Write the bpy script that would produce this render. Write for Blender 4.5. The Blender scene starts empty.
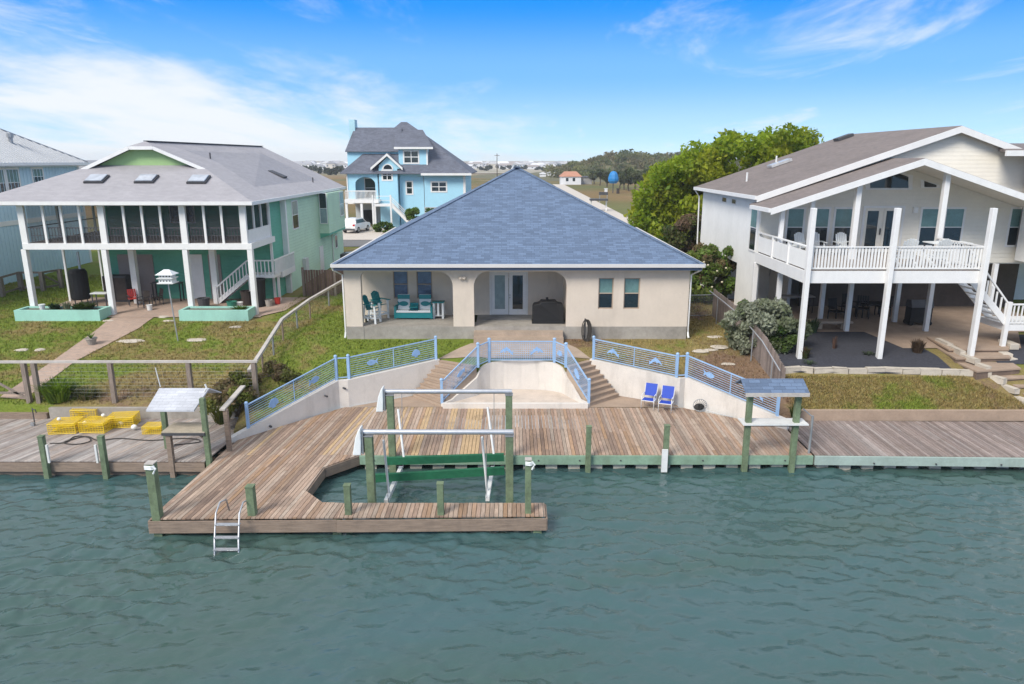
import bpy, math, random
import numpy as np
from mathutils import Vector, Matrix
R = math.radians
random.seed(7); rng = np.random.default_rng(7)
S = bpy.context.scene
COL = S.collection
# ---------------------------------------------------------------- camera
FPX, CH, PITCH = 720.0, 11.55, math.atan(182 / 720)
cam = bpy.data.cameras.new('camera'); co = bpy.data.objects.new('camera', cam); COL.objects.link(co)
co.location = (0, 0, CH); co.rotation_euler = (R(90) - PITCH, 0, 0)
cam.sensor_width = 36; cam.lens = 36 * FPX / 1024; cam.clip_start = .1; cam.clip_end = 8000
S.camera = co
# ---------------------------------------------------------------- exposure
S.view_settings.view_transform = 'Standard'; S.view_settings.look = 'None'
S.view_settings.gamma = 1; S.view_settings.use_curve_mapping = False
S.view_settings.exposure = 0.97
S.render.engine = 'CYCLES'
S.cycles.max_bounces = 6; S.cycles.diffuse_bounces = 3; S.cycles.glossy_bounces = 3
S.cycles.sample_clamp_indirect = 4; S.cycles.sample_clamp_direct = 6; S.cycles.transparent_max_bounces = 12; S.cycles.transmission_bounces = 3
# ---------------------------------------------------------------- sky
SUN_EL, SUN_AZ = 42, 218          # azimuth from +Y, clockwise
w = bpy.data.worlds.new('World'); S.world = w; w.use_nodes = True
nt = w.node_tree; N = nt.nodes; L = nt.links; N.clear()
def nd(t, **k):
    n = N.new(t)
    for a, b in k.items(): setattr(n, a, b)
    return n
def wmath(op, a, b=None, c=None, clamp=False):
    n = N.new('ShaderNodeMath'); n.operation = op; n.use_clamp = clamp
    for i, x in enumerate((a, b, c)):
        if x is None: continue
        if isinstance(x, (int, float)): n.inputs[i].default_value = x
        else: L.new(x, n.inputs[i])
    return n.outputs[0]
out = nd('ShaderNodeOutputWorld'); bg = nd('ShaderNodeBackground'); bg.inputs[1].default_value = .12
tc = nd('ShaderNodeTexCoord')
sep = nd('ShaderNodeSeparateXYZ'); L.new(tc.outputs['Generated'], sep.inputs[0])
dx, dy, dz = sep.outputs
# a clear dry sky deepens fast above the horizon: read the sky texture at a raised elevation
z2 = wmath('ADD', wmath('MULTIPLY', dz, 3.2), .06)
cmb = nd('ShaderNodeCombineXYZ'); L.new(dx, cmb.inputs[0]); L.new(dy, cmb.inputs[1]); L.new(z2, cmb.inputs[2])
nrm = nd('ShaderNodeVectorMath', operation='NORMALIZE'); L.new(cmb.outputs[0], nrm.inputs[0])
sky = nd('ShaderNodeTexSky', sky_type='NISHITA'); sky.sun_disc = False
sky.sun_elevation = R(SUN_EL); sky.sun_rotation = R(SUN_AZ); sky.altitude = 0
sky.air_density = 1.0; sky.dust_density = .6; sky.ozone_density = 2.5
L.new(nrm.outputs[0], sky.inputs[0])
hsv = nd('ShaderNodeHueSaturation'); hsv.inputs['Saturation'].default_value = 1.28; hsv.inputs['Value'].default_value = 1.5
L.new(sky.outputs[0], hsv.inputs['Color'])
# the clear-air colours of this afternoon by height above the horizon, laid over the sky texture
gr = nd('ShaderNodeValToRGB'); gr.color_ramp.interpolation = 'EASE'; els = gr.color_ramp.elements
for i, (p_, c_) in enumerate(((0.0, (2.75, 3.55, 4.2)), (.035, (2.1, 3.2, 4.25)), (.11, (.95, 2.35, 4.4)), (.20, (.02, 1.38, 4.5)), (.45, (.08, 1.0, 3.3)), (1.0, (.12, .85, 2.7)))):
    e_ = els[i] if i < 2 else els.new(p_); e_.position = p_; e_.color = (*c_, 1)
L.new(dz, gr.inputs[0])
skm = nd('ShaderNodeMix', data_type='RGBA'); skm.inputs[0].default_value = .85; L.new(hsv.outputs[0], skm.inputs[6]); L.new(gr.outputs[0], skm.inputs[7])
# cirrus sheets: noise on a plane overhead, in metres-like coordinates of the cloud layer
inv = wmath('DIVIDE', 1.0, wmath('MAXIMUM', wmath('ADD', dz, .07), .03))
px = wmath('MULTIPLY', dx, inv); py = wmath('MULTIPLY', dy, inv)
cp = nd('ShaderNodeCombineXYZ'); L.new(px, cp.inputs[0]); L.new(py, cp.inputs[1])
mp = nd('ShaderNodeMapping'); mp.inputs['Rotation'].default_value = (0, 0, R(38)); mp.inputs['Scale'].default_value = (.75, .26, 1); mp.inputs['Location'].default_value = (1.7, .35, 0)
L.new(cp.outputs[0], mp.inputs[0])
n1 = nd('ShaderNodeTexNoise'); n1.inputs['Scale'].default_value = .62; n1.inputs['Detail'].default_value = 9; n1.inputs['Roughness'].default_value = .58; n1.inputs['Distortion'].default_value = .7
L.new(mp.outputs[0], n1.inputs['Vector'])
n2 = nd('ShaderNodeTexNoise'); n2.inputs['Scale'].default_value = 2.6; n2.inputs['Detail'].default_value = 8; n2.inputs['Roughness'].default_value = .65; n2.inputs['Distortion'].default_value = .5
L.new(mp.outputs[0], n2.inputs['Vector'])
cl = wmath('ADD', wmath('MULTIPLY', n1.outputs[0], .78), wmath('MULTIPLY', n2.outputs[0], .22))
# the bank of cloud lies to the left of the house, thinning to the right
side = nd('ShaderNodeMapRange', interpolation_type='SMOOTHSTEP'); side.inputs[1].default_value = -.50; side.inputs[2].default_value = .38; side.inputs[3].default_value = .14; side.inputs[4].default_value = -.10
L.new(dx, side.inputs[0])
low = nd('ShaderNodeMapRange', interpolation_type='SMOOTHSTEP'); low.inputs[1].default_value = .0; low.inputs[2].default_value = .19; low.inputs[3].default_value = .10; low.inputs[4].default_value = -.07
L.new(dz, low.inputs[0])
cl = wmath('ADD', wmath('ADD', cl, side.outputs[0]), low.outputs[0])
rmp = nd('ShaderNodeMapRange', interpolation_type='SMOOTHSTEP'); rmp.inputs[1].default_value = .53; rmp.inputs[2].default_value = .78
rmp.inputs[3].default_value = 0; rmp.inputs[4].default_value = .93
L.new(cl, rmp.inputs[0])
# a few thin wisps high on the right
mp3 = nd('ShaderNodeMapping'); mp3.inputs['Rotation'].default_value = (0, 0, R(-32)); mp3.inputs['Scale'].default_value = (.9, .30, 1); mp3.inputs['Location'].default_value = (4.3, 2.1, 0); L.new(cp.outputs[0], mp3.inputs[0])
n3 = nd('ShaderNodeTexNoise'); n3.inputs['Scale'].default_value = 1.1; n3.inputs['Detail'].default_value = 9; n3.inputs['Roughness'].default_value = .62; n3.inputs['Distortion'].default_value = .6; L.new(mp3.outputs[0], n3.inputs['Vector'])
wsp = nd('ShaderNodeMapRange', interpolation_type='SMOOTHSTEP'); wsp.inputs[1].default_value = .54; wsp.inputs[2].default_value = .78; wsp.inputs[3].default_value = 0; wsp.inputs[4].default_value = .75; L.new(n3.outputs[0], wsp.inputs[0])
# a thin milky veil overhead and behind: the light of the place is soft
veil = nd('ShaderNodeMapRange', interpolation_type='SMOOTHSTEP'); veil.inputs[1].default_value = .20; veil.inputs[2].default_value = .38; veil.inputs[3].default_value = 0; veil.inputs[4].default_value = .92
L.new(dz, veil.inputs[0])
vn = wmath('MULTIPLY', veil.outputs[0], wmath('ADD', wmath('MULTIPLY', n1.outputs[0], .9), .45), None, True)
cov = wmath('MAXIMUM', wmath('MAXIMUM', rmp.outputs[0], wsp.outputs[0]), vn)
mx = nd('ShaderNodeMix', data_type='RGBA'); L.new(cov, mx.inputs[0]); L.new(skm.outputs[2], mx.inputs[6]); mx.inputs[7].default_value = (4.05, 4.2, 4.35, 1)
L.new(mx.outputs[2], bg.inputs[0]); L.new(bg.outputs[0], out.inputs[0])
# ---------------------------------------------------------------- sun, softened by thin cloud
sd = bpy.data.lights.new('sun', 'SUN'); so = bpy.data.objects.new('sun', sd); COL.objects.link(so)
sd.energy = 1.9; sd.angle = R(22); sd.color = (1, .95, .875)
a = R(SUN_AZ); e = R(SUN_EL)
so.rotation_euler = Vector((-math.sin(a) * math.cos(e), -math.cos(a) * math.cos(e), -math.sin(e))).to_track_quat('-Z', 'Y').to_euler()
so.location = (0, -20, 60)

# ================================================================ helpers
sP, cP = math.sin(PITCH), math.cos(PITCH)
def ray(u, v):
    t = (342 - v) / FPX
    return Vector(((u - 512) / FPX, cP + t * sP, -sP + t * cP))
def P(u, v, Y):
    d = ray(u, v); return Vector((0, 0, CH)) + d * (Y / d.y)
def G(u, v, z):
    d = ray(u, v); return Vector((0, 0, CH)) + d * ((z - CH) / d.z)
def smooth(a, b, x):
    t = min(1, max(0, (x - a) / (b - a))); return t * t * (3 - 2 * t)
def interp(x, tab):
    if x <= tab[0][0]: return tab[0][1]
    for (x0, y0), (x1, y1) in zip(tab, tab[1:]):
        if x <= x1: return y0 + (y1 - y0) * (x - x0) / (x1 - x0)
    return tab[-1][1]
YF = [(-4000, 29.4), (-11.7, 29.4), (-11.2, 27.2), (-7.65, 31.05), (-3.5, 33.28), (-1.6, 32.35), (-1.1, 33.1), (2.0, 33.1), (2.5, 32.35), (3.75, 33.28), (7.9, 31.3), (11.55, 28.4), (12.2, 29.2), (4000, 29.2)]
ZF = [(-11.2, .95), (-7.65, 1.85), (-3.5, 2.25), (3.75, 2.25), (7.9, 1.85), (11.55, 1.05)]
FAR = [(60, 2.8), (100, 3.05), (300, 3.2), (4000, 3.2)]
def hgt(x, y):
    yf = interp(x, YF)
    l = interp(y, [(29.4, 1.22), (30.2, 1.45), (35, 1.85), (41, 2.4), (46, 2.62)] + FAR)
    c = interp(y, [(min(yf, 35), interp(x, ZF)), (35.7, 2.62)] + FAR)
    r = interp(y, [(29.2, 1.05), (31.3, 2.12), (33, 2.5), (37, 2.68)] + FAR)
    wl = 1 - smooth(-13.2, -10.6, x); wr = smooth(10.8, 12.4, x)
    return l * wl + r * wr + c * max(0, 1 - wl - wr)
def GT(u, v, dz=0):
    d = ray(u, v); o = Vector((0, 0, CH)); t = 24.0
    while t < 3000:
        p = o + d * t
        if p.z < hgt(p.x, p.y) + dz: break
        t *= 1.002
    lo, hi = t / 1.002, t
    for _ in range(12):
        m = (lo + hi) / 2; p = o + d * m
        if p.z < hgt(p.x, p.y) + dz: hi = m
        else: lo = m
    return o + d * hi
def on(x, y, dz=0): return Vector((x, y, hgt(x, y) + dz))

ORG = {}
class MB:
    def __init__(s): s.v = []; s.f = []; s.c = []; s.uv = []; s.mi = []; s.cur = (1, 1, 1); s.m = 0
    def face(s, pts, uv=None, col=None):
        b = len(s.v); s.v += [Vector(p) for p in pts]; s.f.append(tuple(range(b, b + len(pts))))
        s.c.append(col or s.cur); s.uv.append(uv); s.mi.append(s.m); return s
    def hexa(s, p, uv=None):          # p: 4 bottom (ccw from above) + 4 top
        for q in ((3, 2, 1, 0), (4, 5, 6, 7), (0, 1, 5, 4), (1, 2, 6, 5), (2, 3, 7, 6), (3, 0, 4, 7)):
            s.face([p[i] for i in q])
        return s
    def box(s, x0, x1, y0, y1, z0, z1):
        return s.hexa([(x0, y0, z0), (x1, y0, z0), (x1, y1, z0), (x0, y1, z0), (x0, y0, z1), (x1, y0, z1), (x1, y1, z1), (x0, y1, z1)])
    def cbox(s, c, d, rz=0, rx=0):
        M = Matrix.Translation(Vector(c)) @ Matrix.Rotation(rz, 4, 'Z') @ Matrix.Rotation(rx, 4, 'X')
        h = [Vector(((i in (1, 2, 5, 6)) - .5, (i in (2, 3, 6, 7)) - .5, (i > 3) - .5)) for i in range(8)]
        return s.hexa([M @ Vector((q.x * d[0], q.y * d[1], q.z * d[2])) for q in h])
    def bar(s, a, b, w, h=None, up=(0, 0, 1)):
        h = h or w; a, b = Vector(a), Vector(b); d = (b - a).normalized(); up = Vector(up)
        if abs(d.dot(up)) > .98: up = Vector((0, 1, 0))
        x = d.cross(up).normalized() * (w / 2); y = x.cross(d).normalized() * (h / 2)
        return s.hexa([a - x - y, b - x - y, b + x - y, a + x - y, a - x + y, b - x + y, b + x + y, a + x + y][0:8]) if False else s._bar(a, b, x, y)
    def _bar(s, a, b, x, y):
        p = [a - x - y, a + x - y, a + x + y, a - x + y]; q = [b - x - y, b + x - y, b + x + y, b - x + y]
        for i in range(4):
            j = (i + 1) % 4; s.face([p[i], p[j], q[j], q[i]][::-1])
        s.face(p); s.face(q[::-1]); return s
    def tube(s, pts, r, n=8, r1=None, caps=True):
        pts = [Vector(p) for p in pts]; rings = []
        for i, p in enumerate(pts):
            d = (pts[min(i + 1, len(pts) - 1)] - pts[max(i - 1, 0)]).normalized()
            up = Vector((0, 0, 1)) if abs(d.z) < .95 else Vector((0, 1, 0))
            x = d.cross(up).normalized(); y = x.cross(d).normalized()
            rr = r if r1 is None else r + (r1 - r) * i / (len(pts) - 1)
            rings.append([p + (x * math.cos(k * 6.28318 / n) + y * math.sin(k * 6.28318 / n)) * rr for k in range(n)])
        for A, B in zip(rings, rings[1:]):
            for k in range(n):
                j = (k + 1) % n; s.face([A[k], B[k], B[j], A[j]])
        if caps: s.face(rings[0]); s.face(rings[-1][::-1])
        return s
    def prism(s, poly, z0, z1):       # poly ccw list of (x,y); z may be numbers or lists
        n = len(poly); za = z0 if isinstance(z0, (list, tuple)) else [z0] * n; zb = z1 if isinstance(z1, (list, tuple)) else [z1] * n
        lo = [Vector((p[0], p[1], za[i])) for i, p in enumerate(poly)]; hi = [Vector((p[0], p[1], zb[i])) for i, p in enumerate(poly)]
        s.face(hi); s.face(lo[::-1])
        for i in range(n):
            j = (i + 1) % n; s.face([lo[i], lo[j], hi[j], hi[i]])
        return s
    def xprism(s, poly, y0, y1):      # poly of (x,z) facing -Y, extruded along Y
        n = len(poly); A = [Vector((p[0], y0, p[1])) for p in poly]; B = [Vector((p[0], y1, p[1])) for p in poly]
        s.face(A); s.face(B[::-1])
        for i in range(n):
            j = (i + 1) % n; s.face([A[j], A[i], B[i], B[j]])
        return s
    def yprism(s, poly, x0, x1):      # poly of (y,z), extruded along X
        n = len(poly); A = [Vector((x0, p[0], p[1])) for p in poly]; B = [Vector((x1, p[0], p[1])) for p in poly]
        s.face(A[::-1]); s.face(B)
        for i in range(n):
            j = (i + 1) % n; s.face([A[i], A[j], B[j], B[i]])
        return s
    def ball(s, c, r, n=10, m=6, sz=(1, 1, 1)):
        c = Vector(c)
        def q(i, j):
            t = math.pi * i / m; f = 6.28318 * j / n
            return c + Vector((math.sin(t) * math.cos(f) * r * sz[0], math.sin(t) * math.sin(f) * r * sz[1], math.cos(t) * r * sz[2]))
        for i in range(m):
            for j in range(n):
                k = (j + 1) % n
                if i == 0: s.face([q(0, 0), q(1, j), q(1, k)])
                elif i == m - 1: s.face([q(i, j), q(m, 0), q(i, k)])
                else: s.face([q(i, j), q(i + 1, j), q(i + 1, k), q(i, k)])
        return s
    def lathe(s, c, prof, n=12):
        c = Vector(c)
        for (r0, z0), (r1, z1) in zip(prof, prof[1:]):
            for k in range(n):
                a0, a1 = 6.28318 * k / n, 6.28318 * (k + 1) / n
                s.face([c + Vector((r0 * math.cos(a0), r0 * math.sin(a0), z0)), c + Vector((r0 * math.cos(a1), r0 * math.sin(a1), z0)),
                        c + Vector((r1 * math.cos(a1), r1 * math.sin(a1), z1)), c + Vector((r1 * math.cos(a0), r1 * math.sin(a0), z1))])
        return s
    def build(s, name, mat, parent=None, org=None, smooth=False, bevel=0):
        me = bpy.data.meshes.new(name); o = bpy.data.objects.new(name, me); COL.objects.link(o)
        if parent is not None: of = ORG.get(parent.name, Vector((0, 0, 0))); o.parent = parent; ORG[o.name] = of
        else:
            of = Vector(org) if org is not None else Vector((0, 0, 0)); o.location = of; ORG[o.name] = of
        me.from_pydata([tuple(v - of) for v in s.v], [], s.f); 
        for m in (mat if isinstance(mat, (list, tuple)) else [mat]): me.materials.append(m)
        me.uv_layers.new(name='UVMap'); me.color_attributes.new('Col', 'FLOAT_COLOR', 'CORNER')
        U = []; C = []
        for f, c, uv in zip(s.f, s.c, s.uv):
            pts = [s.v[i] for i in f]
            if uv is None:
                nrm = Vector((0, 0, 0))
                for i in range(len(pts)): nrm += pts[i].cross(pts[(i + 1) % len(pts)])
                ax = max(range(3), key=lambda i: abs(nrm[i]))
                uv = [(p.y, p.z) if ax == 0 else (p.x, p.z) if ax == 1 else (p.x, p.y) for p in pts]
            for q in uv: U += [q[0], q[1]]
            C += [c[0], c[1], c[2], 1] * len(f)
        me.uv_layers['UVMap'].data.foreach_set('uv', U); me.color_attributes['Col'].data.foreach_set('color', C)
        me.polygons.foreach_set('material_index', s.mi)
        if smooth:
            import bmesh
            bm = bmesh.new(); bm.from_mesh(me); bmesh.ops.remove_doubles(bm, verts=bm.verts, dist=1e-5); bm.to_mesh(me); bm.free()
            me.polygons.foreach_set('use_smooth', [True] * len(me.polygons))
        elif bevel:
            import bmesh
            bm = bmesh.new(); bm.from_mesh(me); bmesh.ops.remove_doubles(bm, verts=bm.verts, dist=1e-5)
            es = [e for e in bm.edges if len(e.link_faces) == 2 and e.calc_face_angle(0) > .5]
            try: bmesh.ops.bevel(bm, geom=es, offset=bevel, segments=2, affect='EDGES', profile=.5)
            except Exception: pass
            bm.to_mesh(me); bm.free()
        me.update(); return o
def tag(o, label, cat, group=None, kind=None):
    if label: o['label'] = label
    if cat: o['category'] = cat
    if group: o['group'] = group
    if kind: o['kind'] = kind
    return o
def thing(name, label, cat, loc=(0, 0, 0), group=None):
    o = bpy.data.objects.new(name, None); COL.objects.link(o); o.location = loc; o.empty_display_size = .3
    ORG[o.name] = Vector(loc); return tag(o, label, cat, group)
def struct(o): o['kind'] = 'structure'; return o
def kids(o): return [c for c in list(COL.objects) if c.parent is o]
CH_MAP = {}
def clone(o, loc=None, rz=None, label=None, group=None, scale=None):
    def rec(q, par):
        c = q.copy(); COL.objects.link(c)
        if par is not None: c.parent = par
        for ch in q.children: rec(ch, c)
        return c
    r = rec(o, None)
    if loc is not None: r.location = loc
    if rz is not None: r.rotation_euler = (0, 0, rz)
    if label: r['label'] = label
    if group: r['group'] = group
    if scale: r.scale = (scale,) * 3
    return r

# ================================================================ materials
MATS = {}
def mat(name, col, rough=.6, var=.12, vs=2.5, bump=0, bs=30, metal=0, tint=False, spec=.5, pattern=None, streak=None, alpha=1, transl=0, stretch=None, dirt=None, coat=0, pm=.55):
    if name in MATS: return MATS[name]
    m = bpy.data.materials.new(name); m.use_nodes = True; MATS[name] = m
    nt = m.node_tree; N = nt.nodes; L = nt.links; bs_ = N['Principled BSDF']
    bs_.inputs['Roughness'].default_value = rough; bs_.inputs['Metallic'].default_value = metal
    bs_.inputs['Specular IOR Level'].default_value = spec; bs_.inputs['Coat Weight'].default_value = coat
    def M(op, a, b=None):
        n = N.new('ShaderNodeMath'); n.operation = op
        for i, x in enumerate((a, b)):
            if x is None: continue
            if isinstance(x, (int, float)): n.inputs[i].default_value = x
            else: L.new(x, n.inputs[i])
        return n.outputs[0]
    def mixc(f, a, b, bt='MIX'):
        n = N.new('ShaderNodeMix'); n.data_type = 'RGBA'; n.blend_type = bt
        for i, x in ((0, f), (6, a), (7, b)):
            if isinstance(x, (int, float)): n.inputs[i].default_value = x
            elif isinstance(x, tuple): n.inputs[i].default_value = (*x, 1)
            else: L.new(x, n.inputs[i])
        return n.outputs[2]
    geo = N.new('ShaderNodeNewGeometry'); uv = N.new('ShaderNodeUVMap'); uv.uv_map = 'UVMap'
    vec = geo.outputs['Position'] if not stretch else uv.outputs[0]
    if stretch:
        mp = N.new('ShaderNodeMapping'); mp.inputs['Scale'].default_value = stretch; L.new(vec, mp.inputs[0]); vec = mp.outputs[0]
    def noise(sc, det=5, v=None, ro=.6):
        n = N.new('ShaderNodeTexNoise'); n.inputs['Scale'].default_value = sc; n.inputs['Detail'].default_value = det; n.inputs['Roughness'].default_value = ro
        L.new(v or vec, n.inputs['Vector']); return n.outputs['Fac']
    c = N.new('ShaderNodeRGB'); c.outputs[0].default_value = (*col, 1); c = c.outputs[0]
    if tint:
        at = N.new('ShaderNodeAttribute'); at.attribute_name = 'Col'
        c = mixc(1.0, c, at.outputs['Color'], 'MULTIPLY')
    height = None
    if pattern == 'shingle':
        br = N.new('ShaderNodeTexBrick'); L.new(uv.outputs[0], br.inputs['Vector'])
        br.inputs['Scale'].default_value = 1; br.inputs['Brick Width'].default_value = .42; br.inputs['Row Height'].default_value = .17
        br.inputs['Mortar Size'].default_value = .012; br.inputs['Mortar Smooth'].default_value = .3; br.inputs['Bias'].default_value = -.1
        br.offset = .37; br.squash = 1
        br.inputs['Color1'].default_value = (1.25, 1.25, 1.25, 1); br.inputs['Color2'].default_value = (.62, .62, .64, 1); br.inputs['Mortar'].default_value = (.5, .5, .52, 1)
        c = mixc(pm, c, br.outputs['Color'], 'MULTIPLY')
        sp = N.new('ShaderNodeSeparateXYZ'); L.new(uv.outputs[0], sp.inputs[0])
        fr = M('FRACT', M('DIVIDE', sp.outputs[1], .17)); height = M('SUBTRACT', 1.0, fr); hd = .03
    elif pattern in ('lap', 'batten', 'rib'):
        if pattern == 'lap':
            sp = N.new('ShaderNodeSeparateXYZ'); L.new(geo.outputs['Position'], sp.inputs[0])
            fr = M('FRACT', M('DIVIDE', sp.outputs[2], .21)); height = M('SUBTRACT', 1.0, fr); hd = .05
        else:
            sp = N.new('ShaderNodeSeparateXYZ'); L.new(uv.outputs[0], sp.inputs[0])
            per = .4
            fr = M('FRACT', M('DIVIDE', sp.outputs[0], per)); height = M('LESS_THAN', fr, .16); hd = .06
    elif pattern == 'brick':
        br = N.new('ShaderNodeTexBrick'); L.new(uv.outputs[0], br.inputs['Vector'])
        br.inputs['Scale'].default_value = 1; br.inputs['Brick Width'].default_value = .21; br.inputs['Row Height'].default_value = .105; br.inputs['Mortar Size'].default_value = .008
        br.inputs['Color1'].default_value = (1.15, 1.05, 1.0, 1); br.inputs['Color2'].default_value = (.8, .8, .82, 1); br.inputs['Mortar'].default_value = (1.1, 1.1, 1.1, 1)
        c = mixc(.7, c, br.outputs['Color'], 'MULTIPLY')
    elif pattern == 'planks':
        sp = N.new('ShaderNodeSeparateXYZ'); L.new(uv.outputs[0], sp.inputs[0])
        q = M('DIVIDE', sp.outputs[0], .145); fl = M('FLOOR', q); fr = M('FRACT', q)
        wn = N.new('ShaderNodeTexWhiteNoise'); wn.noise_dimensions = '1D'; L.new(fl, wn.inputs['W'])
        mr = N.new('ShaderNodeMapRange'); mr.inputs[3].default_value = .6; mr.inputs[4].default_value = 1.3; L.new(wn.outputs['Value'], mr.inputs[0])
        n = N.new('ShaderNodeVectorMath'); n.operation = 'SCALE'; L.new(c, n.inputs[0]); L.new(mr.outputs[0], n.inputs['Scale']); c = n.outputs[0]
        height = M('GREATER_THAN', fr, .07); hd = .03
    # colour wander of the material itself
    a1 = noise(vs, 6); a2 = noise(vs * 7, 4)
    k = M('ADD', M('MULTIPLY', a1, .65), M('MULTIPLY', a2, .35))
    mr = N.new('ShaderNodeMapRange'); mr.inputs[1].default_value = .28; mr.inputs[2].default_value = .72
    mr.inputs[3].default_value = 1 - var * 1.6; mr.inputs[4].default_value = 1 + var * 1.3; L.new(k, mr.inputs[0])
    n = N.new('ShaderNodeVectorMath'); n.operation = 'SCALE'; L.new(c, n.inputs[0]); L.new(mr.outputs[0], n.inputs['Scale']); c = n.outputs[0]
    if dirt:
        dcol, amt, dsc = dirt
        mp2 = N.new('ShaderNodeMapping'); mp2.inputs['Scale'].default_value = (1, 1, .25); L.new(geo.outputs['Position'], mp2.inputs[0])
        dn = noise(dsc, 7, mp2.outputs[0], .68)
        mr = N.new('ShaderNodeMapRange'); mr.inputs[1].default_value = .52; mr.inputs[2].default_value = .74; mr.inputs[4].default_value = amt; L.new(dn, mr.inputs[0])
        c = mixc(mr.outputs[0], c, dcol)
    L.new(c, bs_.inputs['Base Color'])
    if height is not None or bump:
        b = N.new('ShaderNodeBump')
        if height is not None:
            b.inputs['Distance'].default_value = hd; b.inputs['Strength'].default_value = .75; L.new(height, b.inputs['Height'])
            if bump:
                b2 = N.new('ShaderNodeBump'); b2.inputs['Distance'].default_value = .02; b2.inputs['Strength'].default_value = bump; L.new(noise(bs, 5), b2.inputs['Height']); L.new(b.outputs[0], b2.inputs['Normal']); b = b2
        else:
            b.inputs['Distance'].default_value = .02; b.inputs['Strength'].default_value = bump; L.new(noise(bs, 5), b.inputs['Height'])
        L.new(b.outputs[0], bs_.inputs['Normal'])
    if alpha < 1: bs_.inputs['Alpha'].default_value = alpha
    if transl:
        o = N['Material Output']; tr = N.new('ShaderNodeBsdfTranslucent'); L.new(c, tr.inputs[0])
        ms = N.new('ShaderNodeMixShader'); ms.inputs[0].default_value = transl; L.new(bs_.outputs[0], ms.inputs[1]); L.new(tr.outputs[0], ms.inputs[2]); L.new(ms.outputs[0], o.inputs[0])
    return m
stucco = mat('cream stucco', (.65, .56, .465), .85, .05, vs=1.2, bump=.35, bs=60, dirt=((.42, .36, .30), .42, .9))
stucco_w = mat('white stucco', (.68, .63, .57), .85, .06, vs=1.4, bump=.35, bs=50, dirt=((.36, .33, .29), .55, 1.0))
white = mat('white paint', (.78, .77, .75), .5, .05, 2, .1, 30, dirt=((.5, .48, .44), .2, 1.1))
wall_white = mat('white siding', (.84, .83, .80), .6, .05, .8, .1, 20, dirt=((.55, .54, .5), .2, .6))
cream_sid = mat('cream siding', (.80, .75, .65), .6, .05, .8, pattern='lap')
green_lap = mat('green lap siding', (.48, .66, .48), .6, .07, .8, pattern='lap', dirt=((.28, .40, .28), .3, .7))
green_dk = mat('shaded green siding', (.11, .38, .26), .6, .1, .9, pattern='lap')  # darker copy of the green: shade of recess and porch put into the colour
blue_bat = mat('pale blue board and batten', (.52, .69, .78), .6, .05, .8, pattern='batten')
aqua = mat('aqua lap siding', (.38, .67, .81), .6, .05, .5)
conc = mat('weathered concrete', (.34, .31, .27), .9, .22, .8, .4, 25, dirt=((.20, .18, .15), .5, 1.1))
conc_tan = mat('tan concrete', (.40, .31, .235), .9, .14, 1.2, .3, 30, dirt=((.26, .21, .17), .4, .9))
step_tan = mat('tan step concrete', (.36, .265, .195), .9, .14, 1.5, .3, 30)
slate = mat('slate tile', (.2, .2, .2), .6, .35, 1.8, .2, 10)
sh_blue = mat('blue shingle', (.120, .172, .262), .85, .09, bump=.5, bs=40, vs=1.3, pm=.62, pattern='shingle')
sh_grey = mat('pale grey shingle', (.36, .345, .36), .85, .06, vs=.5, bump=.4, bs=40, pm=.2, pattern='shingle')
sh_brown = mat('brown grey shingle', (.20, .165, .15), .85, .12, vs=.6, bump=.4, bs=40, pm=.3, pattern='shingle')
sh_slate = mat('slate grey shingle', (.13, .14, .175), .85, .18, vs=.8, bump=.4, bs=40, pm=.5, pattern='shingle')
metal_roof = mat('standing seam metal', (.55, .56, .57), .4, .05, .6, metal=.3, pattern='rib')
fascia_m = mat('fascia metal', (.62, .60, .58), .5, .04, 1)
trim_blue = mat('blue grey trim', (.10, .14, .22), .6, .08, 2)
glass = mat('window glass', (.012, .022, .028), .06, .3, .6, spec=.8)
glass_teal = mat('window glass with blind', (.14, .25, .235), .1, .2, vs=1.5, spec=.8)
glass_blue = mat('window glass with curtain', (.10, .15, .24), .1, .3, 2.5, spec=.8)
glass_pale = mat('frosted door glass', (.25, .33, .34), .15, .2, 3, spec=.7)
screen = mat('insect screen', (.035, .035, .04), .8, .1, alpha=.3)
dark = mat('black cover', (.008, .008, .009), .7, .3, 4, .5, 12)
dkbrown = mat('dark brown wood', (.05, .035, .028), .7, .3, 3)
dkgrey = mat('dark grey plastic', (.06, .06, .065), .6, .2, 4)
board = mat('deck board', (1, 1, 1), .85, .30, 2.2, .4, 14, tint=True, stretch=(14, 1.1, 1), dirt=((.17, .125, .095), .6, 1.1))
beam_br = mat('weathered timber', (.27, .20, .15), .85, .3, 1.5, .4, 14, stretch=(1.2, 12, 1), dirt=((.13, .10, .08), .5, 1.3))
timber_gr = mat('grey timber', (.25, .20, .165), .85, .3, 2, .4, 14, stretch=(8, 1.2, 1))
timber_pale = mat('pale bleached timber', (.48, .44, .40), .8, .18, 2, .3, 14)
green_post = mat('green treated timber', (.15, .20, .115), .85, .3, 3, .5, 16, dirt=((.07, .075, .045), .6, 1.8))
green_beam = mat('green painted beam', (.22, .33, .235), .8, .2, 1.4, .3, 14, dirt=((.12, .16, .10), .5, 1.6))
aqua_beam = mat('pale aqua painted beam', (.34, .42, .375), .8, .14, 1.4, .3, 14, dirt=((.2, .25, .2), .4, 1.6))
bunk = mat('green bunk carpet', (.012, .12, .055), .95, .2, 5, .5, 50)
galv = mat('galvanised steel', (.50, .51, .53), .38, .1, 5, metal=.6)
galv_d = mat('dull steel', (.35, .36, .37), .5, .15, 5, metal=.5)
pvc = mat('white pvc', (.72, .72, .70), .4, .08, 3, dirt=((.5, .47, .4), .4, 2))
rail_blue = mat('blue railing paint', (.30, .46, .68), .45, .1, 4, .1, 30)
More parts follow.
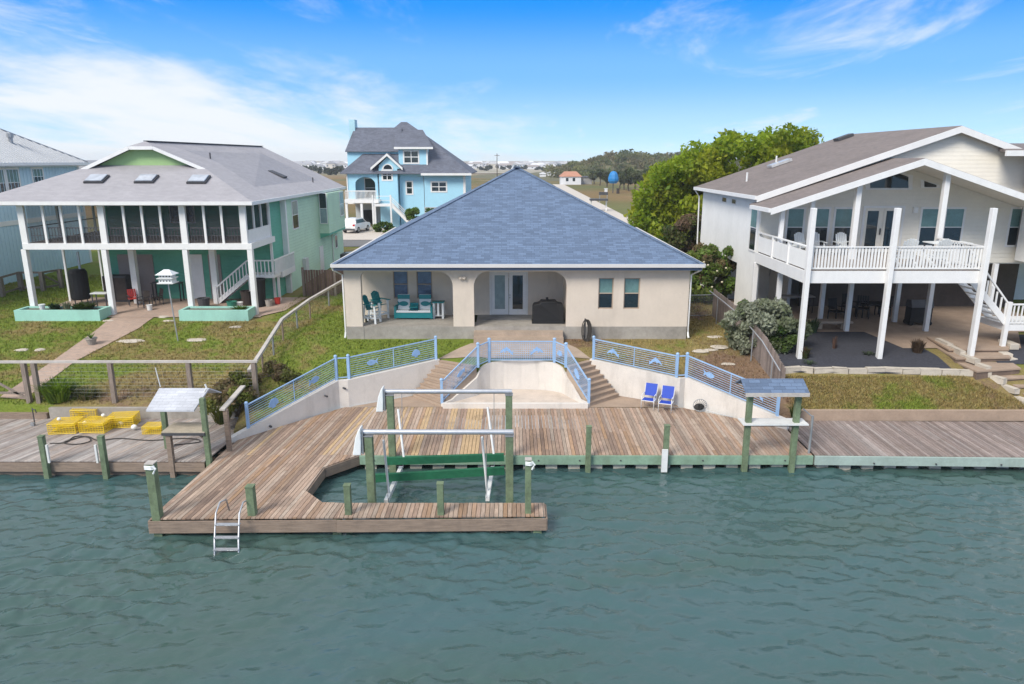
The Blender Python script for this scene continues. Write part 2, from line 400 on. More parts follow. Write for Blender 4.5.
rail_orn = mat('blue ornament paint', (.27, .44, .70), .5, .15, 6)
royal = mat('royal blue sling', (.010, .055, .42), .6, .1, 8)
teal = mat('teal poly lumber', (.008, .21, .225), .5, .1, 5)
poly_w = mat('white poly lumber', (.76, .78, .77), .45, .04, 5)
planter = mat('mint painted concrete', (.34, .62, .52), .75, .08, 1.2, .3, 20, dirt=((.22, .36, .30), .35, 1.1))
fence_w = mat('weathered fence board', (.25, .195, .165), .9, .2, 1.4, .3, 14, pattern='planks')
fence_br = mat('brown fence board', (.155, .10, .075), .9, .2, 1.4, .3, 14, pattern='planks')
rope_m = mat('dark rope', (.05, .045, .04), .9, .2, 10)
trap = mat('yellow coated wire', (.80, .56, .01), .5, .1, 6)
trap_net = mat('yellow net', (.78, .55, .015), .7, .15, alpha=.28)
chain = mat('chain link mesh', (.30, .32, .30), .6, .1, 5, alpha=.2)
float_m = mat('white float', (.8, .78, .72), .5, .08, 5)
red = mat('red paint', (.5, .04, .03), .5, .1, 5)
terra = mat('red roof tile', (.46, .22, .14), .8, .15, 1)
stone = mat('pale limestone', (.52, .46, .38), .9, .12, 2.5, .5, 12)
bark = mat('bark', (.10, .075, .055), .9, .25, vs=3, bump=.6, bs=14)
leaf = mat('leaf', (1, 1, 1), .55, .15, 3, tint=True, transl=.5, spec=.3)
carpaint = mat('white car paint', (.78, .78, .78), .25, .02, 1, coat=.5)
tyre = mat('tyre', (.015, .015, .015), .8, .2, 6)
redlamp = mat('red lamp', (.45, .02, .02), .25, .05, 5)
haz_w = mat('hazy far white', (.70, .70, .71), .7, .05, .3)  # white for far walls, with haze put into the colour
asphalt = mat('grey asphalt', (.16, .155, .15), .9, .12, .6, .3, 20)
drive_c = mat('pale concrete drive', (.55, .49, .42), .9, .07, .5, .2, 15)
pave = mat('brick red path', (.40, .30, .235), .9, .10, .9, .2, 20, pattern='brick')
gravel = mat('dark gravel', (.042, .043, .054), .95, .30, 9, .9, 16)
sand = mat('pale gravel sand', (.58, .49, .41), .95, .12, 2, .6, 25, dirt=((.36, .30, .24), .5, 1.2))
soil = mat('soil', (.13, .09, .06), .95, .3, 3, .6, 20)
bluetarp = mat('blue canopy', (.01, .20, .50), .5, .15, 2)

# ================================================================ ground and water
def lawn_nodes(m):
    """colour of the lawn from world position: live green, dry straw, bare earth"""
    nt = m.node_tree; N = nt.nodes; L = nt.links
    geo = N.new('ShaderNodeNewGeometry')
    def noise(sc, det=5, ro=.6, off=0):
        n = N.new('ShaderNodeTexNoise'); n.inputs['Scale'].default_value = sc; n.inputs['Detail'].default_value = det; n.inputs['Roughness'].default_value = ro
        mp = N.new('ShaderNodeMapping'); mp.inputs['Location'].default_value = (off, off * .7, 0); L.new(geo.outputs['Position'], mp.inputs[0]); L.new(mp.outputs[0], n.inputs['Vector']); return n.outputs['Fac']
    def mr(x, a, b, c=0, d=1):
        n = N.new('ShaderNodeMapRange'); n.interpolation_type = 'SMOOTHSTEP'
        for i, q in zip((1, 2, 3, 4), (a, b, c, d)): n.inputs[i].default_value = q
        L.new(x, n.inputs[0]); return n.outputs[0]
    def M(op, a, b):
        n = N.new('ShaderNodeMath'); n.operation = op
        for i, x in enumerate((a, b)):
            if isinstance(x, (int, float)): n.inputs[i].default_value = x
            else: L.new(x, n.inputs[i])
        return n.outputs[0]
    def mix(f, a, b):
        n = N.new('ShaderNodeMix'); n.data_type = 'RGBA'
        for i, x in ((0, f), (6, a), (7, b)):
            if isinstance(x, tuple): n.inputs[i].default_value = (*x, 1)
            else: L.new(x, n.inputs[i])
        return n.outputs[2]
    sp = N.new('ShaderNodeSeparateXYZ'); L.new(geo.outputs['Position'], sp.inputs[0]); x, y, z = sp.outputs
    # how dry each yard is: green on the far left and against the beige house, dry towards the right
    dry = mr(x, -3.0, 4.5, 0, .30)
    lft = M('MULTIPLY', mr(x, -24, -14.5, 0, .15), mr(x, -12.5, -10.5, 1, 0))
    mid = M('MULTIPLY', mr(x, -10, -8, 0, -.16), mr(x, -3, -1.5, 1, 0))
    rgt = M('MULTIPLY', mr(x, 11.5, 13, 0, -.24), 1.0)
    near = M('MULTIPLY', mr(y, 30, 34, .1, 0), 1.0)
    patch = M('ADD', M('ADD', M('ADD', noise(.22, 4, .55, 3), dry), M('ADD', lft, mid)), M('ADD', rgt, near))
    patch = M('ADD', patch, M('MULTIPLY', M('SUBTRACT', noise(1.5, 5, .65, 9), .5), .45))
    g = mix(noise(2.4, 4, .6, 1), (.115, .168, .022), (.20, .240, .04))
    straw = mix(noise(3.1, 4, .6, 5), (.20, .165, .055), (.29, .22, .095))
    earth = mix(noise(4.0, 5, .6, 7), (.15, .095, .058), (.26, .175, .115))
    c = mix(mr(patch, .50, .68), g, straw)
    c = mix(mr(patch, .74, .90), c, earth)
    # the open field beyond the street: tan grass with green patches
    fld = mix(mr(noise(.012, 6, .6, 2), .40, .6), (.22, .145, .062), (.12, .125, .042))
    fld = mix(mr(noise(.05, 6, .65, 4), .52, .72), fld, (.28, .20, .11))
    fld = mix(M('MULTIPLY', mr(x, 8, 16), mr(y, 175, 120)), fld, mix(noise(.2, 5), (.105, .135, .04), (.20, .18, .075)))
    c = mix(mr(y, 66, 90), c, fld)
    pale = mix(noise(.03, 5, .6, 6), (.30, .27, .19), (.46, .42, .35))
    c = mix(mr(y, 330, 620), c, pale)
    k = mr(noise(14, 4, .7, 2), .25, .75, .72, 1.22)
    n = N.new('ShaderNodeVectorMath'); n.operation = 'SCALE'; L.new(c, n.inputs[0]); L.new(k, n.inputs['Scale'])
    return n.outputs[0], noise(24, 5, .7)
gm = bpy.data.materials.new('lawn and earth'); gm.use_nodes = True
cc, hh = lawn_nodes(gm); B = gm.node_tree.nodes['Principled BSDF']; B.inputs['Roughness'].default_value = .95; B.inputs['Specular IOR Level'].default_value = .15
gm.node_tree.links.new(cc, B.inputs['Base Color'])
bp = gm.node_tree.nodes.new('ShaderNodeBump'); bp.inputs['Distance'].default_value = .06; bp.inputs['Strength'].default_value = .7
gm.node_tree.links.new(hh, bp.inputs['Height']); gm.node_tree.links.new(bp.outputs[0], B.inputs['Normal'])
bl = bpy.data.materials.new('grass blades'); bl.use_nodes = True
cc, _ = lawn_nodes(bl); B = bl.node_tree.nodes['Principled BSDF']; B.inputs['Roughness'].default_value = .7; B.inputs['Specular IOR Level'].default_value = .2
at = bl.node_tree.nodes.new('ShaderNodeAttribute'); at.attribute_name = 'Col'
mm = bl.node_tree.nodes.new('ShaderNodeMix'); mm.data_type = 'RGBA'; mm.blend_type = 'MULTIPLY'; mm.inputs[0].default_value = 1
bl.node_tree.links.new(cc, mm.inputs[6]); bl.node_tree.links.new(at.outputs['Color'], mm.inputs[7]); bl.node_tree.links.new(mm.outputs[2], B.inputs['Base Color'])

xs = [-4000, -1500, -600, -250, -120, -80, -60]
x = -50.0
while x <= 45: xs.append(x); x += .4
xs += [60, 80, 120, 250, 600, 1500, 4000]
xs = sorted(xs + [-11.2, -7.65, -3.5, -1.6, -1.1, 2.0, 2.5, 3.75, 7.7, 11.5, 12.2, -11.7])
V = []; rowsn = 0
fr = [0, .015, .03, .06, .1, .15, .2, .25, .3, .35, .4, .45, .5, .55, .6, .65, .7, .75, .8, .85, .9, .95, 1]
far = [60, 72, 90, 120, 170, 250, 400, 700, 1200, 2500, 6000]
for xx in xs:
    y0 = interp(xx, YF)
    ys = [y0 + (48 - y0) * t for t in fr] + far
    rowsn = len(ys) + 1
    V += [(xx, y0, -.5)] + [(xx, yy, hgt(xx, yy)) for yy in ys]
F = [(i * rowsn + j, (i + 1) * rowsn + j, (i + 1) * rowsn + j + 1, i * rowsn + j + 1) for i in range(len(xs) - 1) for j in range(rowsn - 1)]
me = bpy.data.meshes.new('ground'); me.from_pydata(V, [], F); me.materials.append(gm); me.polygons.foreach_set('use_smooth', [True] * len(F))
ground = bpy.data.objects.new('ground', me); COL.objects.link(ground); struct(ground)

WZ = .15
wm = bpy.data.materials.new('canal water'); wm.use_nodes = True
nt = wm.node_tree; N = nt.nodes; L = nt.links; B = N['Principled BSDF']
B.inputs['Roughness'].default_value = .11; B.inputs['IOR'].default_value = 1.33; B.inputs['Specular IOR Level'].default_value = 1.0
geo = N.new('ShaderNodeNewGeometry')
def wn(scale, rot, loc, det=3, ro=.5, dist=.6):
    mp = N.new('ShaderNodeMapping'); mp.vector_type = 'TEXTURE'
    mp.inputs['Rotation'].default_value = (0, 0, R(rot)); mp.inputs['Scale'].default_value = scale; mp.inputs['Location'].default_value = loc
    L.new(geo.outputs['Position'], mp.inputs[0])
    n = N.new('ShaderNodeTexNoise'); n.inputs['Scale'].default_value = 1; n.inputs['Detail'].default_value = det; n.inputs['Roughness'].default_value = ro; n.inputs['Distortion'].default_value = dist
    L.new(mp.outputs[0], n.inputs['Vector']); return n.outputs['Fac']
def wm_(op, a, b):
    n = N.new('ShaderNodeMath'); n.operation = op
    for i, q in enumerate((a, b)):
        if isinstance(q, (int, float)): n.inputs[i].default_value = q
        else: L.new(q, n.inputs[i])
    return n.outputs[0]
big = wn((1.25, .62, 1), -24, (0, 0, 0), 2, .45, .4)
sml = wn((.60, .30, 1), 20, (3, 5, 0), 3, .55, .6)
tiny = wn((.22, .10, 1), -28, (8, 1, 0), 2, .5, .3)
gust = wn((11, 5, 1), -18, (2, 4, 0), 4, .55, .8)
gm_ = N.new('ShaderNodeMapRange'); gm_.inputs[1].default_value = .35; gm_.inputs[2].default_value = .65; gm_.inputs[3].default_value = .6; gm_.inputs[4].default_value = 1.25; L.new(gust, gm_.inputs[0])
hsum = wm_('ADD', wm_('ADD', wm_('MULTIPLY', big, .52), wm_('MULTIPLY', sml, .30)), wm_('MULTIPLY', tiny, .07))
hsum = wm_('MULTIPLY', hsum, gm_.outputs[0])
bp = N.new('ShaderNodeBump'); bp.inputs['Distance'].default_value = .10; bp.inputs['Strength'].default_value = 1; L.new(hsum, bp.inputs['Height']); L.new(bp.outputs[0], B.inputs['Normal'])
mxn = N.new('ShaderNodeMix'); mxn.data_type = 'RGBA'; mxn.inputs[6].default_value = (.046, .100, .104, 1); mxn.inputs[7].default_value = (.048, .092, .080, 1)
gx_n = N.new('ShaderNodeMapRange'); gx_n.inputs[1].default_value = .38; gx_n.inputs[2].default_value = .62; L.new(wn((14, 7, 1), 12, (7, 1, 0), 3, .5, .5), gx_n.inputs[0]); L.new(gx_n.outputs[0], mxn.inputs[0]); L.new(mxn.outputs[2], B.inputs['Base Color'])
# the canal before the docks is a real wavy surface: two crossing trains of short wind waves
WX0, WX1, WY0, WY1, WS = -32.0, 32.0, 9.0, 29.6, .066
gxw = np.arange(WX0, WX1 + 1e-6, WS); gyw = np.arange(WY0, WY1 + 1e-6, WS); XX, YY = np.meshgrid(gxw, gyw, indexing='ij'); HH = np.zeros_like(XX); g_ = np.random.default_rng(5)
gustf = np.zeros_like(XX)
for _ in range(9):
    a_ = g_.uniform(0, 6.28); k_ = 6.28 / g_.uniform(5, 16); gustf += np.sin(k_ * (math.cos(a_) * XX + 1.6 * math.sin(a_) * YY) + g_.uniform(0, 6.28))
gustf = np.clip(.95 + .17 * gustf, .5, 1.5)
for _ in range(90):
    lam = .30 * (3.6 ** g_.random()); a_ = R(g_.choice([-62, -112, -88], p=[.42, .33, .25])) + g_.normal() * .5; k_ = 6.28318 / lam
    ph = k_ * (math.cos(a_) * XX + math.sin(a_) * YY) + g_.uniform(0, 6.28); s_ = np.sin(ph)
    HH += (s_ + .18 * np.cos(2 * ph)) * lam * .0052
HH *= gustf
edge = np.clip(np.minimum(np.minimum(XX - WX0, WX1 - XX) / 2, (YY - WY0) / 2), 0, 1); HH = HH * edge + WZ
nx_, ny_ = XX.shape; Vw = np.stack([XX, YY, HH], -1).reshape(-1, 3); ii = (np.arange(nx_ - 1)[:, None] * ny_ + np.arange(ny_ - 1)[None, :]).ravel(); Fw = np.stack([ii, ii + ny_, ii + ny_ + 1, ii + 1], 1)
big_ = 4000.0; nb_ = len(Vw)
ext = [(-big_, -big_), (big_, -big_), (big_, WY0), (-big_, WY0), (-big_, WY1), (gxw[0], WY0), (gxw[0], gyw[-1]), (gxw[-1], WY0), (gxw[-1], gyw[-1]), (big_, WY1)]
Vw = np.concatenate([Vw, np.array([(x_, y_, WZ) for x_, y_ in ext])]); fl = Fw.tolist() + [[nb_, nb_ + 1, nb_ + 2, nb_ + 3], [nb_ + 3, nb_ + 5, nb_ + 6, nb_ + 4], [nb_ + 7, nb_ + 2, nb_ + 9, nb_ + 8]]
me = bpy.data.meshes.new('water'); me.from_pydata(Vw.tolist(), [], fl); me.materials.append(wm); me.polygons.foreach_set('use_smooth', [True] * len(fl))
wo = bpy.data.objects.new('water', me); COL.objects.link(wo); struct(wo)

def sheet(name, poly, mt, dz=.03, n=24, rows=24):
    """a thin layer draped over the ground; poly = left edge list and right edge list"""
    le, ri = poly; m = MB()
    def at_(e, t):
        k = t * (len(e) - 1); i = min(int(k), len(e) - 2); f = k - i; return (e[i][0] + (e[i + 1][0] - e[i][0]) * f, e[i][1] + (e[i + 1][1] - e[i][1]) * f)
    g = []
    for r in range(rows + 1):
        a, b = at_(le, r / rows), at_(ri, r / rows)
        g.append([on(a[0] + (b[0] - a[0]) * c / n, a[1] + (b[1] - a[1]) * c / n, dz) for c in range(n + 1)])
    for r in range(rows):
        for c in range(n): m.face([g[r][c], g[r][c + 1], g[r + 1][c + 1], g[r + 1][c]])
    return m.build(name, mt, smooth=True)
# street behind the houses, the side street running away from the canal, driveway of the blue house
struct(sheet('street', ([(-90, 74), (-90, 80)], [(90, 74), (90, 80)]), asphalt, .05, 60, 6))
struct(sheet('side_street', ([(14.2, 52), (14.4, 110), (14.2, 260)], [(17.6, 52), (17.6, 110), (18.2, 260)]), drive_c, .075, 4, 80))
struct(sheet('driveway', ([(-23.2, 80.1), (-21.5, 96)], [(-15, 80.1), (-16.2, 96)]), drive_c, .06, 8, 12))
struct(sheet('sand_verge', ([(-15, 80.2), (-16.2, 92)], [(-9, 80.2), (-9, 92)]), conc_tan, .04, 6, 8))
a_, b_ = GT(0, 398), GT(20, 402)
pl = [GT(0, 398), GT(52, 362), GT(97, 330), GT(112, 318)]; pr = [GT(26, 400), GT(75, 362), GT(140, 328), GT(158, 315)]
struct(sheet('garden_path', ([tuple(p[:2]) for p in pl], [tuple(p[:2]) for p in pr]), pave, .035, 8, 40))
# slab under the green house, walk and landing behind the stairs of the beige house
struct(sheet('patio_slab', ([(-28.9, 41.9), (-28.9, 47.2)], [(-15.0, 41.9), (-15.0, 47.2)]), pave, .05, 30, 10))
struct(sheet('patio_walk', ([(-15.0, 42.2), (-15.0, 47.2)], [(-14.0, 43.5), (-13.6, 47.2)]), pave, .05, 4, 10))
struct(sheet('concrete_walk', ([(-3.55, 33.35), (-2.6, 34.6), (-2.05, 35.2)], [(3.8, 33.35), (3.2, 34.6), (2.7, 35.2)]), conc_tan, .03, 24, 14))
# dark gravel bed round the white house
struct(sheet('gravel_bed', ([(12.0, 31.5), (11.9, 34), (12.0, 38.0)], [(20.2, 31.3), (20.2, 34), (20.2, 38.0)]), gravel, .035, 30, 20))
struct(sheet('side_gravel_bed', ([(22.6, 32.2), (23.8, 36.6)], [(40, 32.2), (40, 36.6)]), gravel, .035, 10, 8))
struct(sheet('terrace', ([(18.6, 37.4), (19.2, 34.2)], [(27, 37.4), (25, 34.2)]), step_tan, .045, 12, 10))
struct(sheet('carport_floor', ([(13.0, 37.1), (13.0, 48)], [(30, 37.1), (30, 48)]), step_tan, .05, 20, 8))

# grass tufts on the lawns
def grass(name, polys, holes, n, h0=.05, h1=.14):
    def inside(P_, poly):
        x, y = P_[:, 0], P_[:, 1]; r = np.zeros(len(P_), bool); k = len(poly)
        for i in range(k):
            x0, y0 = poly[i]; x1, y1 = poly[(i + 1) % k]
            if y0 == y1: continue
            r ^= ((y0 > y) != (y1 > y)) & (x < (x1 - x0) * (y - y0) / (y1 - y0) + x0)
        return r
    P_ = []
    for poly, k in polys:
        a = np.array(poly); lo, hi = a.min(0), a.max(0)
        q = lo + rng.random((k, 2)) * (hi - lo); q = q[inside(q, poly)]
        for h in holes: q = q[~inside(q, h)]
        P_.append(q)
    P_ = np.concatenate(P_); Z = np.array([hgt(p[0], p[1]) for p in P_])
    V = []; C = []
    for (x, y), z in zip(P_, Z):
        t = random.uniform(.85, 1.5); col = (t * random.uniform(.9, 1.12), t, t * random.uniform(.8, 1.1), 1)
        for _ in range(3):
            an = random.uniform(0, 6.28); w_ = random.uniform(.012, .03); h = random.uniform(h0, h1); l = random.uniform(.2, 1.0) * h
            c, s = math.cos(an), math.sin(an); ox, oy = random.uniform(-.06, .06), random.uniform(-.06, .06); b = random.uniform(0, 6.28)
            V += [(x + ox - c * w_, y + oy - s * w_, z - .01), (x + ox + c * w_, y + oy + s * w_, z - .01), (x + ox + math.cos(b) * l, y + oy + math.sin(b) * l, z + h)]
            C += [col] * 3
    k = len(V) // 3
    me = bpy.data.meshes.new(name); me.from_pydata(V, [], [(3 * i, 3 * i + 1, 3 * i + 2) for i in range(k)]); me.materials.append(bl)
    ca = me.color_attributes.new('Col', 'FLOAT_COLOR', 'CORNER'); ca.data.foreach_set('color', np.array(C, dtype=np.float32).ravel())
    o = bpy.data.objects.new(name, me); COL.objects.link(o); return tag(o, 'short mown grass growing in the yards', 'grass', kind='stuff')
path_poly = [tuple(p[:2]) for p in pl] + [tuple(p[:2]) for p in pr[::-1]]
LEFT = [(-40, 29.6), (-11.9, 29.6), (-10.2, 29), (-12.3, 50), (-13.5, 56), (-40, 56)]
MID = [(-10.6, 28.6), (-7.65, 31.2), (-3.4, 33.4), (-2.2, 35.6), (-8.9, 35.7), (-9.6, 52), (-12, 52)]
RMID = [(3.9, 33.4), (7.7, 31.2), (11.4, 28.6), (12.0, 36), (12, 48), (9.6, 48), (9.2, 35.7), (2.9, 35.7)]
RIGHT = [(12.0, 29.4), (22.6, 29.4), (20.4, 31.15), (12.0, 31.2)]
house_poly = [(-29.2, 41), (-14.3, 41), (-14.3, 47.5), (-15.3, 56), (-29.2, 56)]
gr = grass('grass', [(LEFT, 46000), (MID, 14000), (RMID, 9000), (RIGHT, 13000)], [path_poly, house_poly], 0)

# ================================================================ docks
def clip(poly, n, d):
    out = []
    for i in range(len(poly)):
        a, b = poly[i], poly[(i + 1) % len(poly)]; da, db = a[0] * n[0] + a[1] * n[1] - d, b[0] * n[0] + b[1] * n[1] - d
        if da <= 0: out.append(a)
        if (da < 0 < db) or (db < 0 < da):
            t = da / (da - db); out.append((a[0] + (b[0] - a[0]) * t, a[1] + (b[1] - a[1]) * t))
    return out
def boards(m, poly, ang, z, pal, seed, w_=.142, gap=.016, th=.04, special=None):
    """planks running along ang (degrees from +X) cut to a convex polygon; colour keyed by the plank so that seams line up"""
    c, s = math.cos(R(ang)), math.sin(R(ang)); n = (-s, c)
    ds = [p[0] * n[0] + p[1] * n[1] for p in poly]
    i = math.floor(min(ds) / w_)
    while i * w_ < max(ds):
        q = clip(clip(poly, n, (i + 1) * w_ - gap / 2), (-n[0], -n[1]), -(i * w_ + gap / 2))
        if len(q) >= 3:
            rr = random.Random(seed * 7919 + i)
            base = rr.choices(pal[0], pal[1])[0]; k = rr.uniform(.76, 1.2)
            col = tuple(x * k * .84 for x in base)
            if special and i in special: col = special[i]
            zz = z + rr.uniform(-.004, .004); off = rr.random() * 50
            area = sum(q[j][0] * q[(j + 1) % len(q)][1] - q[(j + 1) % len(q)][0] * q[j][1] for j in range(len(q)))
            if area < 0: q = q[::-1]
            if abs(area) < .004: i += 1; continue
            ts = [p[0] * c + p[1] * s for p in q]; t = math.floor(min(ts) / 6) * 6 + rr.uniform(0, 4); cuts = [-1e6]
            while t < max(ts): cuts.append(t); t += rr.uniform(2.4, 4.9)
            cuts.append(1e6)
            for t0_, t1_ in zip(cuts, cuts[1:]):
                k2 = rr.uniform(.86, 1.14); mixc = rr.choices(pal[0], pal[1])[0]; f = rr.uniform(0, .75)
                pc = col if (special and i in special) else tuple((x * (1 - f) + y * f) * k2 for x, y in zip(col, [q_ * .84 for q_ in mixc]))
                g = clip(clip(q, (c, s), t1_ - .003), (-c, -s), -t0_ - .003) if len(cuts) > 2 else q
                if len(g) < 3: continue
                m.face([(p[0], p[1], zz) for p in g], [(p[0] * n[0] + p[1] * n[1] + off, p[0] * c + p[1] * s + off + k2 * 9) for p in g], pc)
                for j in range(len(g)):
                    a, b = g[j], g[(j + 1) % len(g)]
                    m.face([(a[0], a[1], zz - th), (b[0], b[1], zz - th), (b[0], b[1], zz), (a[0], a[1], zz)], [(0, 0), (.1, 1), (.1, 1), (0, 0)], pc)
        i += 1
W1 = [(.46, .32, .235), (.38, .26, .19), (.52, .41, .32), (.48, .355, .265), (.31, .21, .155), (.43, .275, .175), (.48, .295, .165)]
PAL1 = (W1, [5, 3, 4, 5, 2, 3, 1.2])
W2 = [(.30, .235, .205), (.35, .28, .25), (.26, .20, .175), (.40, .34, .31)]
PAL2 = (W2, [4, 4, 3, 1.5])
W3 = [(.43, .37, .33), (.52, .47, .43), (.34, .28, .25), (.46, .37, .31)]
PAL3 = (W3, [4, 4, 2, 2])
DZ = .75
NEW = (.52, .36, .20)
dock = thing('wooden_dock', 'brown plank dock with an L-shaped platform running out round the boat lift', 'dock', (0, 25, DZ))
m = MB()
sp = {}
for u in (397, 402, 421, 424, 447, 451, 467, 470, 473, 476, 480): sp[math.floor(-G(u, 430, DZ).x / .142)] = NEW
boards(m, [(-5.45, 20.42), (1.05, 20.52), (1.05, 21.4), (-5.45, 21.4)], 90, DZ, PAL1, 1)
PA = 84
sp2 = {}
for u, v in ((330, 447), (345, 440), (352, 440), (288, 420), (372, 425), (380, 425)):
    q = G(u, v, DZ); sp2[math.floor((-math.sin(R(PA)) * q.x + math.cos(R(PA)) * q.y) / .142)] = NEW
m2 = [[(-11.24, 20.33), (-5.45, 20.42), (-5.45, 21.4), (-6.2, 21.46), (-11.2, 21.5)], [(-11.2, 21.5), (-6.2, 21.46), (-6.95, 22.3), (-11.15, 22.3)],
      [(-11.15, 22.3), (-6.95, 22.3), (-6.85, 24.2), (-11.05, 24.2)], [(-11.05, 24.2), (-6.85, 24.2), (-6.6, 25.33), (-11, 25.33)], [(-11, 25.33), (-6.6, 25.33), (-7.3, 30.75), (-10.9, 26.95)]]
for q in m2[:-1]: boards(m, q, PA, DZ, PAL1, 2)
boards(m, [(-11, 25.33), (-6.6, 25.33), (-6.0, 30.75), (-7.55, 30.75), (-10.9, 26.95)], PA, DZ, PAL1, 2, special=sp2)
boards(m, [(-6.85, 24.2), (-5.8, 25.33), (-6.6, 25.33)], PA, DZ, PAL1, 2)
boards(m, [(-6.6, 25.33), (11.35, 25.33), (11.35, 28.1), (7.65, 30.68), (-6.0, 30.75)], 90, DZ, PAL1, 4, special=sp)
m.build('decking', board, dock)
m = MB(); m.bar((-5.45, 20.32, .5), (1.08, 20.44, .5), .05, .40); m.build('fascia_board', beam_br, dock)
m = MB(); m.bar((-11.27, 20.25, .5), (-5.46, 20.345, .5), .05, .40); m.build('fascia_board', beam_br, dock)
m = MB(); m.bar((1.085, 20.44, .5), (1.085, 21.42, .5), .05, .38); m.build('end_board', beam_br, dock)
m = MB(); m.bar((-11.27, 20.3, .5), (-11.03, 26.8, .5), .05, .38); m.build('side_board', beam_br, dock)
for a, b in (((-5.45, 21.43), (1.0, 21.43)), ((-6.2, 21.5), (-5.5, 21.45)), ((-6.92, 22.28), (-6.2, 21.5)), ((-6.82, 24.2), (-6.92, 22.3)), ((-5.78, 25.3), (-6.8, 24.22))):
    MB().bar((a[0], a[1], .53), (b[0], b[1], .53), .05, .36).build('rim_board', beam_br, dock)
MB().bar((-5.75, 25.29, .56), (11.36, 25.29, .56), .1, .34).build('green_beam', green_beam, dock)
for i, xx in enumerate(np.arange(-5.2, 11.3, 1.55)):
    MB().tube([(xx, 25.245, .56), (xx, 25.215, .56)], .03, 8).build('bolt', dkgrey, dock)
for xx, yy in ((-10.8, 20.6), (-8.3, 20.6), (-5.5, 20.6), (-2, 20.6), (.8, 20.6), (-10.8, 23), (-7.1, 23), (-8.9, 23.4)):
    MB().cbox((xx, yy, -.3), (.26, .26, 1.9)).build('piling', green_post, dock)
# sheet pile wall behind the water, pile heads showing under the beams
bulk = thing('bulkhead', 'concrete bulkhead along the canal under the right docks', 'seawall', (10, 26, 0))
MB().box(-11.3, 45, 25.75, 26.0, -1, .6).build('wall', soil, bulk)
for i, xx in enumerate(np.arange(-5.6, 24.5, .86)):
    MB().box(xx, xx + .44, 25.42, 25.74, -1, .37).build('pile_head', mat('pale pile concrete', (.52, .48, .40), .9, .2, 2, .3, 20), bulk)
rdock = thing('neighbour_dock', 'greyer plank dock at right with pale aqua edge beam', 'dock', (20, 26, DZ))
m = MB(); boards(m, [(11.45, 25.32), (40, 24.6), (40, 28.6), (12.7, 29.02), (11.45, 28.15)], 90, DZ, PAL2, 9); m.build('decking', board, rdock)
MB().bar((11.42, 25.26, .56), (40, 24.54, .56), .1, .34).build('edge_beam', aqua_beam, rdock)
for xx in (13.6, 15.9, 18.3, 20.7): MB().tube([(xx, 25.17 - .0252 * (xx - 11.4), .5), (xx, 25.13 - .0252 * (xx - 11.4), .5)], .03, 8).build('bolt', dkgrey, rdock)
MB().bar((12.2, 29.12, .97), (60, 28.9, .97), .18, .46).build('back_kerb', step_tan, rdock)
ldock = thing('neighbour_dock', 'pale grey plank dock at left where the yellow crab traps lie', 'dock', (-20, 26, DZ))
m = MB(); boards(m, [(-40, 24.75), (-11.35, 24.75), (-11.2, 27.1), (-11.75, 29.3), (-40, 29.3)], 72, DZ, PAL3, 12); m.build('decking', board, ldock)
MB().bar((-40, 24.70, .53), (-11.36, 24.70, .53), .06, .34).build('edge_beam', beam_br, ldock)
MB().bar((-40, 24.92, .18), (-11.36, 24.92, .18), .12, .26).build('lower_beam', beam_br, ldock)
MB().box(-40, -11.3, 25.3, 25.5, -1, .6).build('wall', soil, ldock)
MB().bar((-19.9, 29.37, .98), (-11.75, 29.37, .98), .2, .5).build('back_kerb', conc, ldock)
MB().bar((-40, 29.37, .86), (-20.0, 29.37, .86), .3, .28).build('back_step', beam_br, ldock)

# mooring posts
def mpost(u, v0, Y, label, top=None, rope=False, s=.19):
    b = P(u, v0, Y); zt = top
    o = thing('mooring_post', label, 'post', (b.x, Y, DZ))
    MB().box(b.x - s / 2, b.x + s / 2, Y - s / 2, Y + s / 2, -.6, zt).build('post', green_post, o, bevel=.012)
    MB().box(b.x - s / 2 - .01, b.x + s / 2 + .01, Y - s / 2 - .01, Y + s / 2 + .01, zt + .001, zt + .03).build('cap', timber_pale if rope else green_post, o)
    if rope:
        mm = MB(); c = Vector((b.x + s * .3, Y - s / 2 - .03, zt - .02))
        for k in range(3): mm.tube([c + Vector((-s * .8, 0, -.02 - k * .045)), c + Vector((0, -.02, -.03 - k * .045)), c + Vector((s * .35, .02, -.02 - k * .045))], .022, 6)
        mm.tube([c + Vector((.06, 0, 0)), c + Vector((.14, -.02, -.10)), c + Vector((.07, -.02, -.22)), c + Vector((.05, -.02, -.26))], .028, 6)
        mm.build('rope', poly_w, o)
    return o
def ztop(u, v, Y): return P(u, v, Y).z
mpost(158, 518, 20.45, 'tallest green mooring post with white rope, at the left corner of the platform', ztop(158, 463, 20.45), True, .26)
mpost(253, 517, 20.62, 'short green mooring post just right of the metal ladder', ztop(253, 488, 20.5), s=.24)
mpost(349, 517, 20.66, 'short green mooring post on the platform edge left of the boat lift front post', ztop(349, 486, 20.6), s=.20)
mpost(441, 517, 20.64, 'green mooring post on the platform edge below the middle of the lift', ztop(441, 484, 20.6), s=.20)
mpost(528, 516, 20.75, 'mooring post with white rope at the right end of the platform', ztop(528, 460, 20.7), True, .19)
mpost(588, 463, 25.12, 'green mooring post on the main dock edge right of the boat lift', ztop(588, 427, 25.1))
mp_ = mpost(665, 465, 25.12, 'green mooring post carrying a white bumper board near the blue chairs', ztop(665, 426, 25.1))
c = P(665, 455, 24.98); MB().box(c.x - .12, c.x + .1, 24.93, 25.0, .22, 1.12).build('bumper_board', pvc, mp_)
lp = mpost(46, 465, 24.56, 'left mooring post on the pale neighbour dock', ztop(46, 437, 24.5)); c = P(51, 450, 24.7)
MB().box(c.x - .02, c.x + .05, 24.45, 24.52, .8, 1.5).build('white_strip', pvc, lp)
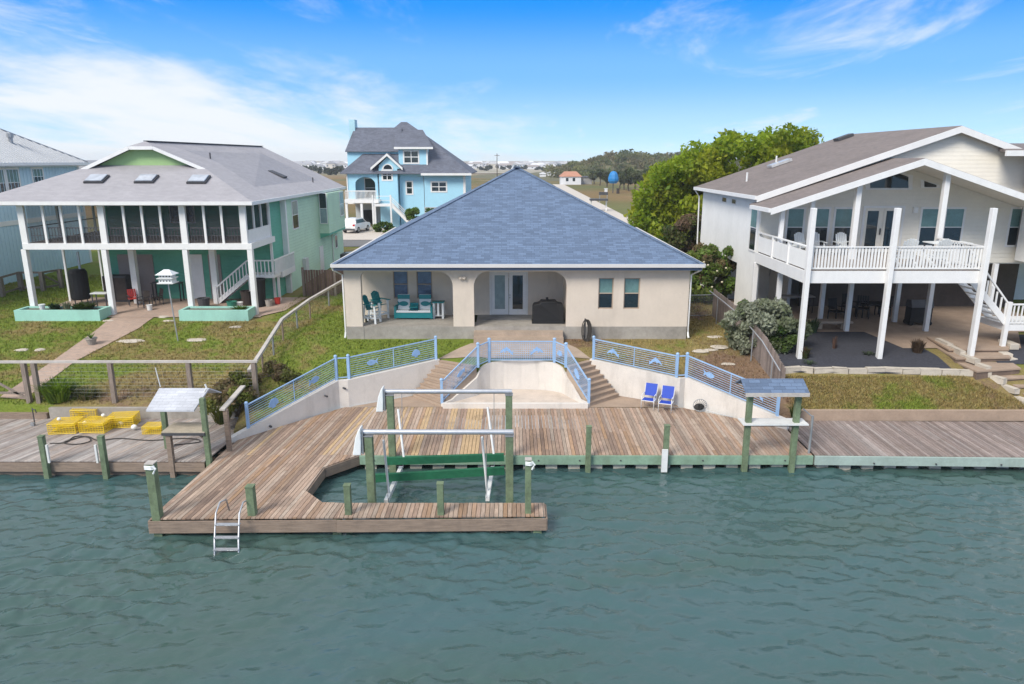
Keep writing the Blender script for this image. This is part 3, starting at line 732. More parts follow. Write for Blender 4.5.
lp = mpost(105, 465, 24.56, 'right mooring post on the pale neighbour dock, below the traps', ztop(105, 437, 24.5)); c = P(100, 450, 24.7)
MB().box(c.x - .05, c.x + .02, 24.45, 24.52, .8, 1.5).build('white_strip', pvc, lp)
# ladder
lad = thing('dock_ladder', 'white metal swim ladder hooked over the platform edge', 'ladder', (P(229, 520, 20.2).x, 20.2, DZ))
xa, xb = P(216.5, 520, 20.1).x, P(240, 520, 20.1).x
for xx in (xa, xb):
    MB().tube([(xx + .1, 20.85, .78), (xx + .1, 20.7, 1.22), (xx + .05, 20.35, 1.3), (xx + .0, 20.1, 1.05), (xx + .12, 19.55, .45), (xx + .28, 18.95, -.4)], .028, 8).build('rail', galv, lad, smooth=True)
for z, y in ((.80, 19.9), (.52, 19.62), (.24, 19.41)):
    MB().box(xa + (1.3 - z) * .16 - .03, xb + (1.3 - z) * .16 - .0, y - .09, y + .05, z - .015, z + .015).build('rung', galv, lad)

# ---------------------------------------------------------------- boat lift
lift = thing('boat_lift', 'four post boat lift with grey drive pipes and two green bunks', 'boat lift', (P(440, 450, 23.4).x, 23.4, 0))
YFp, YBp = 21.68, 25.14
zF, zB = P(440, 432, YFp).z, P(440, 391.5, YBp).z
for (u, v, Y, zt) in ((370.5, 470, YFp, zF), (509.5, 470, YFp, zF), (391.5, 430, YBp, zB), (509, 430, YBp, zB)):
    c = P(u, v, Y); s = .125
    o = MB().box(c.x - s, c.x + s, Y - s, Y + s, -.8, zt - .12).build('post', green_post, lift, bevel=.012)
    MB().box(c.x - s - .02, c.x + s + .02, Y - s - .02, Y + s + .02, zt - .119, zt - .09).build('bracket', galv_d, lift)
for (u0, u1, Y, z) in ((362, 513.5, YFp, zF), (384, 512, YBp, zB)):
    a, b = P(u0, 432 if Y < 23 else 391, Y).x, P(u1, 432 if Y < 23 else 391, Y).x
    MB().tube([(a, Y, z), (b, Y, z)], .085, 14).build('drive_pipe', galv, lift, smooth=False)
    MB().box(a + .05, b - .05, Y + .05, Y + .14, z - .10, z + .02).build('channel', galv_d, lift)
    mm = MB(); q = [(a - .30, z - .72), (a - .03, z - .72), (a - .005, z - .3), (a - .005, z + .20), (a - .09, z + .12), (a - .19, z - .15)]
    mm.xprism(q, Y - .22, Y + .2); mm.build('motor_cover', poly_w, lift, bevel=.03)
    MB().box(a, a + .05, Y - .16, Y + .16, z - .7, z + .05).build('cover_plate', galv_d, lift)
def pbar(a, b, w_, h_, name, mt, par): return MB().bar(a, b, w_, h_).build(name, mt, par)
pbar(P(386, 461, 24.1), P(504, 457, 24.1), .14, .27, 'bunk', bunk, lift)
pbar(P(375.5, 478, 22.95), P(504.5, 470.5, 22.95), .14, .27, 'bunk', bunk, lift)
for a, b in ((P(398, 409, 24.7), P(404, 459, 24.1)), (P(487.5, 407, 24.7), P(494, 456, 24.1)), (P(383.5, 440, 22.3), P(389, 494, 22.4)), (P(482, 437, 22.3), P(487.5, 494, 22.4))):
    MB().tube([a, b], .042, 10).build('guide_pole', pvc, lift)
for a, b in ((P(386, 502, 21.9), P(401, 468, 24.5)), (P(487.5, 499, 21.9), P(492.5, 468, 24.5))):
    MB().bar(a, b, .13, .16).build('cradle_beam', pvc, lift)
for (u, v, Y, z) in ((384, 440, YFp, zF), (486, 440, YFp, zF), (402, 400, YBp, zB), (494, 400, YBp, zB)):
    c = P(u, v, Y); MB().tube([(c.x, Y, z), (c.x, Y + (.25 if Y < 23 else -.35), .45)], .012, 5).build('cable', galv_d, lift)

# ================================================================ retaining walls, stairs, railings of the beige house
def wallrun(name, label, pts, th, mt=stucco_w, zb=.55):
    """pts: (x,y,ztop); wall thickens away from the viewer"""
    o = thing(name, label, 'wall', (pts[0][0], pts[0][1], DZ)); m = MB(); n = len(pts)
    fr = [Vector((p[0], p[1])) for p in pts]; bk = []
    for i in range(n):
        d = (fr[min(i + 1, n - 1)] - fr[max(i - 1, 0)]).normalized(); nn = Vector((-d.y, d.x))
        bk.append(fr[i] + nn * th)
    for i in range(n - 1):
        a, b, c, d = fr[i], fr[i + 1], bk[i + 1], bk[i]; za, zb2 = pts[i][2], pts[i + 1][2]
        m.face([(a.x, a.y, zb), (b.x, b.y, zb), (b.x, b.y, zb2), (a.x, a.y, za)])
        m.face([(c.x, c.y, zb), (d.x, d.y, zb), (d.x, d.y, za), (c.x, c.y, zb2)])
        m.face([(a.x, a.y, za), (b.x, b.y, zb2), (c.x, c.y, zb2), (d.x, d.y, za)])
    for i, s in ((0, 1), (n - 1, -1)):
        q = [(fr[i].x, fr[i].y, zb), (fr[i].x, fr[i].y, pts[i][2]), (bk[i].x, bk[i].y, pts[i][2]), (bk[i].x, bk[i].y, zb)]
        m.face(q if s > 0 else q[::-1])
    m.build('wall_body', mt, o); return o
WL = [(-11.15, 26.55, .86), (-10.75, 27.0, 1.02), (-7.75, 30.75, 2.0), (-7.35, 30.8, 2.0), (-3.45, 33.1, 2.33)]
WRt = [(3.7, 33.1, 2.33), (7.55, 30.95, 2.02), (7.82, 31.1, 2.02), (11.35, 27.95, 1.12)]
wl = wallrun('retaining_wall', 'cream retaining wall under the left blue railing, stepping down beside the platform', WL, .25)
wr = wallrun('retaining_wall', 'cream retaining wall behind the two blue chairs', WRt, .25)
arc = [(-3.12, 30.72, .92), (-2.72, 31.1, .98), (-1.62, 32.12, 1.72), (-1.45, 32.45, 2.1), (-1.05, 32.78, 2.25), (-.4, 32.98, 2.27), (.45, 33.05, 2.27), (1.3, 32.98, 2.27), (1.95, 32.78, 2.25), (2.35, 32.45, 2.1), (2.52, 32.12, 1.72), (3.05, 31.1, .98), (3.42, 30.72, .92)]
wc = wallrun('curved_wall', 'curved cream wall round the sandy half circle between the two stairs', arc, .14)
for p in (Vector((-10.0, 27.95, .0)), Vector((-8.2, 30.1, 0)), Vector((-7.55, 30.77, 0))):
    z = interp(p.x, [(-10.75, 1.02), (-7.75, 2.0)]) - .35
    MB().tube([(p.x + .10, p.y - .10, z), (p.x - .02, p.y + .02, z)], .045, 8).build('weep_hole', dkgrey, wl)
curb = MB().box(-3.1, 3.4, 30.55, 30.72, .6, .98).build('low_curb', stucco_w, org=(0, 30.6, .75)); tag(curb, 'low cream curb closing the front of the sandy half circle', 'curb')
m = MB(); m.face([(p[0], p[1] - .02, .86) for p in arc]); struct(m.build('sand_bed', sand))
plz = MB(); plz.face([(-7.3, 30.76, .765), (-3.12, 30.72, .765), (-3.5, 33.05, .765)]); plz.face([(3.42, 30.72, .765), (7.5, 30.72, .765), (7.5, 30.98, .765), (3.75, 33.05, .765)]); struct(plz.build('plaza_slab', step_tan))
def stairs(label, b0, b1, t0, t1, n=8, z0=.77, z1=2.27):
    o = thing('concrete_stairs', label, 'stairs', (b0[0], b0[1], DZ))
    b0, b1, t0, t1 = map(Vector, (b0, b1, t0, t1))
    for i in range(n):
        a, b = b0.lerp(t0, i / n), b1.lerp(t1, i / n); c, d = b1.lerp(t1, (i + 1) / n), b0.lerp(t0, (i + 1) / n); z = z0 + (z1 - z0) * (i + 1) / n
        nos = (a - d).normalized() * .03
        m = MB(); m.prism([(a.x, a.y), (b.x, b.y), (c.x, c.y), (d.x, d.y)], .6, z - .05); m.build('riser', conc_tan, o)
        m = MB(); m.prism([(a.x + nos.x, a.y + nos.y), (b.x + nos.x, b.y + nos.y), (c.x, c.y), (d.x, d.y)], z - .049, z); m.build('tread', step_tan, o)
    return o
stairs('tan concrete stairs going up left of the sandy half circle', (-4.65, 32.25), (-3.2, 30.8), (-3.38, 33.25), (-1.65, 32.25))
stairs('tan concrete stairs going up right of the sandy half circle, nearer the blue chairs', (3.5, 30.8), (5.0, 32.1), (2.55, 32.25), (3.65, 33.25))

def orn_poly(kind):
    if kind == 0:    # fish
        b = [(.27 * math.cos(t), .15 * math.sin(t)) for t in np.linspace(.45, 5.83, 16)]; return b + [(.40, -.17), (.34, 0), (.40, .17)]
    if kind == 1:    # scallop shell
        b = [((.27 + .025 * (i % 2)) * math.cos(t), -.12 + (.30 + .03 * (i % 2)) * math.sin(t)) for i, t in enumerate(np.linspace(-.1, 3.24, 17))]; return b + [(-.10, -.22), (-.09, -.27), (.09, -.27), (.10, -.22)]
    # leaping dolphin
    return [(-.36, -.14), (-.27, .02), (-.12, .14), (-.02, .17), (.0, .27), (.09, .17), (.22, .08), (.31, -.06), (.41, -.02), (.38, -.14), (.40, -.26), (.28, -.17), (.14, -.05), (.0, -.0), (-.06, -.12), (-.13, -.02), (-.26, -.10)]
def ornament(c, ax, nrm, kind, par, sc=1.0, flip=1):
    ax = Vector(ax).normalized(); up = Vector((0, 0, 1)); nv = Vector(nrm).normalized(); m = MB()
    pts = [Vector(c) + ax * (p[0] * sc * flip) + up * (p[1] * sc) for p in orn_poly(kind)]
    if flip < 0: pts = pts[::-1]
    A = [p + nv * .012 for p in pts]; B_ = [p - nv * .012 for p in pts]; m.face(A); m.face(B_[::-1])
    for i in range(len(A)):
        j = (i + 1) % len(A); m.face([A[j], A[i], B_[i], B_[j]])
    m.build('ornament', rail_orn, par)
def rail_post(p, h, par, s=.10):
    m = MB(); m.box(p[0] - s / 2, p[0] + s / 2, p[1] - s / 2, p[1] + s / 2, p[2] - .02, p[2] + h); q = MB()
    o = m.build('post', rail_blue, par, bevel=.006)
    q.lathe((p[0], p[1], p[2] + h), [(s * .72, .001), (s * .72, .03), (s * .45, .075), (.001, .09)], 4 if s < .05 else 8); q.build('post_cap', rail_blue, o)
def rail_panel(a, b, h, par, nbar=7, orn=(), mid=True, mesh=False, low=.1):
    a, b = Vector(a), Vector(b); d = b - a; nrm = Vector((d.y, -d.x, 0)); Z = Vector((0, 0, 1)); m = MB()
    m.bar(a + Z * h, b + Z * h, .05, .05); m.bar(a + Z * low, b + Z * low, .04, .04)
    for i in range(nbar):
        z = low + (h - low) * (i + 1) / (nbar + 1); m.tube([a + Z * z, b + Z * z], .0095, 5, caps=False)
    e = d.normalized() * .06
    for c in (a + e, b - e): m.bar(c + Z * low, c + Z * h, .03, .03)
    if mid:
        c = a.lerp(b, .5); m.bar(c + Z * low, c + Z * h, .035, .035)
    if mesh:
        n = int(d.length / .09)
        for i in range(1, n):
            c = a.lerp(b, i / n); m.bar(c + Z * low, c + Z * h, .014, .014)
    o = m.build('panel', rail_blue, par)
    for t, k, sc, fl in orn: ornament(a.lerp(b, t) + Z * (h + low) * .5 - nrm.normalized() * -.02, d, nrm, k, o, sc, fl)
HR = 1.0
r1 = thing('blue_railing', 'long blue railing with sea ornaments on the left retaining wall', 'railing', (-7.6, 30.8, 2.0))
LP = [(-10.62, 27.28, 1.04), (-7.85, 30.85, 2.0), (-7.32, 30.98, 2.0), (-3.62, 33.13, 2.32)]
for p in LP: rail_post(p, HR + .08, r1, .11)
rail_panel(LP[0], LP[1], HR, r1, 8, [(.27, 1, .85, 1), (.74, 0, .85, -1)]); rail_panel(LP[1], LP[2], HR, r1, 0, mid=False); rail_panel(LP[2], LP[3], HR, r1, 8, [(.25, 0, .8, 1), (.76, 1, .75, 1)])
r2 = thing('blue_railing', 'long blue railing with fish and dolphin ornaments behind the two blue chairs', 'railing', (7.6, 31, 2.0))
RP = [(3.88, 33.13, 2.32), (7.42, 31.13, 2.03), (7.88, 31.2, 2.03), (11.05, 28.35, 1.2)]
for p in RP: rail_post(p, HR + .08, r2, .11)
rail_panel(RP[0], RP[1], HR, r2, 8, [(.24, 2, .8, 1), (.76, 2, .8, -1)]); rail_panel(RP[1], RP[2], HR, r2, 0, mid=False); rail_panel(RP[2], RP[3], HR, r2, 8, [(.27, 0, .8, -1), (.78, 2, .75, 1)])
r3 = thing('blue_railing', 'blue railing curving round the sandy half circle and down both stairs', 'railing', (.4, 32.5, 2.2))
CP = [(-3.16, 30.85, .9), (-1.58, 32.25, 2.2), (-1.08, 32.86, 2.27), (2.0, 32.86, 2.27), (2.5, 32.25, 2.2), (3.46, 30.85, .9)]
for p in CP: rail_post(p, HR + .1, r3, .12)
rail_panel(CP[0], CP[1], HR, r3, 6, [(.5, 0, .8, 1)], mid=False, mesh=True); rail_panel(CP[1], CP[2], HR, r3, 7, mid=False, mesh=True)
rail_panel(CP[2], CP[3], HR, r3, 9, [(.26, 2, .85, 1), (.74, 2, .85, -1)], mid=False, mesh=True); rail_panel(CP[3], CP[4], HR, r3, 7, [(.5, 1, .55, 1)], mid=False, mesh=True); rail_panel(CP[4], CP[5], HR, r3, 8, [(.5, 1, .85, 1)], mid=False)

# ================================================================ building kit
def mapper(face, pos):
    if face == '-Y': return lambda a, z, d: Vector((a, pos - d, z))
    if face == '+Y': return lambda a, z, d: Vector((-a, pos + d, z))
    if face == '+X': return lambda a, z, d: Vector((pos + d, a, z))
    return lambda a, z, d: Vector((pos - d, -a, z))        # -X : a = -y
def slab(m, M, a0, a1, z0, z1, d0, d1):
    m.hexa([M(a0, z0, d1), M(a1, z0, d1), M(a1, z0, d0), M(a0, z0, d0), M(a0, z1, d1), M(a1, z1, d1), M(a1, z1, d0), M(a0, z1, d0)])
def wallpanel(m, M, a0, a1, z0, z1, th, holes=()):
    """a wall a0..a1 by z0..z1, outer face at d=0, with rectangular holes"""
    zs = sorted({z0, z1, *[h[2] for h in holes], *[h[3] for h in holes]})
    for za, zb in zip(zs, zs[1:]):
        zc = (za + zb) / 2; cut = sorted([(h[0], h[1]) for h in holes if h[2] < zc < h[3]]); p = a0
        for c0, c1 in cut:
            if c0 > p: slab(m, M, p, c0, za, zb, -th, 0)
            p = max(p, c1)
        if p < a1: slab(m, M, p, a1, za, zb, -th, 0)
def window(par, face, pos, a0, a1, z0, z1, gl=None, fw=.07, out=.03, frame=None, mull=0, sash=True, grid=None, rec=0, name='window'):
    M = mapper(face, pos); m = MB(); frame = frame or white; gl = gl or glass
    slab(m, M, a0 - fw, a0, z0 - fw, z1 + fw, -rec, out); slab(m, M, a1, a1 + fw, z0 - fw, z1 + fw, -rec, out)
    slab(m, M, a0, a1, z0 - fw, z0, -rec, out + .015); slab(m, M, a0, a1, z1, z1 + fw, -rec, out)
    for i in range(mull): 
        c = a0 + (a1 - a0) * (i + 1) / (mull + 1); slab(m, M, c - .05, c + .05, z0, z1, -rec, out - .005)
    if sash: slab(m, M, a0, a1, (z0 + z1) / 2 - .025, (z0 + z1) / 2 + .025, -rec, out - .012)
    if grid:
        for i in range(1, grid[0]): c = a0 + (a1 - a0) * i / grid[0]; slab(m, M, c - .05, c + .05, z0, z1, -rec, .03)
        for i in range(1, grid[1]): c = z0 + (z1 - z0) * i / grid[1]; slab(m, M, a0, a1, c - .05, c + .05, -rec, .028)
    o = m.build(name, frame, par)
    if isinstance(gl, (list, tuple)):
        zc = (z0 + z1) / 2
        q = MB(); slab(q, M, a0, a1, z0, zc - .02, -rec - .02, -rec + .01); q.build('pane', gl[0], o)
        q = MB(); slab(q, M, a0, a1, zc + .02, z1, -rec - .02, -rec + .02); q.build('pane', gl[1], o)
    else:
        q = MB(); slab(q, M, a0, a1, z0, z1, -rec - .02, -rec + .01); q.build('pane', gl, o)
    return o
def rface(m, pts, th=.12):
    """a sloped roof face with real thickness; uv runs along the eave (first edge) and up the slope"""
    pts = [Vector(p) for p in pts]; n = Vector((0, 0, 0))
    for i in range(len(pts)): n += pts[i].cross(pts[(i + 1) % len(pts)])
    n.normalize(); e = (pts[1] - pts[0]).normalized(); u = n.cross(e)
    uv = [((p - pts[0]).dot(e) + pts[0].x + pts[0].y, (p - pts[0]).dot(u)) for p in pts]
    m.face(pts, uv); lo = [p - Vector((0, 0, th)) for p in pts]; m.face(lo[::-1], uv[::-1])
    for i in range(len(pts)):
        j = (i + 1) % len(pts); m.face([lo[i], lo[j], pts[j], pts[i]], [(0, 0), (.3, 0), (.3, .05), (0, .05)])
def trimline(pts, w_, h_, name, mt, par, dz=0):
    m = MB()
    for a, b in zip(pts, pts[1:]): m.bar(Vector(a) + Vector((0, 0, dz)), Vector(b) + Vector((0, 0, dz)), w_, h_)
    return m.build(name, mt, par)

# ================================================================ the beige house
H1 = thing('beige_house', 'low cream stucco house with a big blue shingle hip roof and arched porch', 'house', (.3, 36, 2.6))
ex0, ex1, ey0, ey1 = P(333, 266, 35.4).x, P(703, 266, 35.4).x, 35.4, 55.5
ez = P(518, 264.5, 35.4).z; cx = (ex0 + ex1) / 2
pk = P(518, 167.5, 35.4 + (ex1 - ex0) / 2); half = (ex1 - ex0) / 2; rz = pk.z
A, B_, C_, D_ = (ex0, ey0, ez), (ex1, ey0, ez), (ex1, ey1, ez), (ex0, ey1, ez)
R0, R1 = (cx, ey0 + half, rz), (cx, ey1 - half + .4, rz)
m = MB(); rface(m, [A, B_, R0]); rface(m, [B_, C_, R1, R0]); rface(m, [C_, D_, R1]); rface(m, [D_, A, R0, R1])
roof = m.build('roof', sh_blue, H1)
trimline([(A[0], A[1], ez), R0], .24, .035, 'hip_cap', sh_blue, roof, .012); trimline([(B_[0], B_[1], ez), R0], .24, .035, 'hip_cap', sh_blue, roof, .012)
m = MB()
for a, b in ((A, B_), (B_, C_), (D_, A)): 
    a, b = Vector(a), Vector(b); d = (b - a).normalized(); nn = Vector((d.y, -d.x, 0)) * .06
    m.bar(a + nn - d * .06 + Vector((0, 0, -.06)), b + nn + d * .06 + Vector((0, 0, -.06)), .13, .16)
m.build('gutter', fascia_m, H1)
m = MB(); m.bar((ex0 + .02, ey0 + .04, ez - .24), (ex1 - .02, ey0 + .04, ez - .24), .04, .12); m.bar((ex1 - .04, ey0 + .07, ez - .24), (ex1 - .04, ey1, ez - .24), .04, .12); m.bar((ex0 + .04, ey0 + .07, ez - .24), (ex0 + .04, ey1, ez - .24), .04, .12); m.build('fascia', trim_blue, H1)
MB().box(ex0 + .07, ex1 - .07, ey0 + .07, ey1 - .07, ez - .30, ez - .26).build('soffit', white, H1)
FY = 36.0; zt = ez - .301
xw0, xw1 = P(345, 300, FY).x, P(688.5, 300, FY).x
zf = P(500, 326.5, FY).z; zg = 2.45
xa = P(361.5, 300, FY).x; xb = P(453, 300, FY).x; xc = P(474, 300, FY).x; xd = P(566.5, 300, FY).x
ztop_ = P(500, 271.5, FY).z
M0 = mapper('-Y', FY); th = .32
m = MB()
wx = [(P(598.5, 290, FY).x, P(613.5, 290, FY).x), (P(624, 290, FY).x, P(640, 290, FY).x)]; wz0, wz1 = P(600, 309, FY).z, P(600, 278, FY).z
holes = [(xa, xb, zf, ztop_), (xc, xd, zf, ztop_)] + [(a, b, wz0, wz1) for a, b in wx]
wallpanel(m, M0, xw0, xw1, zf, zt, th, holes)
for x0, x1, r in ((xa, xb, .75), (xc, xd, .75)):      # rounded upper corners of the porch openings
    for sx, xo in ((1, x0), (-1, x1)):
        rr = r * (.45 if xo == x0 and x0 == xa else 1)
        cxx, czz = xo + sx * rr, ztop_ - rr
        arc_ = [(cxx - sx * rr * math.cos(t), czz + rr * math.sin(t)) for t in np.linspace(0, math.pi / 2, 9)]
        for (p0, p1) in zip(arc_, arc_[1:]):
            q = [(p0[0], p0[1]), (p1[0], p1[1]), (p1[0], ztop_ + .001), (p0[0], ztop_ + .001)]
            m.xprism(q if sx > 0 else [q[1], q[0], q[3], q[2]], FY + .003, FY + th - .003)
m.build('front_wall', stucco, H1)
m = MB(); MX = mapper('+X', xw1); wallpanel(m, MX, FY + th, 55, 2.4, zt, .3); MW = mapper('-X', xw0); wallpanel(m, MW, -55, -(FY + 3.2), 2.4, zt, .3)
slab(m, MW, -(FY + 3.2), -(FY + th), ztop_ - .1, zt, -.3, 0)
m.box(xw0 + .3, xw1 - .3, 54.7, 55, 2.4, zt); m.build('side_wall', stucco, H1)
BY = 38.85; MBk = mapper('-Y', BY)
zpf = zf                                              # porch floor
bw = [(P(393, 280, BY).x, P(408, 280, BY).x), (P(416.5, 280, BY).x, P(432, 280, BY).x)]; bz0, bz1 = P(400, 298.5, BY).z, min(P(400, 270, BY).z, zt - .2)
dx0, dx1 = P(491, 290, BY).x, P(526.5, 290, BY).x; dz1 = P(500, 272.5, BY).z
m = MB(); wallpanel(m, MBk, xw0 + .3, xd + .3, zpf, zt, .2, [(a, b, bz0, bz1) for a, b in bw] + [(dx0, dx1, zpf, dz1)])
slab(m, mapper('-X', xd + .03), -BY, -(FY + th), zpf, zt, -.2, 0); m.build('porch_wall', stucco, H1)
MB().box(xw0 + .3, xd + .3, FY + th, BY + .2, zt - .06, zt - .005).build('porch_ceiling', white, H1)
for a, b in wx: window(H1, '-Y', FY, a + .05, b - .05, wz0 + .05, wz1 - .05, (glass, glass_teal), fw=.05, out=-.06, rec=.14, frame=conc_tan)
for a, b in bw: window(H1, '-Y', BY, a + .05, b - .05, bz0 + .05, bz1 - .05, glass_blue, fw=.05, out=-.03, rec=.1, frame=conc_tan)
fd = MB(); slab(fd, MBk, dx0 - .08, dx0, zpf, dz1 + .08, -.12, .03); slab(fd, MBk, dx1, dx1 + .08, zpf, dz1 + .08, -.12, .03); slab(fd, MBk, dx0, dx1, dz1, dz1 + .08, -.12, .03)
fd = fd.build('french_door', white, H1)
mid = (dx0 + dx1) / 2
for a, b in ((dx0, mid - .008), (mid + .008, dx1)):
    q = MB(); q2 = (a + .2, b - .2, zpf + .32, dz1 - .16); wallpanel(q, mapper('-Y', BY + .03), a + .003, b - .003, zpf + .01, dz1 - .003, .05, [q2]); o = q.build('door_leaf', white, fd)
for i, (a, b) in enumerate(((dx0, mid - .008), (mid + .008, dx1))):
    q = MB(); slab(q, mapper('-Y', BY + .05), a + .2, b - .2, zpf + .32, dz1 - .16, -.02, 0); q.build('pane', glass_pale if i == 0 else glass, fd)
q = MB()
for dz_ in (.98, 1.12): q.ball((mid + .06, BY - .05, zpf + dz_), .04, 8, 5)
q.build('handle', galv, fd)
# foundation, porch slab and steps
for a, b in ((xw0, xa + .05), (xb - .05, xc + .05), (xd - .05, xw1 - .02)): MB().box(a, b, FY - .03, FY + 1, zg - .2, zf - .003).build('foundation', conc, H1)
MB().box(xa + .052, xb - .052, FY - .01, BY + .2, zg - .2, zpf - .001).build('porch_floor', conc, H1)
MB().box(xc + .052, xd - .052, FY - .02, BY + .2, zg - .2, zpf - .001).build('porch_floor', conc, H1)
MB().box(xc + .06, xd + .0, FY + 1.5, BY, zpf, zpf + .012).build('slate_floor', slate, H1)
s0, s1 = P(474, 335, FY - .4).x, P(563, 335, FY - .4).x
for i, (y0, z1_) in enumerate(((FY - .42, zpf - .19), (FY - .84, zpf - .40))):
    MB().box(s0, s1, y0, FY - .035, 2.2, z1_ - i * .002).build('porch_step', conc_tan, H1)
# downspouts
for xx, sx in ((xw0 - .02, -1), (xw1 + .03, 1)):
    m = MB(); m.tube([(xx + sx * .40, ey0 + .05, ez - .15), (xx + sx * .38, ey0 + .12, ez - .30), (xx + sx * .06, FY + .1, ez - .62), (xx + sx * .06, FY + .1, 2.95)], .045, 8); o = m.build('downspout', white, H1)
    m = MB(); m.tube([(xx + sx * .06, FY + .1, 2.95), (xx + sx * .06, FY + .0, 2.78), (xx + sx * .07, FY - .08, 2.68)], .055, 8); m.build('elbow', pvc, o)
c = P(462.5, 278, FY - .1); m = MB(); m.box(c.x - .16, c.x + .16, FY - .12, FY + .0, c.z - .07, c.z + .07); m.ball((c.x - .1, FY - .14, c.z - .02), .07, 8, 5); m.ball((c.x + .1, FY - .14, c.z - .02), .07, 8, 5); m.build('porch_lamp', stucco, H1)
for z_, xx in ((rz, cx),):
    MB().cbox((cx, ey0 + half - .1, rz + .03), (.35, .5, .05)).build('ridge_cap', sh_blue, roof)

# ================================================================ the green house
H2 = thing('green_house', 'two storey green house with grey hip roof and a screened upper porch on posts', 'house', (-22, 45, 2.5))
ge0, ge1, gy0, gy1 = -31.0, -14.95, 42.0, 66.0; gez = P(200, 201.5, 42.0).z; gx = -23.0; gh = 8.0; grz = gez + 3.45
def onhip(y): return gez + (y - gy0) * 3.45 / gh
Yg = 46.6; zg_ = onhip(Yg)
Ya = Yg - .45
gl_, gr_ = ge0 + (Yg - gy0), ge1 - (Yg - gy0)
m = MB()
rface(m, [(ge0, gy0, gez), (ge1, gy0, gez), (gr_ , Yg, zg_), (gl_, Yg, zg_)])
cl_ = .91                                            # the clipped gable: rake stops at 83% of the rise
def rk(t, y, s): # point on right/left slope at fraction t of rise
    return ((ge1 - t * gh) if s > 0 else (ge0 + t * gh), y, gez + t * 3.45)
t0 = (Yg - gy0) / gh
rbx, rby = -21.7, 64.6
rface(m, [(ge1, gy0, gez), (ge1, gy1, gez), (rbx, rby, grz), (gx, Ya + .75, grz), rk(cl_, Ya, 1), rk(t0 - .02, Ya, 1), (gr_, Yg, zg_)])
rface(m, [(ge0, gy1, gez), (ge0, gy0, gez), (gl_, Yg, zg_), rk(t0 - .02, Ya, -1), rk(cl_, Ya, -1), (gx, Ya + .75, grz), (rbx, rby, grz)])
rface(m, [rk(cl_, Ya, -1), rk(cl_, Ya, 1), (gx, Ya + .75, grz)])
rface(m, [(ge1, gy1, gez), (ge0, gy1, gez), (rbx, rby, grz)])
roof2 = m.build('roof', sh_grey, H2)
trimline([(gx, Ya + .75, grz), (rbx, rby, grz)], .3, .05, 'ridge_cap', dkgrey, roof2, .02)
m = MB(); zc_ = gez + cl_ * 3.45
m.xprism([(gl_ + .35, zg_ - .02), (gr_ - .35, zg_ - .02), (rk(cl_, 0, 1)[0] - .05, zc_ - .13), (rk(cl_, 0, -1)[0] + .05, zc_ - .13)], Yg + .02, Yg + .2); m.build('gable_wall', mat('lime gable paint', (.33, .50, .22), .6, .06, 1), H2)
m = MB(); q = [rk(t0 - .05, Ya - .03, -1), rk(cl_, Ya - .03, -1), rk(cl_, Ya - .03, 1), rk(t0 - .05, Ya - .03, 1)]
for a, b in zip(q, q[1:]): m.bar(Vector(a) - Vector((0, 0, .11)), Vector(b) - Vector((0, 0, .11)), .05, .2)
m.build('gable_trim', white, H2)
m = MB()
for a, b in (((ge0, gy0), (ge1, gy0)), ((ge1, gy0), (ge1, gy1)), ((ge0, gy1), (ge0, gy0))):
    d = (Vector(b) - Vector(a)).normalized(); nn = Vector((d.y, -d.x)) * .045
    m.bar((a[0] + nn.x, a[1] + nn.y, gez - .1), (b[0] + nn.x + d.x * .06, b[1] + nn.y + d.y * .06, gez - .1), .09, .2)
m.build('gutter', white, H2)
MB().box(ge0 + .05, ge1 - .05, gy0 + .05, gy1 - .05, gez - .24, gez - .20).build('soffit', white, H2)
# skylights on the lower hip plane
def skylight(u, v, par, w_=1.15, l=1.0):
    d = ray(u, v); o = Vector((0, 0, CH)); n = Vector((0, -3.45, gh)).normalized(); p0 = Vector((0, gy0, gez)); t = (p0 - o).dot(n) / d.dot(n); c = o + d * t
    ax = Vector((1, 0, 0)); ay = n.cross(ax); m = MB()
    def bx_(m, wx_, wy_, h0, h1):
        q = [c + ax * sx * wx_ + ay * sy * wy_ + n * h for h in (h0, h1) for sx, sy in ((-1, -1), (1, -1), (1, 1), (-1, 1))]; m.hexa(q)
    bx_(m, w_ / 2, l / 2, 0, .12); f = m.build('skylight', dkgrey, par); m = MB(); bx_(m, w_ / 2 - .07, l / 2 - .07, .121, .2); m.build('skylight_dome', mat('skylight acrylic', (.42, .45, .5), .12, .25, 2, spec=.8), f, bevel=.03)
for u, v in ((97, 180), (147, 180), (199, 180.5)): skylight(u, v, roof2)
d_ = MB(); c = Vector((-17.6, 55.5, 0)); zz = gez + (ge1 - c.x) / gh * 3.45
d_.bar((c.x - .55, c.y, zz + .36), (c.x + .55, c.y, zz - .10), 1.0, .14); d_.build('skylight', dkgrey, roof2)
for xx, yy in ((-16.2, 60), (-20.5, 50.5)):
    zz = gez + (ge1 - xx) / gh * 3.45; MB().tube([(xx, yy, zz - .1), (xx, yy, zz + .4)], .05, 8).build('vent_pipe', dkgrey, roof2)
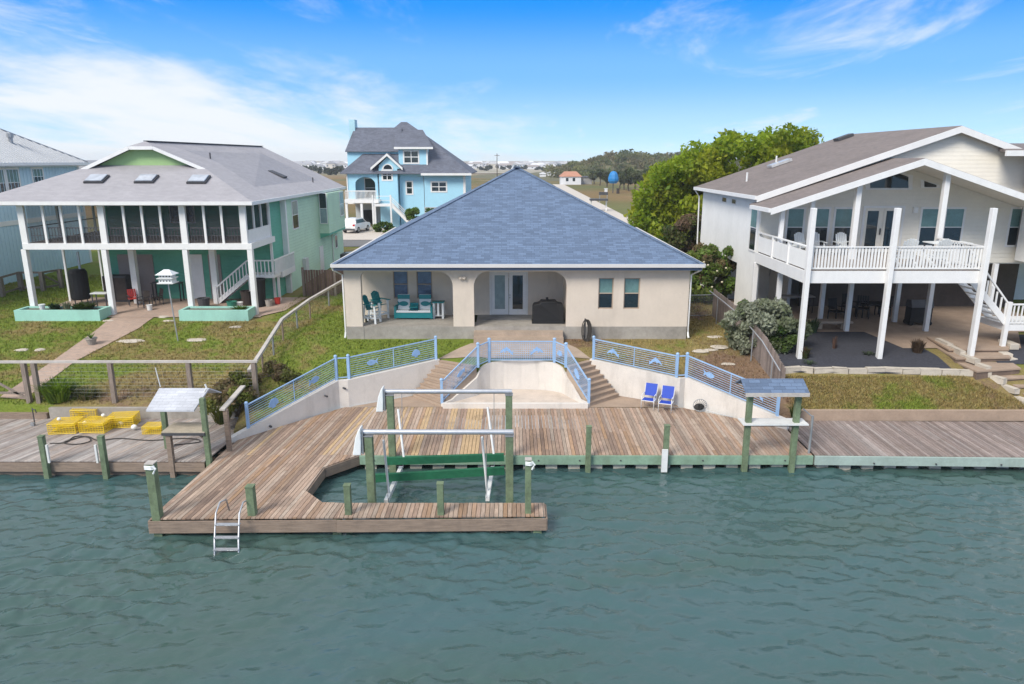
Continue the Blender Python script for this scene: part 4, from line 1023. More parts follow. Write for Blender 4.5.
# body
bx0, bx1, by0, by1 = -26.6, -15.55, 46.8, 65.3; gzw = gez - .241; gfl = P(200, 249.5, 42.5).z; gft = P(200, 243.5, 42.5).z
MX2 = mapper('+X', bx1)
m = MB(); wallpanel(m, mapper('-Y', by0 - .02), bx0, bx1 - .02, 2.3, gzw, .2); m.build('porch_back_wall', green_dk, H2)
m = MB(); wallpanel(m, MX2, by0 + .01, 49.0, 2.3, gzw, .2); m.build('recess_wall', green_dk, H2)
m = MB(); wallpanel(m, mapper('+X', bx1 + .3), 49.3, by1, 2.3, gzw, .3); wallpanel(m, mapper('-X', bx0), -by1, -by0, 2.3, gzw, .2); m.box(bx0, bx1, by1 - .2, by1, 2.3, gzw); m.build('side_wall', green_lap, H2)
m = MB(); m.box(bx1 - .02, bx1 + .34, 49.0, 49.29, 2.3, gzw); m.build('corner_board', white, H2)
sx_ = bx1 + .3
def ys(u, X): return X / ((u - 512) / FPX) * 1.0      # rough depth of an east wall pixel column
window(H2, '+X', sx_, 50.6, 51.9, 6.9, 8.75, (glass, glass_pale))
m = MB(); m.box(sx_, sx_ + .75, 57.6, 63.2, 5.9, gzw); bay = m.build('bay', green_lap, H2)
MB().prism([(sx_, 57.6), (sx_ + .75, 57.6), (sx_ + .75, 63.2), (sx_, 63.2)], [5.5, 5.75, 5.75, 5.5], [5.899] * 4).build('bay_bracket', green_dk, bay)
window(bay, '-Y', 57.6, sx_ + .12, sx_ + .63, 6.7, 9.0, (glass_pale, glass), fw=.05, sash=True)
window(bay, '+X', sx_ + .75, 61.6, 62.9, 7.0, 8.9, (glass_pale, glass))
window(H2, '+X', sx_, 63.6, 64.6, 7.0, 8.9, (glass, glass_teal))
MB().box(sx_ + .01, sx_ + .05, 57.0, 58.1, 2.7, 4.9).build('side_door', white, H2)
window(H2, '+X', sx_, 62.3, 63.0, 4.2, 5.2, glass, sash=False)
MB().box(sx_ + .005, sx_ + .25, 52.2, 53.0, 3.6, 4.6).build('meter_box', mat('pale grey box', (.55, .56, .55), .5, .1, 3), H2)
MB().tube([(sx_ + .06, 61.2, 2.7), (sx_ + .06, 61.2, 6.0)], .05, 8).build('conduit', white, H2)
# upper porch: floor, posts, screens
fy = 42.5; fx0, fx1 = P(21, 225, fy).x, P(248, 225, fy).x
MB().box(fx0 - .1, fx1 + .12, fy - .04, by0 - .03, gfl, gft).build('porch_floor_beam', white, H2)
cols = [P(u, 225, fy).x for u in (22, 102, 183, 243)]
for i, xx in enumerate(cols):
    MB().box(xx - .18, xx + .18, fy, fy + .2, gft, gzw).build('porch_column', white, H2)
for i, xx in enumerate([P(u, 290, fy).x for u in (30, 109, 189, 253)]):
    MB().box(xx - .15, xx + .15, fy - .02, fy + .28, 2.2, gfl).build('ground_post', white, H2, bevel=.015)
for a, b in zip(cols, cols[1:]):
    n = 4 if b - a > 3.6 else 3
    n = 4 if a != cols[2] else 3
    for i in range(1, n):
        xx = a + .22 + (b - a - .44) * i / n; MB().box(xx - .065, xx + .065, fy + .02, fy + .12, gft, gzw).build('mullion', white, H2)
    for i in range(n):
        q0 = a + .22 + (b - a - .44) * i / n; q1 = a + .22 + (b - a - .44) * (i + 1) / n
        MB().box(q0 + .06, q1 - .06, fy + .14, fy + .15, gft + .02, gzw).build('screen', screen, H2)
        r = MB(); r.box(q0 + .06, q1 - .06, fy + .22, fy + .27, gft + .86, gft + .92); 
        for k in range(6): xx = q0 + (q1 - q0) * (k + .5) / 6; r.box(xx - .012, xx + .012, fy + .23, fy + .255, gft + .05, gft + .86)
        r.box(q0 + .06, q1 - .06, fy + .225, fy + .265, gft + .42, gft + .45); r.build('screen_rail', mat('grey aluminium', (.22, .22, .24), .5, .1, 3), H2)
ex_ = cols[-1] + .2
for yy in (43.9, 45.2, 46.55): MB().box(ex_ - .12, ex_, yy - .06, yy + .06, gft, gzw).build('mullion', white, H2)
MB().box(ex_ - .09, ex_ - .08, fy + .2, 46.5, gft + .02, gzw).build('screen', screen, H2)
MB().box(ex_ - .13, ex_ + .01, fy + .21, 46.5, gft, gft + .75).build('knee_wall', white, H2)
MB().box(ex_ - .1, ex_ + .04, 46.56, 46.7, 2.3, gzw).build('corner_post', white, H2)
MB().box(fx0 - .05, fx0 + .12, fy + .2, 54, gfl, gft).build('side_beam', white, H2); MB().box(fx0, fx0 + .05, fy + .2, 54, gft + .86, gft + .92).build('side_rail', dkgrey, H2)
for yy in (46, 50, 54): MB().box(fx0 - .02, fx0 + .1, yy - .06, yy + .06, 2.3, gzw).build('side_post', white, H2)
MB().box(fx0 + .13, bx0 - .02, by0 - .04, 54, gft + .002, gft + .03).build('side_deck', timber_gr, H2)
MB().box(fx0 + .3, fx1 - .3, fy + .33, by0 - .05, gft + .002, gft + .03).build('porch_boards', timber_gr, H2)
# openings under the porch
for u0, u1, mt in ((120, 131, mat('taupe door', (.30, .25, .235), .6, .08, 1)), (137, 155, MATS['taupe door']), (192, 204, white), (210, 222, MATS['taupe door'])):
    a, b = P(u0, 275, by0).x, P(u1, 275, by0).x; MB().box(a, b, by0 - .07, by0 - .025, 2.6, 5.6).build('door', mt, H2)
for u in (135, 215):
    a = P(u, 275, 45.5).x; MB().box(a - .18, a + .18, 45.3, 45.65, 2.4, gfl).build('inner_post', white, H2)
window(H2, '-Y', by0 - .02, P(172, 225, by0).x, P(195, 225, by0).x, gft + .9, gft + 2.1, glass, sash=False)
# stair under the porch up to the east landing
st = thing('porch_stairs', 'white stair with balusters climbing under the right end of the screened porch', 'stairs', (-18.6, 45, 2.6))
a = P(218, 304, 45.4); zb_ = 2.6
n = 9; x0_, x1_ = a.x, -16.7; zt_ = 4.45
for yy in (45.3, 46.2): MB().bar((x0_, yy, zb_ + .1), (x1_, yy, zt_), .06, .28).build('stringer', white, st)
for i in range(n):
    x = x0_ + (x1_ - x0_) * (i + .5) / n; z = zb_ + (zt_ - zb_) * (i + .8) / n; MB().box(x - .16, x + .16, 45.34, 46.16, z, z + .04).build('tread', timber_gr, st)
m = MB(); m.bar((x0_, 45.25, zb_ + 1.05), (x1_, 45.25, zt_ + .95), .09, .09); m.box(x0_ - .07, x0_ + .07, 45.18, 45.32, 2.6, zb_ + 1.15); m.build('handrail', white, st)
for i in range(10):
    x = x0_ + (x1_ - x0_) * (i + .5) / 10; z = zb_ + (zt_ - zb_) * (i + .5) / 10; MB().box(x - .03, x + .03, 45.23, 45.27, z + .1, z + 1.0).build('baluster', white, st)
MB().box(-16.7, -15.05, 45.2, 46.55, 4.3, 4.48).build('landing', white, st)
MB().box(-15.54, -15.0, 46.75, 49.6, 4.1, 4.48).build('landing_beam', white, st)
MB().bar((-16.7, 45.25, 5.4), (-15.05, 45.25, 5.4), .08, .08).build('handrail', white, st)
MB().bar((-15.05, 45.25, 5.4), (-15.02, 49.6, 5.4), .08, .08).build('handrail', white, st)
for i in range(7): MB().box(-16.6 + i * .24, -16.54 + i * .24, 45.23, 45.27, 4.481, 5.37).build('baluster', white, st)
for i in range(18): MB().box(-15.06, -15.0, 45.5 + i * .235, 45.56 + i * .235, 4.481, 5.37).build('baluster', white, st)
for xx, yy in ((-16.65, 45.3), (-15.1, 46.1)): MB().box(xx - .07, xx + .07, yy - .07, yy + .07, 2.4, 4.299).build('post', white, st)

# ================================================================ the pale blue house at the left edge
H3 = thing('pale_blue_house', 'pale blue board and batten house with ribbed metal roof cut by the left edge', 'house', (-40, 52, 2.6))
bX = -37.1; eX = -36.5; bz = 11.35; ry, rz3, rX = 57.0, 15.4, -43.0
m = MB(); rface(m, [(eX, 38, bz), (eX, 63.9, bz), (rX, ry, rz3), (rX, 38, rz3)], .1); rface(m, [(eX, 63.9, bz), (-49.5, 63.9, bz), (rX, ry, rz3)], .1); rface(m, [(-49.5, 63.9, bz), (-49.5, 38, bz), (rX, 38, rz3), (rX, ry, rz3)], .1)
r_ = m.build('roof', metal_roof, H3)
m = MB()
for i in range(64):
    y = 38.2 + i * .4; t = 1 if y < ry else (63.9 - y) / (63.9 - ry)
    if t <= .02: continue
    m.bar((eX, y, bz + .03), (eX + (rX - eX) * t, y, bz + (rz3 - bz) * t + .03), .05, .05)
m.build('seams', metal_roof, r_)
trimline([(eX, 63.9, bz), (rX, ry, rz3)], .2, .05, 'hip_cap', galv, r_, .04)
MB().tube([(-38.9, 58.0, 12.6), (-38.9, 58.0, 13.25)], .16, 8).tube([(-38.9, 58.0, 13.25), (-38.9, 58.0, 13.55)], .25, 8).build('vent_pipe', galv_d, r_)
m = MB(); m.bar((eX + .06, 38, bz - .11), (eX + .06, 63.95, bz - .11), .12, .2); m.build('gutter', white, H3)
MB().box(-49.3, eX, 38, 63.8, bz - .28, bz - .23).build('soffit', white, H3)
m = MB(); m.box(-49, bX, 38.3, 63.3, 2.3, bz - .281); m.build('wall', blue_bat, H3)
m = MB()
for i in range(62): m.box(bX, bX + .025, 38.5 + i * .4, 38.55 + i * .4, 2.3, bz - .29)
m.build('battens', blue_bat, H3)
MB().box(bX - .1, bX + .04, 38.2, 63.35, 6.85, 7.2).build('band_board', white, H3)
MB().box(bX - .1, bX + .05, 63.15, 63.4, 2.3, bz - .282).build('corner_board', white, H3)
for y0, y1, z0, z1 in ((52.0, 53.9, 9.0, 10.85), (54.25, 55.5, 9.0, 10.85), (57.2, 58.4, 9.75, 10.85)): window(H3, '+X', bX, y0, y1, z0, z1, (glass, glass_teal), fw=.16)
MB().box(bX, bX + .12, 50.6, 51.0, 5.0, 5.3).build('wall_lamp', dkgrey, H3)

# ================================================================ the white house on the right
H4 = thing('white_house', 'white two storey house with brown grey gable roofs and a raised white deck', 'house', (20, 40, 2.6))
YF4, YB4 = 40.0, 53.0
A4 = P(962, 125.5, YF4 - .45); E4 = P(757, 195, YF4 - .45); E4b = P(698.5, 187, YB4)
rX4, rz4, eX4, ez4 = A4.x, A4.z, E4.x, (E4.z + E4b.z) / 2
dX4 = rX4 - eX4; rR = rX4 + dX4
m = MB(); y0 = YF4 - .45
rface(m, [(eX4, YB4, ez4), (eX4, y0, ez4), (rX4, y0, rz4), (rX4, YB4, rz4)], .14); rface(m, [(rR, y0, ez4), (rR, YB4, ez4), (rX4, YB4, rz4), (rX4, y0, rz4)], .14)
roof4 = m.build('upper_roof', sh_brown, H4)
def gable_trim(y, xl, zl, xp, zp, xr, zr, name, par, h=.3):
    m = MB(); m.xprism([(xl, zl - h), (xp, zp - h), (xp, zp - .02), (xl, zl - .02)], y - .06, y - .01); m.xprism([(xp, zp - h), (xr, zr - h), (xr, zr - .02), (xp, zp - .02)], y - .06, y - .01); m.build(name, white, par)
gable_trim(y0, eX4, ez4, rX4, rz4, rR, ez4, 'rake_board', roof4, .36)
m = MB(); m.bar((eX4 - .06, y0 - .06, ez4 - .12), (eX4 - .06, YB4, ez4 - .12), .13, .2); m.build('gutter', white, roof4)
MB().tube([(eX4 - .06, YB4 - .1, ez4 - .2), (eX4 + .3, YB4 - .1, ez4 - .7), (eX4 + .42, YB4 - .1, 3)], .05, 8).build('downspout', white, H4)
def slope4(x): return ez4 + (x - eX4) / dX4 * (rz4 - ez4)
c = P(781, 163.5, 49.0); MB().bar((c.x - .75, 49, slope4(c.x - .75) + .12), (c.x + .55, 49, slope4(c.x + .55) + .12), .9, .16).build('skylight', mat('pale skylight', (.5, .5, .5), .2, .2, 2), roof4)
c = P(878, 131, 51.5); xx = rX4 - .9; MB().bar((xx - .7, 51.0, slope4(xx - .7) + .12), (xx + .3, 51.0, slope4(xx + .3) + .12), .8, .18).build('roof_vent', dkgrey, roof4)
for xx, yy in ((eX4 + 1.6, 46.5), (eX4 + 4.6, 50)): MB().tube([(xx, yy, slope4(xx) - .1), (xx, yy, slope4(xx) + .55)], .06, 8).build('vent_pipe', pvc, roof4)
wX4 = P(757, 240, YF4).x + .12
# porch roof
YP = 36.6
Pk = P(925, 158, YP); Lw = P(771, 208, YP); pxk, pzk = Pk.x, Pk.z; pxl, pzl = Lw.x, Lw.z; pxr = pxk + (pxk - pxl)
m = MB(); rface(m, [(pxl, YF4 - .02, pzl), (pxl, YP, pzl), (pxk, YP, pzk), (pxk, YF4 - .02, pzk)], .14); rface(m, [(pxr, YP, pzl), (pxr, YF4 - .02, pzl), (pxk, YF4 - .02, pzk), (pxk, YP, pzk)], .14)
proof = m.build('porch_roof', sh_brown, H4)
gable_trim(YP, pxl, pzl, pxk, pzk, pxr, pzl, 'rake_board', proof, .34)
m = MB(); m.bar((pxl - .06, YP - .06, pzl - .12), (pxl - .06, YF4 - .46, pzl - .12), .13, .2); m.build('gutter', white, proof)
m = MB(); m.xprism([(pxl, pzl - .145), (pxk, pzk - .145), (pxk, pzk - .165), (pxl, pzl - .165)][::-1], YP + .01, YF4 - .03); m.xprism([(pxk, pzk - .145), (pxr, pzl - .145), (pxr, pzl - .165), (pxk, pzk - .165)][::-1], YP + .01, YF4 - .03); m.build('porch_soffit', cream_sid, proof)
# walls
dkz = P(890, 271, 33.0).z; dkb = P(890, 283, 33.0).z
upz = dkb
m = MB(); m.xprism([(wX4, 6.0), (rR - .5, 6.0), (rR - .5, slope4(wX4) - .2), (rX4, rz4 - .2), (wX4, slope4(wX4) - .2)], YF4, YF4 + .25); m.build('front_wall', cream_sid, H4)
m = MB(); wallpanel(m, mapper('-X', wX4), -(YB4 - .5), -(YF4 + .251), 6.0, slope4(wX4) - .15, .25); wallpanel(m, mapper('-X', wX4), -(YB4 - .5), -47.2, 2.4, 5.999, .25); wallpanel(m, mapper('-X', wX4), -(43.6), -(YF4 + .25), 2.4, 5.999, .25)
slab(m, mapper('-X', wX4), -47.2, -43.6, 5.5, 5.999, -.25, 0); m.box(wX4 + .25, rR - .5, YB4 - .75, YB4 - .5, 2.4, slope4(wX4) - .15); m.build('side_wall', wall_white, H4)
MB().box(wX4 + .26, rR - .6, YF4 + .3, YB4 - .8, 5.9, 6.0).build('upper_floor', white, H4)
MB().box(wX4 + 3.0, wX4 + 3.2, 43, 47.5, 2.4, 5.9).build('garage_back_wall', white, H4)
MB().box(wX4 + .4, 40, 46.2, 46.4, 2.4, 5.89).build('ground_back_wall', wall_white, H4)
for u0, u1, v0, v1 in ((726, 730.5, 202, 204.5), (735, 739, 204, 206.5)):
    a, b = wX4 / ((u0 - 512) / FPX), wX4 / ((u1 - 512) / FPX)
    window(H4, '-X', wX4, -(47.6 if u0 < 730 else 45.5), -(46.7 if u0 < 730 else 44.7), 8.95, 9.2, glass, fw=.05, sash=False)
window(H4, '-X', wX4, -41.6, -40.6, 6.6, 9.1, (glass, glass_teal), fw=.09)
MY4 = YF4
def pwin(u0, u1, v0, v1, **k): return window(H4, '-Y', MY4, P(u0, 230, MY4).x, P(u1, 230, MY4).x, P(900, v1, MY4).z, P(900, v0, MY4).z, **k)
for u0, u1 in ((787, 802), (814, 827), (834, 850), (920, 937), (944, 961), (1009, 1018), (1020, 1032)): pwin(u0, u1, 209, 245, gl=(glass, glass_teal), fw=.11)
# double door
a, b = P(863, 230, MY4).x, P(900, 230, MY4).x; z0_, z1_ = dkz + .02, P(900, 208, MY4).z
dd = MB(); Mq = mapper('-Y', MY4); slab(dd, Mq, a - .12, a, z0_, z1_ + .12, 0, .04); slab(dd, Mq, b, b + .12, z0_, z1_ + .12, 0, .04); slab(dd, Mq, a, b, z1_, z1_ + .12, 0, .04); dd = dd.build('double_door', white, H4)
mid = (a + b) / 2
for p, q in ((a, mid - .01), (mid + .01, b)):
    m = MB(); wallpanel(m, mapper('-Y', MY4 - .035), p + .004, q - .004, z0_ + .01, z1_ - .004, .03, [(p + .14, q - .26 if p == a else q - .14, z0_ + .15, z1_ - .15)]); m.build('door_leaf', cream_sid, dd)
    m = MB(); slab(m, mapper('-Y', MY4 - .004), p + .12, q - .12, z0_ + .13, z1_ - .13, 0, .012); m.build('pane', glass, dd)
MB().box(mid - .14, mid - .08, MY4 - .1, MY4 - .04, z0_ + .95, z0_ + 1.3).build('handle', dkgrey, dd)
# trapezoid windows under the porch gable
def trapwin(pts):
    q = [(P(u, v, MY4).x, P(u, v, MY4).z) for u, v in pts]; c = (sum(p[0] for p in q) / len(q), sum(p[1] for p in q) / len(q))
    big_ = [(c[0] + (p[0] - c[0]) * (1 + .24 / max(.4, abs(p[0] - c[0]))), c[1] + (p[1] - c[1]) * (1 + .09 / max(.2, abs(p[1] - c[1])))) for p in q]
    o = MB().xprism(big_, MY4 - .03, MY4 - .005).build('window', white, H4); MB().xprism(q, MY4 - .045, MY4 - .031).build('pane', glass, o)
trapwin([(870, 188), (908, 188), (908, 177), (893, 171), (870, 178)]); trapwin([(842, 188), (854, 188), (854, 184)]); trapwin([(924, 187), (936, 187), (936, 185), (924, 181)])
MB().box(P(915, 209, MY4).x - .12, P(915, 209, MY4).x + .12, MY4 - .12, MY4 - .002, P(900, 210, MY4).z - .15, P(900, 210, MY4).z + .15).build('wall_lamp', white, H4)
# far right upper wing
c = P(1006, 158, 41.2)
MB().box(c.x + .3, c.x + 14, 38.6, 39.6, 6.2, P(1010, 152, 38.6).z - .1).build('right_wing_wall', wall_white, H4)
zz = P(1010, 150, 38.3).z; x_ = P(1006, 152, 38.3).x
m = MB(); rface(m, [(x_, 38.2, zz), (x_ + 16, 38.2, zz), (x_ + 16, 46, zz + .5), (x_ + 3, 46, zz + .5)], .14); m.build('right_wing_roof', sh_brown, H4)
MB().box(x_ - .1, x_ + 16, 38.05, 38.2, zz - .3, zz - .02).build('right_wing_gutter', white, H4)
# deck
x0d, x1d = P(806, 280, 33).x, P(981, 280, 33).x; xbl = P(757, 255, YF4).x - .0
deck = thing('raised_deck', 'raised white timber deck with slatted railing on tall posts in front of the white house', 'deck', (17, 33, 2.6))
m = MB(); m.prism([(x0d, 33.06), (x1d, 33.06), (x1d, YF4 - .06), (wX4, YF4 - .06)], dkz - .12, dkz); m.build('deck_boards', timber_gr, deck)
m = MB(); m.bar((x0d - .05, 33.0, (dkz + dkb) / 2), (x1d + .05, 33.0, (dkz + dkb) / 2), .1, dkz - dkb); m.build('front_beam', white, deck)
m = MB(); m.bar((x0d - .06, 33.06, (dkz + dkb) / 2), (wX4 - .1, YF4 - .02, (dkz + dkb) / 2), .1, dkz - dkb); m.build('side_beam', white, deck); m = MB(); m.bar((x1d + .0, 33.06, (dkz + dkb) / 2), (x1d + .0, YF4 - .06, (dkz + dkb) / 2), .1, dkz - dkb); m.build('side_beam', white, deck)
for y in (35.2, 37.4): MB().bar((x0d + .1, y, dkb + .1), (x1d - .1, y, dkb + .1), .12, .28).build('cross_beam', white, deck)
rt = P(890, 247, 33).z
for (u, v) in ((804.5, 285), (886, 285), (979, 285)):
    x = P(u, v, 33).x; zt4 = P(u, 208, 32.85).z
    MB().box(x - .105, x + .105, 32.68, 32.94, 2.0, zt4).build('tall_post', white, deck, bevel=.012)
m = MB(); m.bar((x0d + .1, 33.0, rt), (x1d - .1, 33.0, rt), .12, .05); m.bar((x0d + .1, 33.0, dkz + .12), (x1d - .1, 33.0, dkz + .12), .05, .07); frail = m.build('front_rail', white, deck)
nb = 52
for i in range(nb):
    x = x0d + .2 + (x1d - x0d - .4) * i / (nb - 1); 
    if i == 0: b0 = MB().box(x - .045, x + .045, 32.985, 33.015, dkz + .15, rt - .03).build('baluster', white, frail); xb0 = x
    else:
        c = b0.copy(); COL.objects.link(c); c.parent = frail; c.location = (x - xb0, 0, 0)
# left privacy panel and right rail
m = MB(); a = Vector((x0d - .02, 33.12, 0)); b = Vector((wX4 - .06, YF4 - .1, 0))
for p, q in ((a, b),): m.bar(p + Vector((0, 0, dkz + .48)), q + Vector((0, 0, dkz + .48)), .05, .82); m.bar(p + Vector((0, 0, rt)), q + Vector((0, 0, rt)), .12, .06)
m.build('side_panel', wall_white, deck)
for t in (.33, .66): c = a.lerp(b, t); MB().box(c.x - .08, c.x + .08, c.y - .06, c.y + .06, dkb, rt - .04).build('panel_post', white, deck)
m = MB(); m.bar((x1d - .02, 33.1, rt), (x1d - .02, 36.9, rt), .1, .06); m.bar((x1d - .02, 33.1, dkz + .12), (x1d - .02, 36.9, dkz + .12), .05, .07)
for i in range(16): y = 33.3 + i * .23; m.box(x1d - .035, x1d - .005, y - .03, y + .03, dkz + .15, rt - .03)
m.build('side_rail', white, deck)
# roof posts and the posts under the deck behind them
def post4(u, v, Y, z0, z1, name, par, s=.13):
    x = P(u, v, Y).x; MB().box(x - s, x + s, Y - s, Y + s, z0, z1).build(name, white, par, bevel=.01)
def pslope(x): return pzk - abs(x - pxk) / (pxk - pxl) * (pzk - pzl)
for u, v in ((854, 230), (941, 220)): x = P(u, v, YP + .5).x; post4(u, v, YP + .5, dkz, pslope(x) - .17, 'roof_post', H4)
x = P(783, 230, YP + .5).x; post4(781, 230, YP + .5, dkz, pslope(x) - .17, 'roof_post', H4, .1); post4(810, 230, YP + .5, dkz, pslope(P(810, 230, YP + .5).x) - .17, 'roof_post', H4, .1)
for u, v in ((849, 305), (897, 300), (929, 305), (822, 300), (779, 290), (990, 300), (1040, 300)): post4(u, v, 37.3 if v != 300 else 39.5, 2.3, dkb - (.05 if v != 300 else 0), 'support_post', deck, .11)
post4(758, 240, YF4 - .1, 2.4, dkb, 'support_post', deck, .12)
# ground floor windows
window(H4, '-Y', 46.2, P(769, 280, 46.2).x, P(778, 280, 46.2).x, 4.3, 5.6, glass); window(H4, '-Y', 46.2, P(784, 280, 46.2).x, P(798, 280, 46.2).x, 4.3, 5.6, glass)
MB().box(P(800, 280, 44).x, 31, 43.8, 44.0, 2.4, 5.88).build('shade_wall', mat('deck shade brown', (.10, .075, .06), .8, .2, 1.5), H4)  # dark brown wall stands in for the deep shade under the deck
# deck stair and lower landing on the right
st4 = thing('deck_stairs', 'white open stair and railed landing coming down right of the raised deck', 'stairs', (23, 34, 3))
sx0, sx1 = x1d + .1, P(1001, 300, 34.6).x; zl4 = P(1010, 322, 34.6).z
for yy in (34.0, 35.2): MB().bar((sx0 - .6, yy, dkz + .15), (sx1, yy, zl4 + .1), .07, .3).build('stringer', white, st4)
n = 9
for i in range(n):
    x = sx0 - .5 + (sx1 - sx0 + .5) * (i + .5) / n; z = dkz + (zl4 - dkz) * (i + .5) / n; MB().box(x - .17, x + .17, 34.04, 35.16, z, z + .05).build('tread', white, st4)
m = MB(); m.bar((sx0 - .2, 34.0, dkz + .9), (sx1, 34.0, zl4 + 1.0), .09, .07); m.build('handrail', white, st4)
for i in range(8):
    x = sx0 + (sx1 - sx0) * (i + .5) / 8; z = dkz + (zl4 - dkz) * ((x - sx0 + .6) / (sx1 - sx0 + .6)); MB().box(x - .03, x + .03, 33.97, 34.03, z + .1, z + .95).build('baluster', white, st4)
MB().box(sx1, sx1 + 5, 34.0, 36.0, zl4 - .3, zl4).build('landing', white, st4)
m = MB(); m.bar((sx1, 34.0, zl4 + 1.0), (sx1 + 5, 34.0, zl4 + 1.0), .1, .07); m.bar((sx1, 34.0, zl4 + .1), (sx1 + 5, 34.0, zl4 + .1), .05, .06); m.build('handrail', white, st4)
for i in range(24): x = sx1 + .1 + i * .2; MB().box(x - .03, x + .03, 33.98, 34.02, zl4 + .1, zl4 + .97).build('baluster', white, st4)
for x in (sx1 + .02, sx1 + 2.3, sx1 + 4.8): MB().box(x - .1, x + .1, 33.9, 34.08, 2.2, zl4 + 1.12).build('post', white, st4)

# ================================================================ the bright blue house across the street
H5 = thing('turquoise_house', 'tall turquoise house with slate roofs, arched entry and white outside stair', 'house', (-14, 94, 3))
YA = 94.0
def bx5(u, v, Y=YA): return P(u, v, Y)
zg5 = 2.6
def fbox(u0, u1, v0, v1, y0, y1, name, mt, par=H5, zb=None):
    a, b = bx5(u0, v0, y0), bx5(u1, v1, y0); return MB().box(a.x, b.x, y0, y1, zb if zb is not None else b.z, a.z).build(name, mt, par)
fbox(424, 466, 174, 235, YA, YA + 14, 'right_wing', aqua, zb=zg5)
fbox(463, 466.3, 174, 235, YA - .03, YA + .2, 'corner_board', white, zb=zg5); fbox(423.5, 425.2, 174, 235, YA - .03, YA + .2, 'corner_board', white, zb=zg5)
fbox(398.4, 425.3, 150, 240, YA + .3, YA + 13, 'middle_tower', aqua, zb=zg5)
fbox(378.5, 399.8, 168, 240, YA - .6, YA + 12, 'gable_bay', aqua, zb=zg5)
fbox(346, 378.4, 168, 202, YA + 2.2, YA + 13, 'entry_wall', aqua)
fbox(346, 348.8, 170, 203, YA - .5, YA + 12, 'side_wall', white)
fbox(424.5, 463, 207, 240, YA - .05, YA + .1, 'base_band', mat('grey block', (.42, .46, .48), .8, .1, 1), zb=zg5)
# arched entry front
a, b = bx5(347, 170, YA - .4), bx5(378.5, 202, YA - .4); m = MB(); oa, ob = bx5(355.5, 190, YA - .4).x, bx5(375.5, 190, YA - .4).x; zt5 = bx5(365, 177, YA - .4).z
wallpanel(m, mapper('-Y', YA - .4), a.x, b.x, b.z, a.z, .3, [(oa, ob, b.z, zt5)])
am = (oa + ob) / 2; rw = (ob - oa) / 2; pts = [(am - rw * math.cos(t), zt5 - .001 + .9 * math.sin(t) - .9) for t in np.linspace(0, math.pi, 13)]
for p, q in zip(pts, pts[1:]): m.xprism([p, q, (q[0], zt5 + .001), (p[0], zt5 + .001)], YA - .397, YA - .103)
m.build('entry_arch', aqua, H5)
window(H5, '-Y', YA + 2.2, bx5(362, 190).x, bx5(375, 190).x, bx5(362, 198).z, bx5(362, 179).z, glass, fw=.12, name='entry_door')
fbox(344.5, 378.5, 199.5, 203, YA - 2.2, YA + 3, 'balcony_floor', white)
m = MB(); a, b = bx5(345, 191, YA - 2.1), bx5(377, 198, YA - 2.1); m.box(a.x, b.x, YA - 2.15, YA - 2.05, a.z - .06, a.z + .06)
for i in range(26): x = a.x + (b.x - a.x) * i / 25; m.box(x - .03, x + .03, YA - 2.13, YA - 2.07, b.z - .3, a.z - .06)
m.build('balcony_rail', white, H5)
for u in (347, 362, 375): x = bx5(u, 215, YA - 2).x; MB().box(x - .14, x + .14, YA - 2.1, YA - 1.82, zg5, bx5(360, 202, YA - 2).z).build('carport_post', white, H5)
x = bx5(358, 215, YA + 6); MB().box(bx5(346, 215).x, bx5(378, 215).x, YA + 6, YA + 6.2, zg5, bx5(360, 203).z).build('carport_back', mat('pale grey siding', (.5, .54, .56), .7, .08, 1), H5)
a, b = bx5(361, 210, YA + 5.9), bx5(374, 222, YA + 5.9); MB().box(a.x, b.x, YA + 5.88, YA + 5.99, zg5, a.z).build('carport_dark_panel', dark, H5)  # flat black panel stands in for the unlit depth of the carport
fbox(346, 378, 203, 204, YA + 2.2, YA + 6.2, 'carport_ceiling', white)
# roofs
def p3(u, v, Y): return tuple(P(u, v, Y))
m = MB()
e1, e2 = p3(421, 173, YA - .8), p3(471.5, 173, YA - .8); zE = e1[2]; e2 = (e2[0], e2[1], zE); pkL, pkR = p3(401, 122, YA + 6), p3(407, 122, YA + 6); zP = pkL[2]; pkR = (pkR[0], pkR[1], zP)
e3 = (e2[0], YA + 14.6, zE); e0l = p3(339.5, 167.5, YA - .9); zL = e0l[2]
rface(m, [(e0l[0], YA - .9, zE), (e2[0], YA - .9, zE), pkR, pkL]); rface(m, [e2, e3, pkR]); rface(m, [e3, (e0l[0], YA + 14.6, zE), pkL, pkR]); rface(m, [(e0l[0], YA + 14.6, zE), (e0l[0], YA - .9, zE), pkL])
rf5 = m.build('main_roof', sh_slate, H5)
g0, g1 = p3(354.5, 127.5, YA + 4.5), p3(402, 127.5, YA + 4.5); m = MB(); zU = P(345, 151, YA + 1.2).z
rface(m, [(P(345, 150, YA + 1.2).x, YA + 1.2, zU), (g1[0], YA + 1.2, zU), g1, g0]); rface(m, [(g1[0], YA + 8, zU), (P(345, 150, YA + 1.2).x, YA + 8, zU), g0, g1]); rface(m, [(P(345, 150, YA + 1.2).x, YA + 8, zU), (P(345, 150, YA + 1.2).x, YA + 1.2, zU), g0]); m.build('upper_roof', sh_slate, H5)
fbox(347, 400, 150, 168, YA + 1.6, YA + 7.5, 'upper_wall', aqua)
